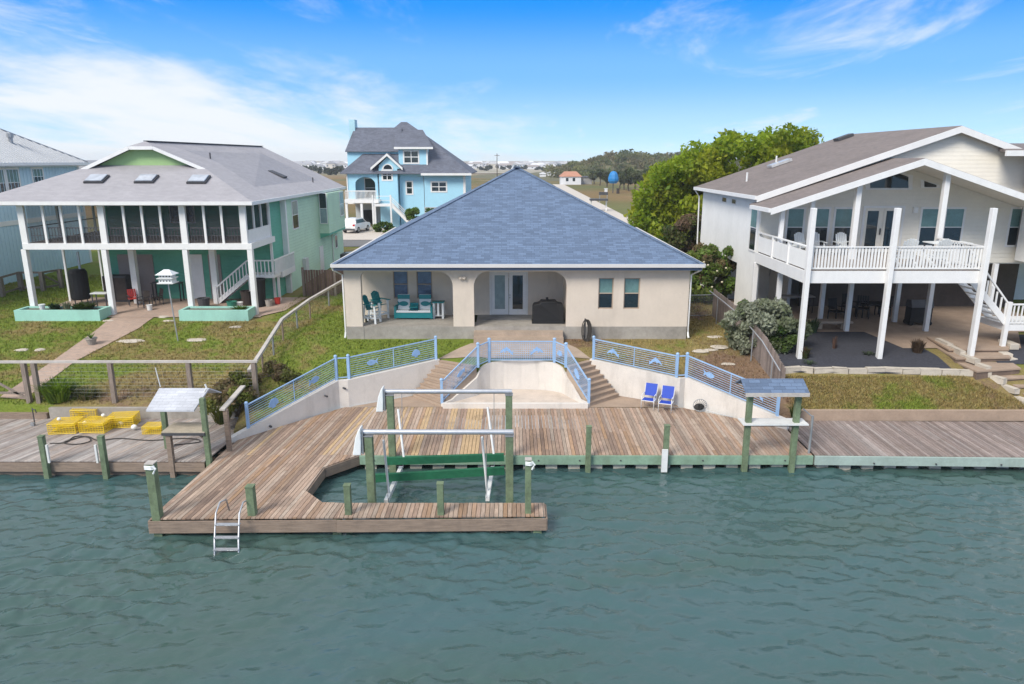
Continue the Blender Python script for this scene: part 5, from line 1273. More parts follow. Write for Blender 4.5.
# dormer tower roof and gable bay roof
m = MB(); a, b = p3(394, 147, YA - .3), p3(433, 147, YA - .3); zt_ = zE + .84 * (zP - zE); q0, q1 = P(396, 135, YA + 4.6).x, P(423, 135, YA + 4.6).x
rface(m, [(a[0], YA - .3, a[2]), (b[0], YA - .3, a[2]), (q1, YA + 4.6, zt_), (q0, YA + 4.6, zt_)]); m.build('tower_roof', sh_slate, H5)
fbox(399.6, 427.5, 148.2, 175, YA + .2, YA + 5, 'tower_front', aqua)
fbox(426, 428, 148.2, 166, YA + .15, YA + .4, 'corner_board', white); MB().box(a[0], b[0], YA - .42, YA - .3, a[2] - .25, a[2]).build('fascia', white, H5)
MB().box(e1[0], e2[0], YA - 1.02, YA - .9, zE - .3, zE - .02).build('fascia', white, H5)
ga, gb, gc = p3(370.5, 167.5, YA - 1.0), p3(386.8, 153.2, YA - 1.0), p3(402.5, 167.5, YA - 1.0)
m = MB(); rface(m, [(ga[0], YA + 4, ga[2]), ga, gb, (gb[0], YA + 4, gb[2])]); rface(m, [gc, (gc[0], YA + 4, gc[2]), (gb[0], YA + 4, gb[2]), gb]); m.build('bay_roof', sh_slate, H5)
gable_trim(YA - 1.0, ga[0], ga[2], gb[0], gb[2], gc[0], gc[2], 'bay_rake', H5, .34)
m = MB(); q0, q1 = p3(379, 168, YA - .6), p3(399.6, 168, YA - .6); m.xprism([(q0[0], q0[2] - .1), (q1[0], q1[2] - .1), (q1[0], q1[2] + .3), (gb[0], gb[2] - .4), (q0[0], q0[2] + .3)], YA - .601, YA - .3); m.build('bay_gable', aqua, H5)
def w5(u0, u1, v0, v1, Y, g=(2, 2), gl=glass): return window(H5, '-Y', Y, P(u0, 190, Y).x, P(u1, 190, Y).x, P(400, v1, Y).z, P(400, v0, Y).z, gl, fw=.18, sash=False, grid=g, rec=0)
w5(405.5, 419, 151.5, 162.5, YA + .2); w5(383.5, 392, 171, 179.5, YA - .6); w5(407, 412, 182, 193.5, YA + .3, (1, 2)); w5(432, 446, 182.5, 191, YA)
c = P(387.8, 169.5, YA - .6); r = P(392, 169, YA - .6).x - c.x; m = MB(); m.xprism([(c.x + (r + .18) * math.cos(t), c.z + (r + .18) * math.sin(t)) for t in np.linspace(0, math.pi, 13)], YA - .65, YA - .6); o = m.build('window', white, H5); MB().xprism([(c.x + r * math.cos(t), c.z + .05 + r * math.sin(t)) for t in np.linspace(0, math.pi, 13)], YA - .665, YA - .651).build('pane', glass, o)
ch = fbox(348.5, 356, 119.5, 150, YA + 4, YA + 5.6, 'chimney', mat('pale blue chimney', (.42, .66, .74), .7, .08, 1))
# outside stair
s5 = thing('outside_stairs', 'white outside stair with railings down the front of the turquoise house', 'stairs', (-16, 91, 3))
a, b = P(392, 207, 91.4), P(414, 229, 89); lz = P(385, 204, 91.4).z
MB().box(P(374, 205, 91.4).x, a.x, 90.6, 92.6, lz - .25, lz).build('landing', white, s5)
for k, dy in enumerate((0, 1.5)): MB().bar((a.x, 91 + dy * .6 - .4, lz), (b.x, 91 + dy * .6 - .4, 3.1), .08, .35).build('stringer', white, s5)
for i in range(12): t = (i + .5) / 12; x = a.x + (b.x - a.x) * t; MB().box(x - .16, x + .16, 90.65, 91.45, lz + (3.1 - lz) * t - .02, lz + (3.1 - lz) * t + .05).build('tread', white, s5)
m = MB()
for h in (1.0, .7, .4): m.bar((a.x, 90.55, lz + h), (b.x, 90.55, 3.2 + h), .06, .07)
m.bar((P(374, 205, 91.4).x, 90.6, lz + 1), (a.x, 90.6, lz + 1), .07, .07); m.bar((P(374, 205, 91.4).x, 90.6, lz + .5), (a.x, 90.6, lz + .5), .05, .05)
m.build('handrail', white, s5)
for x in (P(374, 205, 91.4).x, a.x, b.x): MB().box(x - .1, x + .1, 90.5, 90.7, 2.9, (lz if x < b.x - .1 else 3.1) + 1.15).build('post', white, s5)

# ================================================================ vehicles
def suv(label, loc, rz, name='parked_car'):
    o = thing(name, label, 'car', (0, 0, 0)); W = .92
    side = [(-2.3, .35), (-2.34, .75), (-2.28, 1.02), (-2.1, 1.12), (-1.85, 1.62), (-1.55, 1.70), (.2, 1.70), (.55, 1.62), (1.2, 1.12), (2.05, 1.0), (2.28, .85), (2.32, .45), (2.2, .33)]
    m = MB(); n = len(side)
    def wd(z): return W - max(0, z - 1.0) * .28
    Lf = [Vector((p[0], wd(p[1]), p[1])) for p in side]; Rt = [Vector((p[0], -wd(p[1]), p[1])) for p in side]
    m.face(Lf[::-1]); m.face(Rt)
    for i in range(n): j = (i + 1) % n; m.face([Lf[i], Lf[j], Rt[j], Rt[i]])
    m.build('body', carpaint, o, bevel=.05)
    m = MB()
    def quad(p, off): m.face([Vector(q) for q in p])
    for s in (-1, 1):
        q = [(-1.72, 1.15), (-1.62, 1.56), (.32, 1.56), (.98, 1.15)]; pts = [Vector((a, s * (wd(b) + .012), b)) for a, b in q]; m.face(pts if s < 0 else pts[::-1])
    o2 = m.build('side_window', glass, o)
    m = MB(); m.face([(-2.112, .76, 1.15), (-2.112, -.76, 1.15), (-1.892, -.66, 1.57), (-1.892, .66, 1.57)]); m.build('rear_window', glass, o)
    m = MB(); m.face([(1.19, -.76, 1.15), (1.19, .76, 1.15), (.62, .66, 1.60), (.62, -.66, 1.60)]); m.build('windscreen', glass, o)
    for s in (-1, 1):
        MB().box(-2.34, -2.2, s * .72 - .14, s * .72 + .14, .86, 1.08).build('tail_lamp', redlamp, o)
        MB().box(2.15, 2.31, s * .7 - .16, s * .7 + .16, .7, .84).build('headlamp', galv, o)
        for x in (-1.4, 1.4):
            w_ = MB().tube([(x, s * .72, .36), (x, s * .95, .36)], .36, 16).build('wheel', tyre, o); MB().tube([(x, s * .951, .36), (x, s * .965, .36)], .21, 12).build('rim', galv, w_)
    MB().box(-2.37, -2.3, -.85, .85, .34, .56).build('bumper', dkgrey, o); MB().box(-2.36, -2.33, -.26, .26, .64, .78).build('number_plate', pvc, o)
    o.location = loc; o.rotation_euler = (0, 0, rz); return o
car = suv('white hatchback seen from behind, parked in the carport of the turquoise house', on(P(358, 222, 90).x + .0, 88.8, .07), R(78))
car2 = clone(car, on(P(668, 232, 77).x, 78.6, .06), R(200), 'white car with dark glass half hidden between the blue roof and the big tree')

# ================================================================ furniture and fittings, beige house
def slatpanel(m, c, ax, up, w_, h_, n, th=.022, gap=.2, crown=0):
    c, ax, up = Vector(c), Vector(ax).normalized(), Vector(up).normalized()
    nn = ax.cross(up).normalized()
    for i in range(n):
        a = -w_ / 2 + w_ * (i + gap / 2) / n; b = -w_ / 2 + w_ * (i + 1 - gap / 2) / n; t = abs((i + .5) / n - .5) * 2; h2 = h_ - crown * t * t
        q = []
        for d in (-th / 2, th / 2):
            q += [c + ax * a + nn * d, c + ax * b + nn * d, c + ax * b + up * h2 + nn * d, c + ax * a + up * h2 + nn * d]
        m.hexa([q[0], q[1], q[5], q[4], q[3], q[2], q[6], q[7]])
def adirondack(label, seat_m, frame_m, sh=.38, tall=False, group=None):
    """faces -Y"""
    o = thing('adirondack_chair', label, 'chair', (0, 0, 0), group); h = .75 if tall else sh
    m = MB(); slatpanel(m, (0, -.28, h + .03), (1, 0, 0), (0, 1, -.16), .54, .50, 6); m.build('seat', seat_m, o)
    m = MB(); slatpanel(m, (0, .17, h - .05), (1, 0, 0), (0, .34, 1), .54, .80, 6, crown=.14); m.bar((-.3, .28, h + .25), (.3, .28, h + .25), .03, .07); m.build('backrest', seat_m, o)
    for s in (-1, 1):
        m = MB(); m.box(s * .35 - .07, s * .35 + .07, -.42, .36, h + .25, h + .28); m.build('armrest', frame_m if not tall else seat_m, o)
        MB().bar((s * .31, -.32, 0), (s * .31, -.28, h + .25), .05, .10).build('leg', frame_m, o)
        MB().bar((s * .30, .50 if not tall else .38, 0), (s * .30, -.28, h + .02), .05, .10).build('leg', frame_m, o) if not tall else MB().bar((s * .31, .42, 0), (s * .31, .24, h + .25), .05, .10).build('leg', frame_m, o)
    if tall:
        m = MB(); m.bar((-.31, -.32, .28), (.31, -.32, .28), .04, .09); m.bar((-.31, .34, .3), (.31, .34, .3), .04, .09); m.bar((-.31, -.3, .3), (-.31, .34, .3), .04, .07); m.bar((.31, -.3, .3), (.31, .34, .3), .04, .07); m.build('footrest', frame_m, o)
    return o
zp_ = zpf + .001
c1 = adirondack('tall white and teal chair at the front left corner of the arched porch', teal, poly_w, tall=True); p_ = P(371.5, 320, 36.7); c1.location = (p_.x, 36.95, zp_); c1.rotation_euler = (0, 0, R(75))
c2 = clone(c1, (P(380, 318, 37.9).x, 38.0, zp_), R(50), 'tall teal chair standing behind the front one near the porch back wall')
g = thing('twin_glider', 'teal and white double glider with two fish backrests under the porch windows', 'bench', (0, 0, 0))
for s in (-1, 1):
    m = MB(); slatpanel(m, (s * .55, .22, .36), (1, 0, 0), (0, .22, 1), .60, .84, 1, gap=0, crown=.0); m.build('backrest', poly_w, g)
    m = MB(); slatpanel(m, (s * .55, .265, .96), (1, 0, 0), (0, .22, 1), .62, .22, 1, gap=0, th=.05); m.build('headrest', teal, g)
    m = MB(); slatpanel(m, (s * .55, -.30, .46), (1, 0, 0), (0, 1, -.1), .62, .54, 6); m.build('seat', poly_w, g)
    ornament((s * .55, .235, .72), (1, 0, 0), (0, -1, .2), 0, g, .85, s); bpy.context.view_layer.update()
    m = MB(); m.box(s * .92 - .05, s * .92 + .05, -.38, .4, .62, .66); m.bar((s * .92, -.34, .05), (s * .92, -.34, .62), .09, .05); m.bar((s * .92, .34, .05), (s * .92, .34, .62), .09, .05); m.build('arm_frame', teal, g)
m = MB(); m.box(-.21, .21, -.3, .28, .60, .64); m.box(-.21, .21, .16, .2, .3, .78); m.build('centre_table', teal, g)
MB().box(-.98, .98, -.36, -.30, .08, .34).build('front_board', teal, g); MB().box(-.95, .95, .25, .32, .08, .34).build('rear_board', teal, g); MB().box(-.95, .95, -.34, -.29, .36, .45).build('seat_edge', poly_w, g)
for ch_ in g.children:
    if ch_.name.startswith('ornament'): ch_.data.materials[0] = teal
p_ = P(414, 315, 37.9); g.location = (p_.x, 38.0, zp_); g.scale = (1.05, 1, 1.05)
t = thing('side_table', 'tall white side table with teal top beside the twin glider', 'table', (0, 0, 0))
MB().box(-.32, .32, -.27, .27, .86, .90).build('tabletop', teal, t); MB().box(-.28, .28, -.24, .24, .14, .17).build('shelf', poly_w, t)
for sx in (-1, 1):
    for sy in (-1, 1): MB().box(sx * .24 - .05, sx * .24 + .05, sy * .2 - .03, sy * .2 + .03, 0, .86).build('leg', poly_w, t)
m = MB(); m.box(-.05, .05, -.235, -.2, .171, .859); m.build('front_slat', poly_w, t)
t.location = (P(438.5, 312, 38).x, 38.1, zp_)
gk = thing('grill_cover', 'black fabric cover over a barbecue in the middle porch opening', 'grill', (0, 0, 0))
m = MB(); prof = [(-.82, 0), (.82, 0), (.80, .85), (.72, 1.0), (.45, 1.05), (.40, 1.16), (-.40, 1.16), (-.45, 1.05), (-.74, 1.0), (-.82, .85)]
pts_f = [Vector((p[0], -.36 - .02 * math.sin(p[0] * 9), p[1])) for p in prof]; pts_b = [Vector((p[0], .36, p[1])) for p in prof]
m.face(pts_f); m.face(pts_b[::-1])
for i in range(len(prof)): j = (i + 1) % len(prof); m.face([pts_f[j], pts_f[i], pts_b[i], pts_b[j]])
m.build('cover', dark, gk, bevel=.05); MB().box(-.85, .85, -.39, .39, 0, .10).build('cover_hem', dark, gk)
m = MB(); m.tube([(-.06, -.0, 1.15), (-.06, 0, 1.32)], .07, 8); m.build('chimney_bump', dark, gk)
gk.location = (P(548, 317, 37).x, 37.0, zp_ + .012)
hs = thing('garden_hose', 'dark garden hose coiled on a stake beside the porch steps', 'hose', (P(585, 335, 35.6).x, 35.7, 2.62)); q = hs.location
MB().bar((q.x, q.y, 2.5), (q.x, q.y, 3.75), .07, .07).build('stake', dkgrey, hs)
m = MB()
for k in range(6):
    r1_ = .22 + .03 * (k % 3); pts = [(q.x + math.sin(t) * r1_ * .75 + .02 * k, q.y - .06 - .025 * k, 3.30 + math.cos(t) * (r1_ + .30) - .15) for t in np.linspace(0, 6.28, 20)]; m.tube(pts, .025, 6)
m.tube([(q.x + .1, q.y - .1, 2.9), (q.x + .35, q.y - .3, 2.66), (q.x + .6, q.y - .6, 2.62)], .025, 6); m.build('hose_coil', rope_m, hs)
# blue chairs on the dock
def sling(label):
    o = thing('sling_chair', label, 'chair', (0, 0, 0))
    for s in (-1, 1):
        MB().tube([(s * .28, -.30, 0), (s * .28, -.30, .60), (s * .28, -.22, .64), (s * .28, .18, .64), (s * .28, .26, .60)], .018, 8).build('arm_tube', pvc, o, smooth=True)
        MB().tube([(s * .27, .30, 0), (s * .27, .16, .40), (s * .27, .24, .55), (s * .27, .44, 1.0)], .018, 8).build('rear_leg', pvc, o, smooth=True)
    m = MB(); m.bar((-.28, -.3, .40), (.28, -.3, .40), .03, .03); m.bar((-.27, .44, 1.0), (.27, .44, 1.0), .03, .03); m.bar((-.28, -.3, .40), (-.27, .16, .40), .03, .03); m.bar((.28, -.3, .40), (.27, .16, .40), .03, .03); m.build('frame', pvc, o)
    m = MB(); slatpanel(m, (0, -.29, .425), (1, 0, 0), (0, 1, -.06), .52, .46, 1, .02, 0); m.build('seat', royal, o)
    m = MB(); slatpanel(m, (0, .215, .50), (1, 0, 0), (0, .38, 1), .52, .56, 1, .02, 0); m.build('backrest', royal, o)
    return o
s1 = sling('bright blue sling chair on the deck, the left of the pair'); p_ = G(649, 408, DZ); s1.location = (p_.x + .0, p_.y + .05, DZ + .006); s1.rotation_euler = (0, 0, R(-24))
clone(s1, (G(666, 411, DZ).x, G(666, 411, DZ).y + .05, DZ + .006), R(-22), 'bright blue sling chair on the deck, the right of the pair')
ln = thing('landing_net', 'black landing net lying against the cream retaining wall', 'net', (0, 0, 0)); 
m = MB(); ring = [(.30 * math.cos(t), .0 + .05 * math.sin(t), .30 + .27 * math.sin(t)) for t in np.linspace(0, 6.28, 20)]; m.tube(ring, .016, 6); m.build('hoop', galv_d, ln)
m = MB()
for i in range(9): m.tube([ring[i], (0, .15, .18), ring[19 - i]], .008, 4)
m.ball((0, .14, .18), .2, 10, 6, (1.2, .6, .8)); m.build('mesh_bag', mat('black net', (.01, .01, .01), .9, .1, 8, alpha=.75), ln); MB().tube([(.26, -.02, .1), (.75, -.35, .03), (1.25, -.7, .02)], .016, 6).build('net_handle', galv_d, ln)
p_ = G(699, 411, DZ); ln.location = (p_.x, p_.y - .1, DZ)
# right cleaning station with blue shingle roof
cs = thing('cleaning_station', 'fish cleaning stand with blue shingle roof on two green posts', 'shelter', (P(771, 460, 25.2).x, 25.3, DZ))
yc = 25.22; xl, xr_ = P(746.5, 440, yc).x, P(794, 440, yc).x; ztopc = P(770, 395, yc).z; ridge = P(770, 377, yc + .5).z
for x in (xl, xr_): MB().box(x - .1, x + .1, yc - .1, yc + .1, -.6, ztopc).build('post', green_post, cs, bevel=.01)
ra, rb_ = P(746, 390, yc).x - .12, P(806, 390, yc).x
m = MB(); e0 = P(770, 393, yc - .35).z
rface(m, [(ra, yc - .35, e0), (rb_, yc - .35, e0), (rb_ - .02, yc + .30, ridge), (ra, yc + .30, ridge)], .05); rface(m, [(rb_, yc + .95, e0), (ra, yc + .95, e0), (ra, yc + .30, ridge), (rb_ - .02, yc + .30, ridge)], .05); m.build('roof', sh_blue, cs)
MB().box(ra, rb_, yc - .38, yc - .351, e0 - .14, e0).build('fascia', timber_pale, cs)
for x in (xl, xr_): MB().yprism([(yc - .3, e0 - .06), (yc + .9, e0 - .06), (yc + .3, ridge - .07)], x - .05, x + .05).build('gable_truss', timber_gr, cs)
zt_c = P(770, 422, yc).z; MB().box(P(741, 425, yc).x, P(806, 425, yc).x, yc - .25, yc + .42, zt_c - .05, zt_c).build('tabletop', pvc, cs)
m = MB(); m.box(xl, xr_, yc - .05, yc + .05, zt_c - .16, zt_c - .051); m.build('table_beam', timber_gr, cs)
# pole and hanging light at the boundary
ps = thing('metal_post', 'grey metal post with bent arm between the two right docks', 'post', (P(809, 450, 25.5).x, 25.5, DZ)); x = ps.location.x
MB().tube([(x, 25.5, .5), (x, 25.5, 2.25)], .05, 8).build('post', galv_d, ps); MB().tube([(x, 25.5, 2.2), (x - .35, 25.6, 2.5)], .025, 6).build('arm', galv_d, ps)
# left cleaning station, white roof
ls = thing('cleaning_station', 'fish cleaning stand with white shingle roof on the left dock', 'shelter', (P(185, 460, 24.9).x, 24.9, DZ))
yl = 24.75
for u, v, y, dx_ in ((172, 462, 24.72, 0), (209, 460, 24.72, 0), (167, 440, 26.0, 0)):
    x = P(u, v, y).x; MB().box(x - .09, x + .09, y - .09, y + .09, -.4, P(u, 398 if u > 190 else (432 if u > 170 else 400), y).z).build('post', green_post if u != 172 else beam_br, ls, bevel=.01)
q = [P(146, 410, 24.6), P(194, 411, 24.6), P(209, 388, 25.9), P(159, 386, 25.9)]
m = MB(); rface(m, [Vector((q[0].x, 24.6, q[0].z)), Vector((q[1].x, 24.6, q[0].z)), Vector((q[2].x, 25.9, q[2].z)), Vector((q[3].x, 25.9, q[2].z))], .07); m.build('roof', mat('white shingle', (.52, .53, .56), .8, .12, 1.5, .3, 30, pm=.3, pattern='shingle'), ls)
q2 = P(217, 390, 25.9); m = MB(); rface(m, [(q[2].x + .02, 25.92, q[2].z - .01), (q[3].x, 25.92, q[2].z - .01), (q[3].x, 26.5, q[2].z - .35), (q[2].x + .2, 26.5, q[2].z - .35)][::-1], .05); m.build('rear_roof', MATS['white shingle'], ls)
zt_l = P(185, 430, 24.8).z; MB().box(P(163, 430, 24.75).x, P(206, 430, 24.75).x, 24.6, 25.6, zt_l - .04, zt_l).build('tabletop', mat('stained table board', (.42, .36, .27), .8, .2, 3), ls)
m = MB(); m.box(P(163, 430, 24.75).x, P(206, 430, 24.75).x, 24.58, 24.64, zt_l - .14, zt_l - .041); m.build('table_frame', dkgrey, ls)
x1_ = P(209, 440, 24.72).x; MB().bar((x1_, 24.72, zt_l - .5), (x1_ - .35, 24.72, zt_l - .12), .06, .06).build('brace', beam_br, ls)
MB().tube([(q[3].x + .1, 25.8, q[3].z), (q[3].x, 25.8, q[3].z + .75)], .02, 6).build('rod', pvc, ls)
m = MB(); cc_ = P(205, 384, 25.0); m.tube([cc_, cc_ + Vector((.06, -.02, -.18)), cc_ + Vector((-.05, 0, -.3))], .035, 6); m.build('white_cloth', pvc, ls)
# crab traps
def crab_trap(label, u, v, rz, w_=1.05, h=.44, col=trap):
    o = thing('crab_trap', label, 'crab trap', (0, 0, 0), 'yellow wire crab traps'); d = w_ * .75
    m = MB(); a, b = w_ / 2, d / 2
    for z in (.02, h): 
        for p, q in (((-a, -b), (a, -b)), ((a, -b), (a, b)), ((a, b), (-a, b)), ((-a, b), (-a, -b))): m.tube([(*p, z), (*q, z)], .014, 5)
    for p in ((-a, -b), (a, -b), (a, b), (-a, b)): m.tube([(*p, .02), (*p, h)], .014, 5)
    n = 9
    for i in range(1, n):
        t = -a + w_ * i / n
        for y in (-b, b): m.tube([(t, y, .02), (t, y, h)], .006, 4, caps=False)
        m.tube([(t, -b, h), (t, b, h)], .006, 4, caps=False)
    for i in range(1, 7):
        t = -b + d * i / 7; m.tube([(-a, t, h), (a, t, h)], .006, 4, caps=False)
        for x in (-a, a): m.tube([(x, t, .02), (x, t, h)], .006, 4, caps=False)
    for i in range(1, 5):
        z = h * i / 5
        for y in (-b, b): m.tube([(-a, y, z), (a, y, z)], .006, 4, caps=False)
        for x in (-a, a): m.tube([(x, -b, z), (x, b, z)], .006, 4, caps=False)
    m.build('wire_frame', col, o)
    m = MB(); m.box(-a + .02, a - .02, -b + .02, b - .02, .03, h - .015); m.build('netting', trap_net, o)
    m = MB(); m.bar((-a + .05, 0, h * .2), (a - .05, 0, h * .75), .35, .04); m.bar((-a + .1, -b * .6, h * .75), (a - .1, b * .6, h * .3), .3, .03); m.build('funnel', trap, o)
    p = G(u, v, DZ); o.location = (p.x, p.y, DZ + .01); o.rotation_euler = (0, 0, rz); return o
t1 = crab_trap('yellow crab trap at the left end of the row, floats inside', 67, 431, R(6)); 
tt = [clone(t1, G(98, 430, DZ) + Vector((0, 0, .01)), R(-4), 'brightest yellow crab trap, second from the left'),
      clone(t1, G(124, 425, DZ) + Vector((0, 0, .01)), R(8), 'yellow crab trap right of centre with a dark-eyed float before it'),
      clone(t1, G(155, 432, DZ) + Vector((0, 0, .01)), R(2), 'small yellow crab trap standing apart beside the white roofed stand', scale=.72),
      clone(t1, G(84, 420, DZ) + Vector((0, .35, .01)), R(3), 'faded orange yellow crab trap behind the leftmost one', scale=1.0)]
for i, (u, v, lab, dz_, r_) in enumerate(((61, 425, 'white float lying on the leftmost yellow crab trap', .455, .08), (86, 427, 'white float lying between the two left yellow crab traps', .3, .08), (105, 421, 'white float on the second yellow crab trap', .455, .08), (121, 426, 'white float with a black eye in front of the third yellow trap', .02, .12), (134.5, 430, 'white float alone on the planks right of the yellow traps', .02, .12))):
    p = G(u, v + (dz_ * 14), DZ); o = MB().ball((p.x, p.y, DZ + dz_ + r_), r_, 12, 8, (1, 1, .9)).build('crab_float', float_m, org=(p.x, p.y, DZ + dz_), smooth=True); tag(o, lab, 'float', 'crab trap floats')
    if i == 3: MB().ball((p.x, p.y - r_ * .8, DZ + dz_ + r_), r_ * .4, 8, 6).build('eye', dark, o)
p = G(196, 462, WZ); o = MB().ball((p.x, p.y - .1, WZ + .05), .13, 12, 8).build('crab_float', float_m, org=(p.x, p.y, WZ), smooth=True); tag(o, 'white float bobbing on the water below the white roofed stand', 'float', 'crab trap floats')
m = MB(); pts = [G(u, v, DZ) + Vector((0, 0, .03)) for u, v in ((50, 444), (66, 443), (75, 437), (88, 438), (90, 442), (76, 445), (64, 443), (86, 437), (98, 441), (120, 439), (150, 441), (180, 439), (197, 440), (198, 443), (170, 446))]
sm = []
for i in range(len(pts) - 1):
    for k in range(5):
        t = k / 5; p0, p1, p2, p3_ = pts[max(i - 1, 0)], pts[i], pts[i + 1], pts[min(i + 2, len(pts) - 1)]
        sm.append(.5 * ((2 * p1) + (p2 - p0) * t + (2 * p0 - 5 * p1 + 4 * p2 - p3_) * t * t + (3 * p1 - p0 - 3 * p2 + p3_) * t ** 3))
m.tube(sm, .022, 5); tag(m.build('rope', rope_m, org=tuple(pts[0])), 'dark rope lying in loose loops on the left dock planks', 'rope')
hb = thing('hose_bib', 'dark pipe and tap standing on the left dock kerb', 'tap', G(35, 425, DZ)); q = hb.location
MB().tube([(q.x, q.y, .75), (q.x, q.y, 1.5)], .025, 6).tube([(q.x, q.y, 1.45), (q.x + .15, q.y - .05, 1.45), (q.x + .18, q.y - .05, 1.3)], .022, 6).build('pipe', dkgrey, hb); MB().box(q.x - .09, q.x + .05, q.y - .14, q.y - .06, .76, .9).build('valve_box', galv_d, hb)

# ================================================================ fences
f1 = thing('rail_fence', 'weathered post and rail fence with wire along the back of the left dock', 'fence', (-18, 29.7, 1.3))
fy1 = 29.75; zr0 = P(90, 362, fy1).z; zr = zr0
def fpx(u): return P(u, 380, fy1).x
for u in (26, 36, 112, 190, 255): x = fpx(u); MB().box(x - .09, x + .09, fy1 - .09, fy1 + .09, 1.0, zr - .05).build('post', timber_gr, f1)
MB().bar((fpx(-40), fy1, zr), (fpx(259), fy1 + .02, zr + .02), .15, .09).build('top_rail', timber_pale, f1)
m = MB(); x0g, x1g = fpx(-30), fpx(24)
m.bar((x0g, fy1, 1.75), (x1g, fy1, 1.75), .05, .1); m.bar((x0g, fy1, zr - .2), (x1g, fy1, 1.5), .05, .1); m.build('gate', timber_gr, f1)
m = MB()
for z in np.arange(1.6, zr - .1, .16): m.tube([(fpx(38), fy1, z), (fpx(255), fy1, z)], .003, 4, caps=False)
for x in np.arange(fpx(38), fpx(255), .32): m.tube([(x, fy1, 1.45), (x, fy1, zr - .05)], .0025, 4, caps=False)
m.build('wire', galv_d, f1)
f2 = thing('chain_link_fence', 'chain link fence with pale wooden top rail between the green and beige yards', 'fence', (-10.5, 35, 2))
LPp = [(226, 404, 27.6), (249, 372, 30.5), (262, 357, 32.5), (283, 335, 37), (310, 312, 41), (345, 283, 47.5)]
top = [P(u, v, Y) for u, v, Y in LPp]
hp = thing('hand_rail', 'pale board rail on a dark post beside the left end of the retaining wall', 'rail', (-11.2, 26.3, DZ))
e_ = [P(222, 410, 25.6), P(243, 386, 28.4)]
MB().bar(e_[0], e_[1], .2, .06).build('rail_board', timber_pale, hp); x = P(231, 430, 25.8); MB().box(e_[0].x + .0, e_[0].x + .16, 25.65, 25.8, .6, e_[0].z - .02).build('post', beam_br, hp)
tp = []
for q in top: tp.append(Vector((q.x, q.y, max(hgt(q.x, q.y) + 1.15, q.z))))
for a, b in zip(tp[1:], tp[2:]): MB().bar(a, b, .16, .13).build('top_rail', timber_pale, f2)
for i, t in enumerate(np.linspace(0, 1, 9)):
    k = t * (len(tp) - 2.001); j = int(k) + 1; q = tp[j].lerp(tp[j + 1], k - int(k)); MB().tube([(q.x, q.y, hgt(q.x, q.y) - .1), (q.x, q.y, q.z)], .05, 8).build('post', galv_d if i % 2 else beam_br, f2)
m = MB()
for a, b in zip(tp[1:], tp[2:]): m.face([(a.x, a.y, hgt(a.x, a.y)), (b.x, b.y, hgt(b.x, b.y)), tuple(b), tuple(a)])
m.build('mesh', chain, f2)
f3 = thing('board_fence', 'grey weathered board fence with steel rail between the beige and white yards', 'fence', (12, 32, 2))
FP = [(782, 380, 30.2), (765, 352, 33), (744, 325, 36.2), (715, 302, 41)]
fp = [on(11.85, 29.95, 1.42), on(11.7, 32, 1.55), on(11.62, 35, 1.62), on(11.62, 38, 1.62), on(11.75, 41.4, 1.6)]
m = MB(); rr = random.Random(3)
for a, b in zip(fp, fp[1:]):
    n = max(1, int((b - a).length / .15))
    for i in range(n):
        p, q = a.lerp(b, i / n), a.lerp(b, (i + .93) / n); h0 = hgt(p.x, p.y); dz_ = rr.uniform(-.03, .03); m.cur = (rr.uniform(.7, 1.2),) * 3
        m.bar(((p.x + q.x) / 2, (p.y + q.y) / 2, h0), ((p.x + q.x) / 2, (p.y + q.y) / 2, p.z + dz_), .15, .03, up=(q - p).cross(Vector((0, 0, 1))))
m.build('boards', mat('old fence board', (.25, .20, .175), .9, .2, 1.5, .4, 12, tint=True), f3)
for a, b in zip(fp, fp[1:]):
    o_ = Vector((-.25, -.05, -.12)); MB().tube([a + o_, b + o_], .03, 8).build('steel_rail', galv, f3)
    c = a.lerp(b, .4) + o_; MB().tube([(c.x, c.y, hgt(c.x, c.y)), c], .03, 8).build('steel_post', galv_d, f3)
f4 = thing('chain_link_fence', 'short chain link gate fence between beige house and the oleander', 'fence', (10.3, 41, 2.6))
m = MB(); m.tube([(9.4, 41, 3.95), (12.1, 41.3, 3.95)], .03, 6); m.tube([(9.4, 41, 2.75), (12.1, 41.3, 2.75)], .02, 6); m.tube([(9.5, 41, 2.5), (9.5, 41, 3.95)], .03, 6); m.tube([(12.0, 41.3, 2.5), (12.0, 41.3, 3.95)], .03, 6); m.build('frame', galv_d, f4); m = MB(); m.face([(9.45, 41.02, 2.7), (12.05, 41.32, 2.7), (12.05, 41.32, 3.93), (9.45, 41.02, 3.93)]); m.build('mesh', chain, f4)
f5 = thing('board_fence', 'brown upright board enclosure beside the green house', 'fence', (-13, 47, 2.6))
for a, b in (((-14.05, 47.9), (-10.9 - 1.0, 47.9)), ((-11.9, 47.9), (-11.75, 51.5))):
    pa, pb = Vector(a), Vector(b); d = (pb - pa); n = int(d.length / .17)
    m = MB()
    for i in range(n):
        p = pa + d * ((i + .5) / n); m.cur = (rr.uniform(.65, 1.3),) * 3; m.cbox((p.x, p.y, 3.45 + rr.uniform(-.02, .02)), (.155, .03, 1.95), math.atan2(d.y, d.x))
    m.build('boards', mat('brown board', (.17, .11, .085), .9, .2, 2, .4, 12, tint=True), f5)
for xx, yy in ((-14.0, 47.82), (-11.88, 47.82)): MB().box(xx - .07, xx + .07, yy - .07, yy + .07, 2.3, 4.6).build('post', timber_gr, f5)
f6 = thing('rail_fence', 'grey ranch rail fence with diagonal gate beside the pale blue house', 'fence', (-33, 48, 2.6))
pz = [(GT(u, v)) for u, v in ((3, 297), (22, 291), (44, 291), (62, 288))]
for q in pz: MB().box(q.x - .13, q.x + .13, q.y - .13, q.y + .13, 2.3, q.z + 1.35).build('post', timber_gr, f6)
m = MB(); 
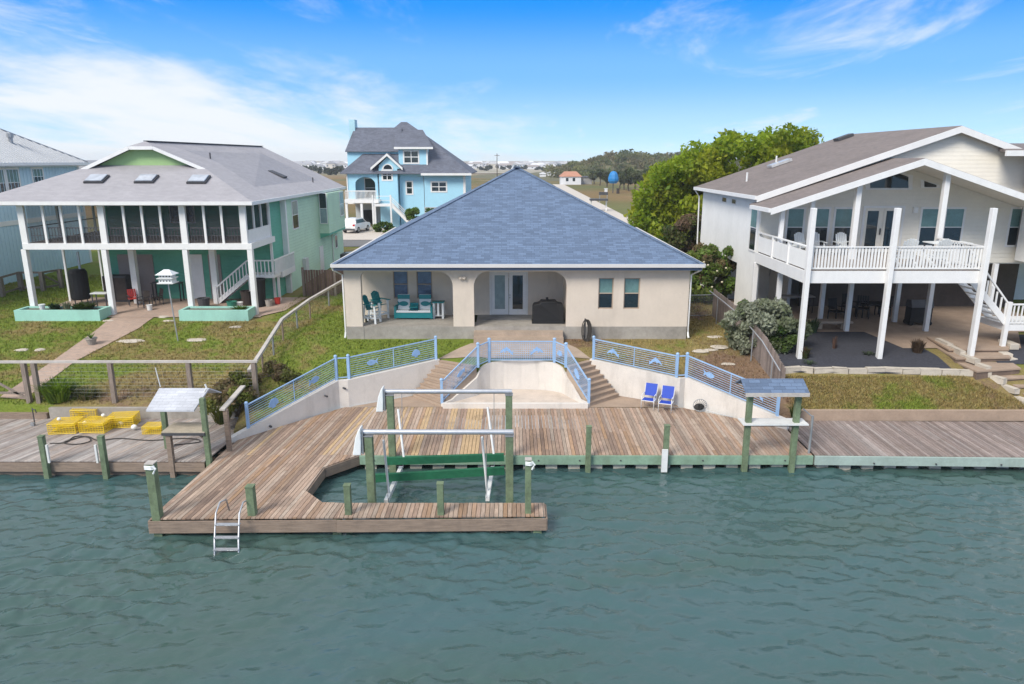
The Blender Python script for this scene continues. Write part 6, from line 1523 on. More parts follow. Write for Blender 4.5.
for a, b in zip(pz, pz[1:]):
    for h in (1.3, .25): m.bar(a + Vector((0, 0, h)), b + Vector((0, 0, h)), .06, .13)
m.bar(pz[2] + Vector((0, -.05, 1.2)), pz[3] + Vector((0, -.05, .3)), .06, .13); m.build('rails', timber_gr, f6)

# ================================================================ things in the green house yard
def planter_bed(label, u0, u1, v1, y1):
    a, b = P(u0, v1, 41.3), P(u1, v1, 41.3); o = thing('planter', label, 'planter', (a.x, 41.3, 2.4)); zt = 2.42 + .62
    m = MB(); m.box(a.x, b.x, 41.2, 41.38, 2.1, zt); m.box(a.x, b.x, y1 - .18, y1, 2.1, zt); m.box(a.x, a.x + .18, 41.381, y1 - .181, 2.1, zt); m.box(b.x - .18, b.x, 41.381, y1 - .181, 2.1, zt); m.build('planter_wall', planter, o)
    MB().box(a.x + .17, b.x - .17, 41.37, y1 - .17, 2.2, zt - .1).build('soil', soil, o); return a.x, b.x, zt
PL1 = planter_bed('mint green planter box with cactus and shrubs at the left porch corner', 16, 101, 318, 42.45)
PL2 = planter_bed('mint green planter box with grass below the right porch corner', 180, 249, 318, 42.45)
def plant_tuft(name, label, cat, c, n, h, spread, cols, wd=.04, group=None, droop=.6):
    V = []; C = []; c = Vector(c)
    m = MB()
    for i in range(n):
        a = random.uniform(0, 6.28); r = random.uniform(0, spread * .35); l = h * random.uniform(.6, 1.1); k = random.uniform(.2, 1) * droop
        p0 = c + Vector((math.cos(a) * r, math.sin(a) * r, -.02)); d = Vector((math.cos(a), math.sin(a), 0)); sd_ = Vector((-d.y, d.x, 0)) * wd * random.uniform(.6, 1.2)
        p1 = p0 + d * spread * .4 * k + Vector((0, 0, l * .6)); p2 = p0 + d * spread * (.9 * k) + Vector((0, 0, l * (1 - .35 * k)))
        q = random.choice(cols); t = random.uniform(.7, 1.3); m.cur = tuple(x * t for x in q)
        m.face([p0 - sd_, p0 + sd_, p1 + sd_ * .8, p1 - sd_ * .8]); m.face([p1 - sd_ * .8, p1 + sd_ * .8, p2])
    o = m.build(name, leaf, org=tuple(c)); return tag(o, label, cat, group)
GREENS = [(.07, .14, .02), (.09, .17, .025), (.13, .20, .03)]
plant_tuft('cactus', 'pale spiky cactus in the middle of the left planter box', 'plant', (PL1[0] + 2.7, 41.9, PL1[2] - .1), 40, .6, .5, [(.16, .19, .11), (.20, .21, .13)], .05)
plant_tuft('shrub', 'low green shrub at the right end of the left planter box', 'plant', (PL1[1] - 1.3, 41.9, PL1[2] - .1), 320, .45, 1.2, [(.04, .07, .012), (.055, .085, .015)], .05)
plant_tuft('dark_shrub', 'small dark shrub left of the cactus in the planter', 'plant', (PL1[0] + 1.9, 42.0, PL1[2] - .1), 110, .42, .6, [(.02, .045, .015), (.03, .06, .02)], .05)
o = MB().lathe((PL1[0] + 1.3, 41.8, PL1[2] - .1), [(.12, 0), (.17, .3), (.19, .3), (.19, .34), (.001, .33)], 12).build('flower_pot', poly_w, org=(PL1[0] + 1.3, 41.8, PL1[2] - .1)); tag(o, 'white flower pot standing in the left planter box', 'pot')
plant_tuft('planter_grass', 'bright grass clump filling the right planter box', 'plant', (PL2[0] + 3.3, 41.9, PL2[2] - .12), 160, .28, .9, GREENS, .03)
pp = thing('potted_plant', 'small pale pot with a green plant on the brick path', 'plant', GT(92, 345)); q = pp.location
MB().lathe(q, [(.16, 0), (.27, .34), (.30, .34), (.30, .40), (.22, .36), (.001, .36)], 14).build('pot', conc, pp)
m = MB()
for i in range(26):
    a = random.uniform(0, 6.28); d = Vector((math.cos(a), math.sin(a), 0)); s_ = Vector((-d.y, d.x, 0)) * .04; p0 = q + Vector((0, 0, .36)); m.cur = random.choice(GREENS); m.face([p0 - s_, p0 + s_, p0 + d * .26 + Vector((0, 0, random.uniform(.15, .4)))])
m.build('leaves', leaf, pp)
bh = thing('bird_house', 'white three tiered bird house on a thin pole in the green yard', 'bird house', GT(178, 341)); q = bh.location; zt_ = P(168, 283, q.y).z
MB().tube([q, (P(168, 283, q.y).x, q.y, zt_)], .035, 8).build('pole', galv, bh); c = Vector((P(168, 283, q.y).x, q.y, zt_))
m = MB(); m.box(c.x - .42, c.x + .42, c.y - .36, c.y + .36, c.z, c.z + .05); m.box(c.x - .34, c.x + .34, c.y - .28, c.y + .28, c.z + .05, c.z + .26); m.box(c.x - .42, c.x + .42, c.y - .36, c.y + .36, c.z + .26, c.z + .30); m.box(c.x - .32, c.x + .32, c.y - .26, c.y + .26, c.z + .30, c.z + .47); m.build('box', pvc, bh)
m = MB(); A_ = [c + Vector((sx * .46, sy * .40, .471)) for sx, sy in ((-1, -1), (1, -1), (1, 1), (-1, 1))]; r0, r1_ = c + Vector((-.14, 0, .72)), c + Vector((.14, 0, .72))
m.face([A_[0], A_[1], r1_, r0]); m.face([A_[2], A_[3], r0, r1_]); m.face([A_[1], A_[2], r1_]); m.face([A_[3], A_[0], r0]); m.face(A_[::-1]); m.build('roof', poly_w, bh)
for i in range(4): 
    for zz in (.15, .39): MB().tube([(c.x - .24 + .16 * i, c.y - (.285 if zz < .3 else .265), c.z + zz), (c.x - .24 + .16 * i, c.y - (.28 if zz < .3 else .26) - .012, c.z + zz)], .035, 8).build('entrance_hole', dark, bh)
def rock(name, label, cat, c, s, mt, group=None, seed=1):
    rr = random.Random(seed); m = MB(); m.ball((0, 0, 0), 1, 9, 6); 
    for v in m.v:
        h = math.sin(v.x * 3.1 + seed) * .12 + math.cos(v.y * 4.3 + seed * 2) * .12; v *= 1 + h; v.x *= s[0]; v.y *= s[1]; v.z *= s[2]
        v += Vector(c)
    return tag(m.build(name, mt, org=tuple(c)), label, cat, group)
for i, (u, v, s, lab) in enumerate(((130, 341, .75, 'widest pale flat stone in the green yard, right of the path'), (22, 350, .42, 'pale flat stone in the left grass near the path'), (40, 350, .32, 'small pale flat stone left of the path by its edge'), (165, 317, .45, 'pale stone under the bird house against the porch slab'), (169, 321, .3, 'small pale stone just below the one under the bird house'), (196, 340, .55, 'pale flat stone right of the bird house pole'), (108, 321, .35, 'pale stone at the corner of the left planter and the path'), (236, 327, .4, 'pale stone in grass below the right planter'))):
    rock('flat_stone', lab, 'stone', GT(u, v), (s, s * .6, .07), stone, 'flat stones in the lawn', i)
for i, (u, v, s, lab) in enumerate(((700, 351, .5, 'flat pale stone in the dry strip, uppermost by the fence'), (720, 347, .55, 'flat pale stone nearest the board fence'), (711, 350, .35, 'small flat stone between two larger ones in the dry strip'), (728, 364, .35, 'flat stone lower down in the dry strip by the fence'), (715, 337, .4, 'flat stone at the foot of the fence near the oleander'))):
    rock('flat_stone', lab, 'stone', GT(u, v), (s, s * .6, .06), stone, 'flat stones in the dry strip', i + 20)
# things below the screened porch
def on2(u, v, Y): p = P(u, v, Y); return p
sm_ = thing('smoker', 'black upright smoker barrel with flue under the left of the porch', 'grill', (P(78, 290, 45).x, 45.2, 2.66)); q = sm_.location
MB().lathe(q + Vector((0, 0, .3)), [(.001, 0), (.52, .0), (.55, .1), (.55, 1.7), (.45, 1.9), (.001, 1.95)], 16).build('barrel', dark, sm_); MB().tube([q + Vector((.2, 0, 2.2)), q + Vector((.2, 0, 3.3))], .08, 8).build('flue', galv, sm_)
for a in (0, 2.1, 4.2): MB().tube([q + Vector((.4 * math.cos(a), .4 * math.sin(a), 0)), q + Vector((.4 * math.cos(a), .4 * math.sin(a), .35))], .04, 6).build('leg', dkgrey, sm_)
def dtable(label, c, w_, d, h, mt, leg_m, name='patio_table'):
    o = thing(name, label, 'table', (0, 0, 0)); MB().box(-w_ / 2, w_ / 2, -d / 2, d / 2, h - .05, h).build('tabletop', mt, o)
    for sx in (-1, 1):
        for sy in (-1, 1): MB().bar((sx * (w_ / 2 - .08), sy * (d / 2 - .08), 0), (sx * (w_ / 2 - .08), sy * (d / 2 - .08), h - .05), .06, .06).build('leg', leg_m, o)
    o.location = c; return o
dtable('small pale topped folding table under the left of the porch', on(P(98, 290, 44).x, 44.2, .06), 1.0, .6, .95, pvc, dkgrey)
dtable('long black bench table against the green wall under the porch', on(P(168, 290, 46.1).x, 46.1, .06), 1.9, .6, 1.2, dkgrey, dark, 'work_bench')
def dchair(label, c, rz, mt, leg_m):
    o = thing('patio_chair', label, 'chair', (0, 0, 0)); m = MB(); m.box(-.26, .26, -.25, .25, .42, .47); m.build('seat', mt, o); m = MB(); slatpanel(m, (0, .24, .5), (1, 0, 0), (0, .2, 1), .5, .5, 5); m.build('backrest', mt, o)
    for sx in (-1, 1):
        MB().bar((sx * .24, -.23, 0), (sx * .24, -.23, .62), .04, .04).build('leg', leg_m, o); MB().bar((sx * .24, .24, 0), (sx * .24, .23, .5), .04, .04).build('leg', leg_m, o); MB().box(sx * .26 - .03, sx * .26 + .03, -.25, .27, .62, .65).build('armrest', leg_m, o)
    o.location = c; o.rotation_euler = (0, 0, rz); return o
pc = dchair('dark patio chair with red cushion under the porch', on(P(131, 297, 44.6).x, 44.8, .06), R(35), red, dkgrey)
c_ = clone(pc, on(P(142, 297, 44.2).x, 44.3, .06), R(-20), 'brown patio chair facing the lawn right of the red one')
for o in c_.children: 
    if o.name.startswith(('seat', 'backrest')): o.data = o.data.copy(); o.data.materials[0] = dkbrown
c_ = clone(c_, on(P(157, 296, 45).x, 45.0, .06), R(-40), 'dark brown patio chair left of the bird house pole')
cab = thing('metal_cabinet', 'dark metal cabinet under the porch left of the red chair', 'cabinet', (P(118, 290, 45.9).x, 45.9, 2.66)); q = cab.location
MB().box(q.x - .75, q.x + .75, 45.6, 46.4, 2.7, 4.35).build('cabinet_body', dkgrey, cab); MB().box(q.x - .72, q.x - .02, 45.56, 45.599, 2.8, 4.25).build('door', dkbrown, cab); MB().box(q.x + .02, q.x + .72, 45.56, 45.599, 2.8, 4.25).build('door', dkbrown, cab)
for i, (u, Y, lab, mt, r, h) in enumerate(((148, 43.6, 'small white bucket on the patio under the porch', pvc, .17, .34), (203, 44.2, 'dark round tub left of the porch stair', dkgrey, .38, .62), (231, 43.6, 'green bucket standing behind the right planter', mat('green plastic', (.03, .18, .12), .5, .1, 3), .3, .55), (259, 44.6, 'tall black bin under the stair landing', dark, .45, 1.75), (277, 45.2, 'small red pot at the house corner', red, .2, .4), (268, 44.6, 'pale round pot at the right porch corner', conc, .22, .4), (238, 44.0, 'white tub beside the green bucket', pvc, .25, .4), (247, 45.0, 'dark kettle drum below the porch stair', dkbrown, .4, .9))):
    q = on(P(u, 295, Y).x, Y, .05); o = MB().lathe(q, [(.001, 0), (r * .8, 0), (r, h * .95), (r * 1.06, h * .96), (r * 1.06, h), (r * .85, h), (r * .8, h * .7), (.001, h * .7)], 14).build('bucket' if r < .35 else 'bin', mt, org=tuple(q)); tag(o, lab, 'bucket' if r < .35 else 'bin')
ac = thing('air_conditioner', 'grey air conditioning unit on the ground behind the green house corner', 'air conditioner', (-12.6, 58.3, 2.7)); x, y, z = -12.9, 58.3, 2.7
MB().box(x - .85, x + .85, y - .8, y + .8, z, z + 1.55).build('casing', dkgrey, ac, bevel=.03); MB().lathe((x, y, z + 1.551), [(.6, 0), (.6, .05), (.001, .05)], 16).build('fan_guard', galv_d, ac)
MB().box(x - .8, x + .8, y - .82, y - .801, z + .15, z + 1.35).build('grille', dark, ac)
pg = thing('gas_cylinder', 'pale green storage locker beside the brown board enclosure', 'locker', (-14.5, 50, 2.7)); 
pg.name = 'storage_locker'; MB().box(-14.9, -13.9, 49.2, 50.1, 2.6, 4.95).build('locker_body', mat('pale locker', (.55, .62, .58), .6, .08, 2), pg); MB().prism([(-14.95, 49.1), (-13.85, 49.1), (-13.85, 50.15), (-14.95, 50.15)], 4.951, [5.0, 5.0, 5.12, 5.12]).build('lid', MATS['pale locker'], pg)

# ================================================================ the white house yard
for i, (u, Y, lab, rz_) in enumerate(((789, 37.9, 'white adirondack chair at the left end of the raised deck, turned sideways', 70), (803, 38.6, 'white adirondack chair just right of the sideways one on the deck', 10), (816, 38.8, 'white adirondack chair behind the left tall post of the deck', -5), (844, 38.6, 'white adirondack chair left of the double door on the deck', 0), (907, 34.4, 'white adirondack chair seen from behind, left of the pair by the railing', 175), (939, 34.4, 'white adirondack chair seen from behind, right of the pair by the railing', 185))):
    if i == 0: ad = adirondack(lab, poly_w, poly_w, group='white chairs on the raised deck'); ad.location = (P(u, 240, Y).x, Y, dkz + .001); ad.rotation_euler = (0, 0, R(rz_))
    else: clone(ad, (P(u, 240, Y).x, Y, dkz + .001), R(rz_), lab, scale=1.28 if i > 3 else 1.1)
dt = dtable('long white table with dark edge on the right of the deck', (P(948, 240, 36).x, 36.0, dkz + .001), 2.0, .9, 1.0, poly_w, dkgrey, 'deck_table')
ut = dtable('pale topped work table in the shade under the white deck', on(P(795, 292, 42).x, 42, .06), 2.2, .7, 1.0, timber_pale, dkbrown, 'work_table')
for i, (u, Y, lab, rz_) in enumerate(((838, 39.6, 'black chair under the deck, nearest the left support post', 20), (850, 41, 'black chair under the deck behind the second support post', 0), (864, 40.4, 'black chair at the dark table under the deck', -20), (884, 41, 'dark chair behind the table under the middle of the deck', 180))):
    if i == 0: uc = dchair(lab, on(P(u, 300, Y).x, Y, .06), R(rz_), dark, dark); uc['group'] = 'dark chairs under the deck'; uc.scale = (1.25,) * 3
    else: clone(uc, on(P(u, 300, Y).x, Y, .06), R(rz_), lab)
dtable('round edged dark table under the middle of the deck', on(P(873, 300, 40.8).x, 40.9, .06), 1.5, 1.0, .8, dark, dark)
gr2 = thing('barbecue_grill', 'black covered barbecue on wheels under the right of the deck', 'grill', on(P(920, 318, 38.6).x, 38.8, .06)); q = gr2.location
MB().box(q.x - .6, q.x + .6, q.y - .3, q.y + .3, q.z + .15, q.z + 1.0).build('grill_body', dark, gr2, bevel=.04); m = MB(); m.yprism([(q.y - .34, q.z + 1.0), (q.y + .34, q.z + 1.0), (q.y + .25, q.z + 1.35), (q.y - .2, q.z + 1.4)], q.x - .6, q.x + .6); m.build('lid', dkgrey, gr2)
for s in (-1, 1): MB().tube([(q.x + s * .5, q.y - .34, q.z + .12), (q.x + s * .5, q.y + .34, q.z + .12)], .12, 10).build('wheel', tyre, gr2)
bn = thing('low_bench', 'long low tan bench with curved ends at the front of the shaded terrace', 'bench', on(P(830, 330, 37.8).x, 37.9, .06)); q = bn.location
MB().box(q.x - 1.1, q.x + 1.1, q.y - .35, q.y + .35, q.z + .30, q.z + .45).build('bench_seat', conc_tan, bn, bevel=.05)
for s in (-1, 1): MB().box(q.x + s * .7 - .2, q.x + s * .7 + .2, q.y - .25, q.y + .25, q.z, q.z + .299).build('bench_foot', conc_tan, bn)
# terrace steps and stone edging
sp_ = thing('terrace_steps', 'broad tan steps winding down from the terrace past the dark gravel bed', 'steps', (21.5, 33, 2))
SPX = [((940, 349), (1004, 349)), ((947, 358), (1006, 357)), ((968, 371), (1016, 368)), ((995, 378), (1028, 377)), ((1008, 386), (1040, 386)), ((1020, 396), (1060, 394))]
zz = [2.76, 2.60, 2.38, 2.08, 1.83, 1.58]
for i, ((l, r_), z) in enumerate(zip(SPX, zz)):
    l, r_ = (l[0] + 9, l[1]), (r_[0] + 4, r_[1]); a, b = G(*l, z), G(*r_, z); n_ = SPX[i - 1] if i else ((930, 338), (1010, 338)); c, d = G(*n_[1], z), G(*n_[0], z)
    MB().prism([(a.x, a.y), (b.x, b.y), (c.x, c.y + .3), (d.x, d.y + .3)], .8, z - .07).build('riser', mat('dark step riser', (.17, .12, .09), .9, .2, 2, .3, 20), sp_); MB().prism([(a.x - .03, a.y - .05), (b.x + .03, b.y - .05), (c.x, c.y + .3), (d.x, d.y + .3)], z - .069, z).build('step', step_tan, sp_)
def edging(pts, label0, base, seed):
    rr = random.Random(seed)
    for i, (a, b) in enumerate(zip(pts, pts[1:])):
        d = b - a; L_ = d.length; c = (a + b) / 2; m = MB(); m.cbox((c.x, c.y, c.z + .06), (L_ * .97, rr.uniform(.24, .32), rr.uniform(.22, .28)), math.atan2(d.y, d.x) + rr.uniform(-.03, .03))
        for v in m.v: v += Vector((rr.uniform(-.02, .02), rr.uniform(-.02, .02), rr.uniform(-.015, .015)))
        o = m.build('edging_stone', stone, org=tuple(c)); tag(o, base, 'stone', label0)
def gp(u, v): return GT(u, v)
edging([gp(u, v) for u, v in ((782, 372), (801, 370), (813, 372), (832, 371), (847, 372), (866, 372), (884, 371), (901, 372), (919, 372.5), (940, 373), (958, 373.5), (976, 374.5), (990, 376))], 'pale stones edging the front of the gravel bed', 'pale limestone block in the row between dark gravel and lawn', 1)
edging([gp(u, v) for u, v in ((992, 377), (1004, 385), (1016, 396), (1030, 408))], 'pale stones edging the steps beside the lawn', 'pale limestone block in the slanting row beside the lower steps', 2)
edging([gp(u, v) + Vector((-.12, -.1, .12)) for u, v in ((938, 343), (951, 350), (964, 358), (978, 367), (989, 374))], 'pale stones edging the gravel beside the steps', 'pale limestone block in the slanting row between gravel and steps', 3)
for i, (u0, v0, u1, v1, z, lab) in enumerate(((1002, 342, 1015, 347, 2.75, 'loose pale stone slab topmost beside the terrace steps'), (994, 350, 1008, 357, 2.5, 'pale stone slab right of the second terrace step'), (997, 357, 1014, 362, 2.35, 'pale stone slab right of the middle terrace step'), (1020, 366, 1034, 374, 2.0, 'pale stone block right of the lower terrace steps'))):
    a, b = G(u0, v0, z), G(u1, v1, z); d = b - a; c = (a + b) / 2; o = MB().cbox((c.x, c.y, z), (d.length, .45, .3), math.atan2(d.y, d.x)).build('stone_slab', stone, org=tuple(c), bevel=.03); tag(o, lab, 'stone')

# ================================================================ plants and trees
def leaves(clumps, n, size, cols, seed, flat=.0):
    """leaf-sized faces spread through clump ellipsoids (x,y,z,rx,ry,rz); returns verts, faces, colours"""
    g = np.random.default_rng(seed); cl = np.array(clumps, float); vol = (cl[:, 3] * cl[:, 4] * cl[:, 5]) ** .75; pick = g.choice(len(cl), n, p=vol / vol.sum())
    d = g.normal(size=(n, 3)); d /= np.linalg.norm(d, axis=1)[:, None]; r = g.random(n) ** .42
    d = d * r[:, None]; d += g.normal(size=(n, 3)) * .06
    c = cl[pick, :3] + d * cl[pick, 3:6]
    a = g.normal(size=(n, 3)); a[:, 2] *= (1 - flat); a /= np.linalg.norm(a, axis=1)[:, None]; b = np.cross(a, g.normal(size=(n, 3))); b /= np.linalg.norm(b, axis=1)[:, None]
    s = size * g.uniform(.4, 1.7, n)
    A, B = a * s[:, None], b * s[:, None] * .55
    V = np.stack([c - A, c - A * .1 + B, c + A, c - A * .1 - B], 1).reshape(-1, 3)
    cc = np.array(cols)[g.choice(len(cols), len(cl))]; k = g.uniform(.72, 1.28, len(cl))
    C = cc[pick] * k[pick][:, None] * g.uniform(.75, 1.3, n)[:, None]; alt = np.array(cols)[g.choice(len(cols), n)]; C = C * .65 + alt * .35
    return V, C
def foliage(name, clumps, n, size, cols, seed, parent=None, org=None, flat=0):
    V, C = leaves(clumps, n, size, cols, seed, flat); of = np.array(ORG[parent.name] if parent is not None else (org or (0, 0, 0)))
    me = bpy.data.meshes.new(name); F = np.arange(n * 4).reshape(-1, 4)
    me.from_pydata((V - of).tolist(), [], F.tolist()); me.materials.append(leaf)
    ca = me.color_attributes.new('Col', 'FLOAT_COLOR', 'CORNER'); q = np.ones((n * 4, 4), np.float32); q[:, :3] = np.repeat(C, 4, 0); ca.data.foreach_set('color', q.ravel())
    o = bpy.data.objects.new(name, me); COL.objects.link(o)
    if parent is not None: o.parent = parent
    else: o.location = tuple(of)
    return o
def limb(m, a, b, r0, r1, seed, n=6):
    rr = random.Random(seed); a, b = Vector(a), Vector(b); L_ = (b - a).length
    pts = [a.lerp(b, i / n) + Vector((rr.uniform(-1, 1), rr.uniform(-1, 1), 0)) * (L_ * .05 * math.sin(math.pi * i / n)) for i in range(n + 1)]; m.tube(pts, r0, 7, r1)
def tree(name, label, base, clumps, n, size, cols, seed, trunk_r=.3, cat='tree', group=None, flat=0, stems=1):
    base = Vector(base); o = thing(name, label, cat, base, group); m = MB(); c0 = Vector(np.mean(np.array(clumps)[:, :3], 0)); rr = random.Random(seed)
    top = base.lerp(c0, .55); 
    for s in range(stems): limb(m, base + Vector((rr.uniform(-1, 1), rr.uniform(-1, 1), 0)) * (.25 * (stems > 1)) - Vector((0, 0, .2)), top + Vector((rr.uniform(-.5, .5), rr.uniform(-.5, .5), 0)) * (stems > 1), trunk_r, trunk_r * .55, seed + s)
    for i, c in enumerate(clumps):
        if i % max(1, len(clumps) // 14) == 0: limb(m, top - Vector((0, 0, .15 * rr.random() * (top.z - base.z))), Vector(c[:3]), trunk_r * .42, trunk_r * .08, seed + i + 7)
    m.build('trunk', bark, o); foliage('crown', clumps, n, size, cols, seed, o, flat=flat); return o
def clumps_in(fn, k, seed, r0, r1):
    g = random.Random(seed); out = []
    while len(out) < k:
        p = fn(g); r = g.uniform(r0, r1); out.append((*p, r, r, r * .8))
    return out
# the big bright tree between the beige and the white house; outline picked out in the photograph, depth its own
YT = 62.0
tp_ = [(641, 222), (638, 205), (648, 180), (660, 164), (678, 150), (700, 142), (722, 135), (745, 136), (765, 132), (790, 127), (806, 132), (812, 150), (815, 175), (800, 200), (760, 215), (720, 225), (705, 245), (690, 240), (665, 235)]
poly = [(P(u, v, YT).x, P(u, v, YT).z) for u, v in tp_]
def inpoly(x, y, poly):
    r = False; k = len(poly)
    for i in range(k):
        x0, y0 = poly[i]; x1, y1 = poly[(i + 1) % k]
        if (y0 > y) != (y1 > y) and x < (x1 - x0) * (y - y0) / (y1 - y0) + x0: r = not r
    return r
pxs = [p[0] for p in poly]; pzs = [p[1] for p in poly]; mxx, mzz = (min(pxs) + max(pxs)) / 2, (min(pzs) + max(pzs)) / 2; hw = (max(pxs) - min(pxs)) / 2
def big(g):
    while True:
        x, z = g.uniform(min(pxs), max(pxs)), g.uniform(min(pzs), max(pzs))
        if inpoly(x, z, poly):
            e = math.sqrt(max(.05, 1 - ((x - mxx) / hw) ** 2)); return (x, YT + g.uniform(-1, 1) * 4.0 * e, z - .45)
BR = [(.30, .38, .018), (.23, .32, .016), (.36, .41, .026), (.16, .26, .016), (.33, .34, .028)]
tree('broad_tree', 'big bright yellow green tree rising behind the white house', on(mxx - 1, YT), clumps_in(big, 240, 4, .6, 1.4), 52000, .17, BR, 5, .38)
# oleander hedge beside it
def blob(cx, cy, cz, rx, ry, rz_):
    def f(g):
        while True:
            p = (g.uniform(-1, 1), g.uniform(-1, 1), g.uniform(-1, 1))
            if sum(q * q for q in p) < 1: return (cx + p[0] * rx, cy + p[1] * ry, cz + p[2] * rz_)
    return f
YO = 45.5
c = P(711, 268, YO); OL = [(.11, .20, .03), (.14, .24, .035), (.22, .28, .06), (.28, .18, .11), (.15, .22, .045)]
tree('oleander_shrub', 'tall mixed green and reddish oleander beside the beige house corner', on(c.x, YO), clumps_in(blob(c.x, YO, 4.6, 1.5, 1.8, 2.1), 40, 8, .3, .6), 13000, .11, OL, 9, .10, 'shrub', stems=3)
YO2 = 55
c = P(700, 243, YO2); tree('flowering_shrub', 'reddish brown flowering shrub above the oleander', on(c.x, YO2), clumps_in(blob(c.x, YO2, 5.1, 2.4, 2.0, 2.4), 40, 11, .35, .75), 11000, .13, [(.21, .13, .085), (.10, .14, .04), (.25, .17, .11), (.13, .17, .04)], 12, .12, 'shrub', stems=3)
c = P(676, 253, 58); tree('green_shrub', 'rounded green shrub below the big tree just over the blue roof', on(c.x, 58), clumps_in(blob(c.x, 58, 4.3, 2.4, 2, 1.9), 30, 13, .35, .7), 8000, .13, [(.08, .15, .02), (.12, .20, .025)], 14, .12, 'shrub', stems=3)
for i, (u, v) in enumerate(((708, 265), (717, 271), (722, 282), (712, 287), (704, 262), (726, 268), (716, 300))):
    p = P(u, v, 43.6); m = MB(); m.ball(p, .075, 6, 4, (1, .6, .8)); o = m.build('flower', mat('pale flower', (.55, .5, .35), .7, .1, 8), org=tuple(p)); o.parent = bpy.data.objects['oleander_shrub']; o.matrix_parent_inverse = Matrix.Translation(-ORG['oleander_shrub']) ; o.location = p
# grey olive bush by the board fence
YB = 34.3
c = P(765, 315, YB); GO = [(.26, .29, .19), (.32, .34, .24), (.20, .23, .13), (.38, .40, .30), (.18, .23, .09)]
tree('grey_bush', 'wide grey green bush leaning over the board fence', on(c.x, YB), clumps_in(blob(c.x - .05, YB, 3.55, 2.05, 1.1, 1.4), 80, 15, .26, .52), 24000, .08, GO, 16, .09, 'shrub', stems=4)
c = P(787, 335, 33.6); tree('green_bush', 'green lower bush right of the grey one, before the deck post', on(c.x - .2, 33.5), clumps_in(blob(c.x - .25, 33.5, 3.2, .62, .5, .62), 18, 17, .15, .3), 4200, .075, [(.06, .11, .025), (.09, .14, .03)], 18, .06, 'shrub', stems=3)
def small(label, u, v, n, h, sp, cols, name='small_plant', wd=.03, droop=.6):
    return plant_tuft(name, label, 'plant', GT(u, v), n, h, sp, cols, wd, droop=droop)
small('dry brown rounded bush on the dark gravel before the terrace', 917, 353, 300, .75, .55, [(.13, .09, .055), (.10, .065, .04)], 'dry_bush', .035)
small('thin reddish twig plant alone on the dark gravel', 834, 349, 40, .75, .3, [(.18, .10, .07), (.12, .07, .05)], 'dry_plant', .018)
small('brown green plant at the foot of the left tall deck post', 804, 358, 160, .62, .5, [(.12, .10, .05), (.08, .10, .035), (.15, .07, .05)], 'low_plant', .035)
small('small green weed on the gravel below the middle of the deck', 869, 355, 70, .18, .6, [(.06, .09, .05), (.08, .10, .06)], 'weed', .03)
small('grey green weed beside the stone edging at the left of the gravel', 809, 364, 60, .2, .5, [(.10, .14, .08)], 'weed', .03)
small('small leafy plant in the shade beside the low bench', 812, 333, 120, .9, .6, [(.06, .10, .04)], 'leafy_plant', .05)
small('low yellow green plant beside the terrace step edging', 956, 351, 70, .3, .3, [(.13, .13, .03)], 'weed', .03)
plant_tuft('lily_clump', 'bright green strap leaved clump behind the left dock kerb', 'plant', on(P(62, 400, 30.1).x, 29.95), 620, 1.0, 1.35, [(.17, .27, .02), (.21, .30, .03), (.10, .17, .02)], .04)
plant_tuft('lily_clump', 'dull dry half of the strap leaved clump right of the bright one', 'plant', on(P(88, 402, 30.1).x, 30.1), 300, .5, 1.0, [(.14, .16, .04), (.21, .18, .09), (.09, .13, .03)], .03)
# tangle at the left end of the blue railing
c = P(232, 388, 29.5); tree('tangled_shrub', 'tangled brown and green shrub between left railing and chain link fence', on(c.x + .1, 29.3), clumps_in(blob(c.x + .1, 29.2, 1.9, .95, 1.5, .75), 30, 21, .2, .4), 5200, .07, [(.19, .14, .08), (.15, .18, .03), (.24, .17, .09), (.11, .15, .03), (.20, .22, .045)], 22, .05, 'shrub', stems=5)
c = P(272, 385, 31.5); tree('tangled_shrub', 'thin straw coloured brush behind the left blue railing', on(c.x, 32.0), clumps_in(blob(c.x, 31.8, 2.0, 1.3, 1.2, .45), 22, 23, .18, .34), 2600, .07, [(.16, .13, .06), (.12, .14, .03), (.20, .14, .08)], 24, .04, 'shrub', stems=5)
plant_tuft('yellow_grass', 'yellow green grass clump at the low end of the left retaining wall', 'plant', on(P(222, 425, 27.5).x - .15, 27.9), 260, .8, .8, [(.14, .15, .025), (.18, .16, .05), (.09, .12, .02)], .025)
plant_tuft('weed', 'green weed at the fence corner under the blue roofed stand', 'plant', on(P(797, 410, 28.6).x, 28.7), 120, .6, .5, [(.05, .09, .02), (.08, .12, .03)], .03)
# plants at the turquoise house
for i, (u, v, s, lab) in enumerate(((382, 229, 1.0, 'round green bush under the stair landing of the turquoise house'), (414, 215, .8, 'small dark bush at the foot of the turquoise house wall'), (433, 212, .8, 'leafy bush before the right wing of the turquoise house'))):
    c = P(u, v, 88.5); foliage_o = tag(foliage('garden_bush', clumps_in(blob(c.x, 88.5, c.z, 1.4 * s, .8, .8 * s), 10, 30 + i, .3, .5), 1600, .13, GREENS, 31 + i, org=(c.x, 88.5, c.z - .8)), lab, 'shrub')

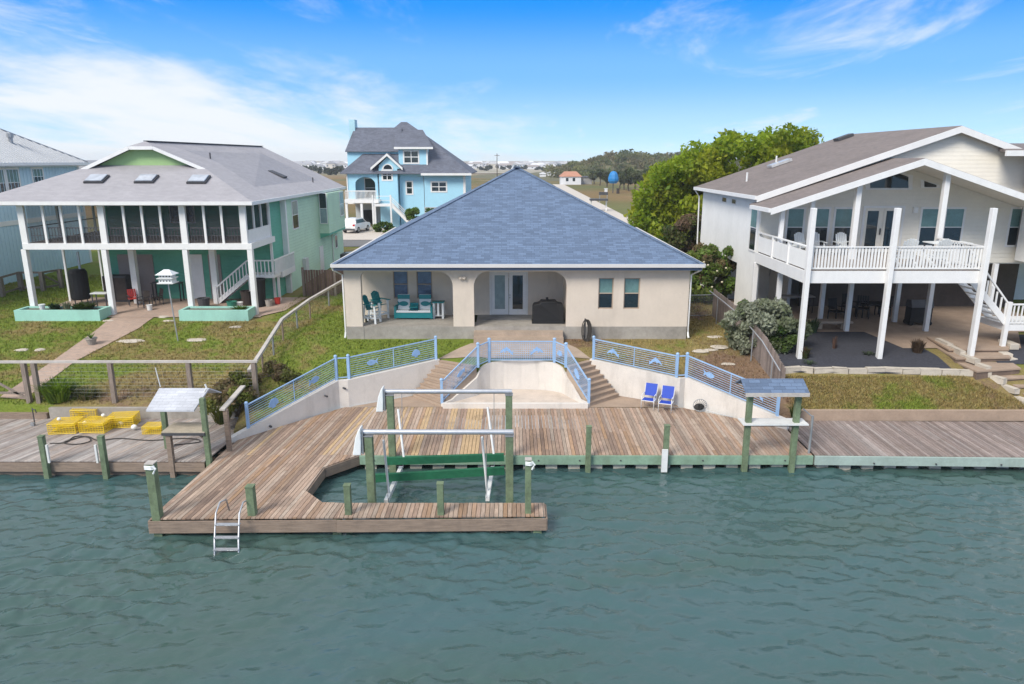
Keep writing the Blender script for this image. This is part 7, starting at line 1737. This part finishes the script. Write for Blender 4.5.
# ================================================================ the far field
# scrub covered rise behind the big tree
def hill_h(x, y):
    return 3.2 + 9.5 * math.exp(-((x - 92) / 62) ** 2) * math.exp(-((y - 400) / 62) ** 2) + 3.6 * math.exp(-((x - 52) / 20) ** 2) * math.exp(-((y - 372) / 40) ** 2)
m = MB(); gx_ = np.linspace(-20, 330, 60); gy_ = np.linspace(240, 620, 40)
for i in range(59):
    for j in range(39):
        q = [(gx_[i], gy_[j]), (gx_[i + 1], gy_[j]), (gx_[i + 1], gy_[j + 1]), (gx_[i], gy_[j + 1])]; m.face([(a, b, hill_h(a, b) - .25) for a, b in q])
struct(m.build('hill', mat('dry olive slope', (.13, .12, .055), .95, .3, .08, .5, 2), smooth=True))
g = random.Random(41); cl2 = []
while len(cl2) < 1300:
    x, y = g.uniform(20, 200), g.uniform(300, 440); h = hill_h(x, y)
    if h < 4.0: continue
    r = g.uniform(1.0, 2.0) * (1 + 1.6 * g.random() ** 4); cl2.append((x, y, h + r * .3, r, r, r * .6))
tag(foliage('hillside_scrub', cl2, 70000, .6, [(.14, .165, .055), (.20, .20, .075), (.24, .195, .10), (.11, .145, .05), (.18, .175, .09)], 42, org=(90, 380, 3)), 'olive and brown scrub covering the low hill', 'scrub', kind='stuff')
# dark palms in front of the hill
rr = random.Random(50)
for i, (u, Y, h) in enumerate(((600, 250, 5.0), (607, 236, 4.4), (624, 214, 5.6), (629, 206, 6.0), (635, 200, 6.2), (640, 204, 5.6), (646, 208, 5.8), (652, 200, 5.4), (620, 222, 5.2), (657, 212, 5.6), (594, 262, 4.6))):
    b = on(P(u, 185, Y).x, Y); labs = ['dull green scrub tree left of the blue canopy near the hill foot', 'low olive tree just behind the blue canopy', 'dark palm first to the right of the blue canopy', 'dark palm second to the right of the blue canopy', 'tallest dark palm in the middle of the clump before the hill', 'dark palm just right of the tallest one', 'dark palm with split trunk look near the big bright tree', 'dark palm half hidden by the big bright tree', 'dark palm behind the first ones near the blue canopy', 'rightmost dark palm before the hill beside the bright tree', 'olive tree beside the red roofed cottage']
    cl3 = [(b.x + rr.uniform(-1.3, 1.3), Y + rr.uniform(-1.3, 1.3), b.z + h * rr.uniform(.42, .95), .85, .85, .75) for _ in range(9)]
    tree('palm_tree' if 2 <= i <= 9 else 'scrub_tree', labs[i], b, cl3, 1300, .38, [(.08, .105, .04), (.105, .13, .055), (.14, .15, .07)], 60 + i, .25, 'palm' if 2 <= i <= 9 else 'tree', 'dark palms before the hill' if 2 <= i <= 9 else None)
bc = thing('blue_canopy', 'round bright blue canopy on a post in front of the dark palms', 'parasol', on(P(613, 188, 192).x, 192)); q = bc.location; zc2 = P(613, 177.5, 192).z
MB().tube([q, (q.x, q.y, zc2)], .12, 8).build('post', dkgrey, bc); MB().lathe((q.x, q.y, zc2), [(.9, -1.5), (1.35, -.9), (1.4, -.3), (1.15, .7), (.75, 1.35), (.3, 1.6), (.001, 1.65)], 9).build('canopy', bluetarp, bc)
for i, (u, v, Y) in enumerate(((606, 190, 190), (618, 191, 190))):
    q = on(P(u, v, Y).x, Y); m = MB(); m.box(q.x - .35, q.x + .35, Y - .3, Y + .3, q.z, q.z + 1.2); m.box(q.x - .45, q.x + .45, Y - .4, Y + .4, q.z + 1.2, q.z + 1.35); tag(m.build('bin', dkbrown if i else haz_w, org=tuple(q)), ['pale bin left of the blue canopy post', 'brown bin right of the blue canopy post'][i], 'bin')
# shelters by the side street
sh = thing('field_shelter', 'flat dark roofed shelter on white posts beside the side street', 'shelter', on(P(600, 207, 125).x, 125)); q = sh.location; z0_ = P(600, 200.5, 125).z
a, b = P(590, 200, 125).x, P(607.5, 200, 125).x; MB().box(a, b, 124, 126, z0_, z0_ + .3).build('roof', dkgrey, sh)
for x in (a + .2, b - .2): MB().box(x - .1, x + .1, 124.9, 125.1, 2.9, z0_).build('post', white, sh)
sb = thing('notice_board', 'small dark board on posts beyond the flat roofed shelter', 'sign', on(P(603, 195, 150).x, 150)); z0_ = P(603, 193.5, 150).z; a, b = P(599, 193, 150).x, P(608, 193, 150).x
MB().box(a, b, 149.95, 150.05, z0_ - .3, z0_ + .3).build('board', dkgrey, sb); MB().box(a + .1, a + .22, 149.9, 150.1, 2.9, z0_ - .3).build('post', galv_d, sb); MB().box(b - .22, b - .1, 149.9, 150.1, 2.9, z0_ - .3).build('post', galv_d, sb)
# red roofed cottage and sheds
def cottage(u0, u1, v0, v1, Y, label, wall_m, roof_m, d=6, rh=.35, name='cottage', win=True):
    a, b = P(u0, v0, Y), P(u1, v1, Y); z0 = hgt((a.x + b.x) / 2, Y) - .1; H_ = a.z - z0; o = thing(name, label, 'house', ((a.x + b.x) / 2, Y, z0)); zt = z0 + H_ * (1 - rh)
    MB().box(a.x, b.x, Y, Y + d, z0, zt).build('wall', wall_m, o); m = MB(); e = .35
    m.face([(a.x - e, Y - e, zt), (b.x + e, Y - e, zt), (b.x - d * .2, Y + d / 2, a.z), (a.x + d * .2, Y + d / 2, a.z)]); m.face([(b.x + e, Y + d + e, zt), (a.x - e, Y + d + e, zt), (a.x + d * .2, Y + d / 2, a.z), (b.x - d * .2, Y + d / 2, a.z)]); m.face([(b.x + e, Y - e, zt), (b.x + e, Y + d + e, zt), (b.x - d * .2, Y + d / 2, a.z)]); m.face([(a.x - e, Y + d + e, zt), (a.x - e, Y - e, zt), (a.x + d * .2, Y + d / 2, a.z)])
    m.face([(a.x - e, Y - e, zt), (a.x - e, Y + d + e, zt), (b.x + e, Y + d + e, zt), (b.x + e, Y - e, zt)]); m.build('roof', roof_m, o)
    if win:
        for t in (.25, .58): x = a.x + (b.x - a.x) * t; MB().box(x, x + .9, Y - .03, Y - .002, z0 + (zt - z0) * .45, z0 + (zt - z0) * .85).build('window', glass, o)
    return o
cottage(561, 581, 171.5, 184, 258, 'small white cottage with faded red roof standing alone in the field', haz_w, terra, 7, .38)
cottage(581.5, 592, 176, 184, 262, 'low grey shed attached right of the red roofed cottage', mat('grey shed', (.3, .29, .28), .8, .1, .5), dkgrey, 5, .15, 'shed', False)
cottage(540, 546, 172.5, 178, 345, 'small white shed left of the red roofed cottage', haz_w, haz_w, 5, .2, 'shed', False)
cottage(548, 562, 171.5, 177.5, 350, 'white row building behind and left of the red roofed cottage', haz_w, mat('grey far roof', (.42, .42, .43), .8, .1, .3), 6, .25, 'shed', False)
# houses on the horizon
FROOF = [mat('far roof a', (.36, .36, .38), .8, .1, .3), mat('far roof b', (.46, .45, .45), .8, .1, .3), mat('far roof c', (.34, .30, .28), .8, .1, .3), haz_w]  # far roof, wall and window colours are kept pale, haze included
FWALL = [haz_w, mat('far wall tan', (.6, .55, .47), .8, .1, .3), mat('far wall blue', (.5, .58, .64), .8, .1, .3)]
rr = random.Random(77)
def farhouse(u, Y, w_, h, label, group):
    x = P(u, 165, Y).x; z = hgt(x, Y) - .2; o = thing('distant_house', label, 'house', (x, Y, z), group); d = w_ * .8; st = h * rr.uniform(.6, .72); wl_ = rr.choice(FWALL + [haz_w, haz_w])
    m = MB(); m.box(x - w_ / 2, x + w_ / 2, Y - d / 2, Y + d / 2, z, z + st); m.build('wall', wl_, o)
    m = MB(); e = .5; k = rr.choice((0, .25, .4)); zt = z + h
    if rr.random() < .6:
        a = [(x - w_ / 2 - e, Y - d / 2 - e, z + st), (x + w_ / 2 + e, Y - d / 2 - e, z + st), (x + w_ / 2 + e, Y + d / 2 + e, z + st), (x - w_ / 2 - e, Y + d / 2 + e, z + st)]; r0, r1_ = (x - w_ / 2 * (1 - k - .1), Y, zt), (x + w_ / 2 * (1 - k - .1), Y, zt)
        m.face([a[0], a[1], r1_, r0]); m.face([a[2], a[3], r0, r1_]); m.face([a[1], a[2], r1_]); m.face([a[3], a[0], r0]); m.face(a[::-1])
    else: m.xprism([(x - w_ / 2 - e, z + st), (x + w_ / 2 + e, z + st), (x, zt)], Y - d / 2 - e, Y + d / 2 + e)
    m.build('roof', rr.choice(FROOF), o)
    for t in np.linspace(.15, .85, max(2, int(w_ / 4))): xx = x - w_ / 2 + w_ * t; MB().box(xx - .7, xx + .7, Y - d / 2 - .06, Y - d / 2 - .01, z + st * .5, z + st * .8).build('window', mat('far window', (.12, .14, .17), .3, .1, 1), o)
i = 0
for u in np.arange(283, 350, 2.7): farhouse(u + rr.uniform(-1, 1), rr.uniform(650, 1000), rr.uniform(7, 12), rr.uniform(5, 8), 'small pale house on the horizon between the green and turquoise houses', 'far houses left of the turquoise house')
for u in np.arange(466, 612, 1.7): farhouse(u + rr.uniform(-1, 1), rr.uniform(700, 1300), rr.uniform(8, 15), rr.uniform(4, 7.5), 'small pale house on the horizon above the blue roof', 'far houses behind the blue roof')
for u in (88, 93, 98): farhouse(u, rr.uniform(260, 320), 10, 8.5, 'pale house far off between the pale blue and green houses', 'far houses between the left houses')
for u in np.arange(286, 345, 5.0):
    Y = rr.uniform(420, 600); b = on(P(u, 170, Y).x, Y); r = rr.uniform(1.6, 2.6); tag(foliage('distant_tree', [(b.x + rr.uniform(-1.5, 1.5), Y, b.z + r * rr.uniform(.5, 1.4), r * .7, r * .7, r * .7) for _ in range(5)], 260, .7, [(.04, .06, .03), (.06, .08, .04)], int(u), org=tuple(b)), 'dark round tree far off left of the turquoise house', 'tree', 'far trees left of the turquoise house')
for u in np.arange(468, 600, 7.0):
    Y = rr.uniform(560, 800); b = on(P(u, 168, Y).x, Y); r = rr.uniform(1.5, 2.6); tag(foliage('distant_tree', [(b.x + rr.uniform(-2, 2), Y, b.z + r * rr.uniform(.4, 1.2), r * .8, r * .7, r * .6) for _ in range(5)], 220, .8, [(.05, .065, .04), (.07, .085, .05)], int(u), org=tuple(b)), 'dark low tree far off above the blue roof', 'tree', 'far trees behind the blue roof')
struct(sheet('far_road', ([(-300, 470), (-300, 486)], [(300, 470), (300, 486)]), drive_c, .35, 30, 2))
# utility poles
for u, v0, v1, Y, lab in ((497, 153.5, 177, 320, 'tallest wooden utility pole just left of the blue roof peak'), (634.5, 152, 162, 420, 'thin utility pole standing on the scrub hill')):
    a, b = P(u, v0, Y), P(u, v1, Y); z0 = min(b.z, hgt(b.x, Y)) if Y < 400 else hill_h(b.x, Y); o = thing('utility_pole', lab, 'pole', (a.x, Y, z0)); MB().tube([(a.x, Y, z0 - .3), (a.x, Y, a.z)], .22, 8, .14).build('pole', bark, o); MB().box(a.x - 1.1, a.x + 1.1, Y - .08, Y + .08, a.z - .9, a.z - .7).build('crossarm', bark, o)
lp_ = thing('lamp_post', 'dark thin lamp post on the gravel behind the beige house roof ridge', 'lamp post', on(P(655, 230, 75).x, 73)); q = lp_.location; MB().tube([q, q + Vector((0, 0, 3.0))], .06, 8).build('pole', dkgrey, lp_); MB().ball(q + Vector((0, 0, 3.05)), .16, 8, 6).build('lamp', dkgrey, lp_)

# the thin sea air in which the far houses fade
hm = bpy.data.materials.new('haze'); hm.use_nodes = True; hn = hm.node_tree; hn.nodes.remove(hn.nodes['Principled BSDF'])
pv = hn.nodes.new('ShaderNodeVolumePrincipled'); pv.inputs['Color'].default_value = (.92, .95, 1, 1); pv.inputs['Density'].default_value = .0003
hn.links.new(pv.outputs[0], hn.nodes['Material Output'].inputs['Volume'])
hz = MB().box(-900, 900, -60, 1600, -1.2, 22).build('haze', hm); hz['kind'] = 'stuff'; hz['label'] = 'thin pale sea haze in which the far houses fade'
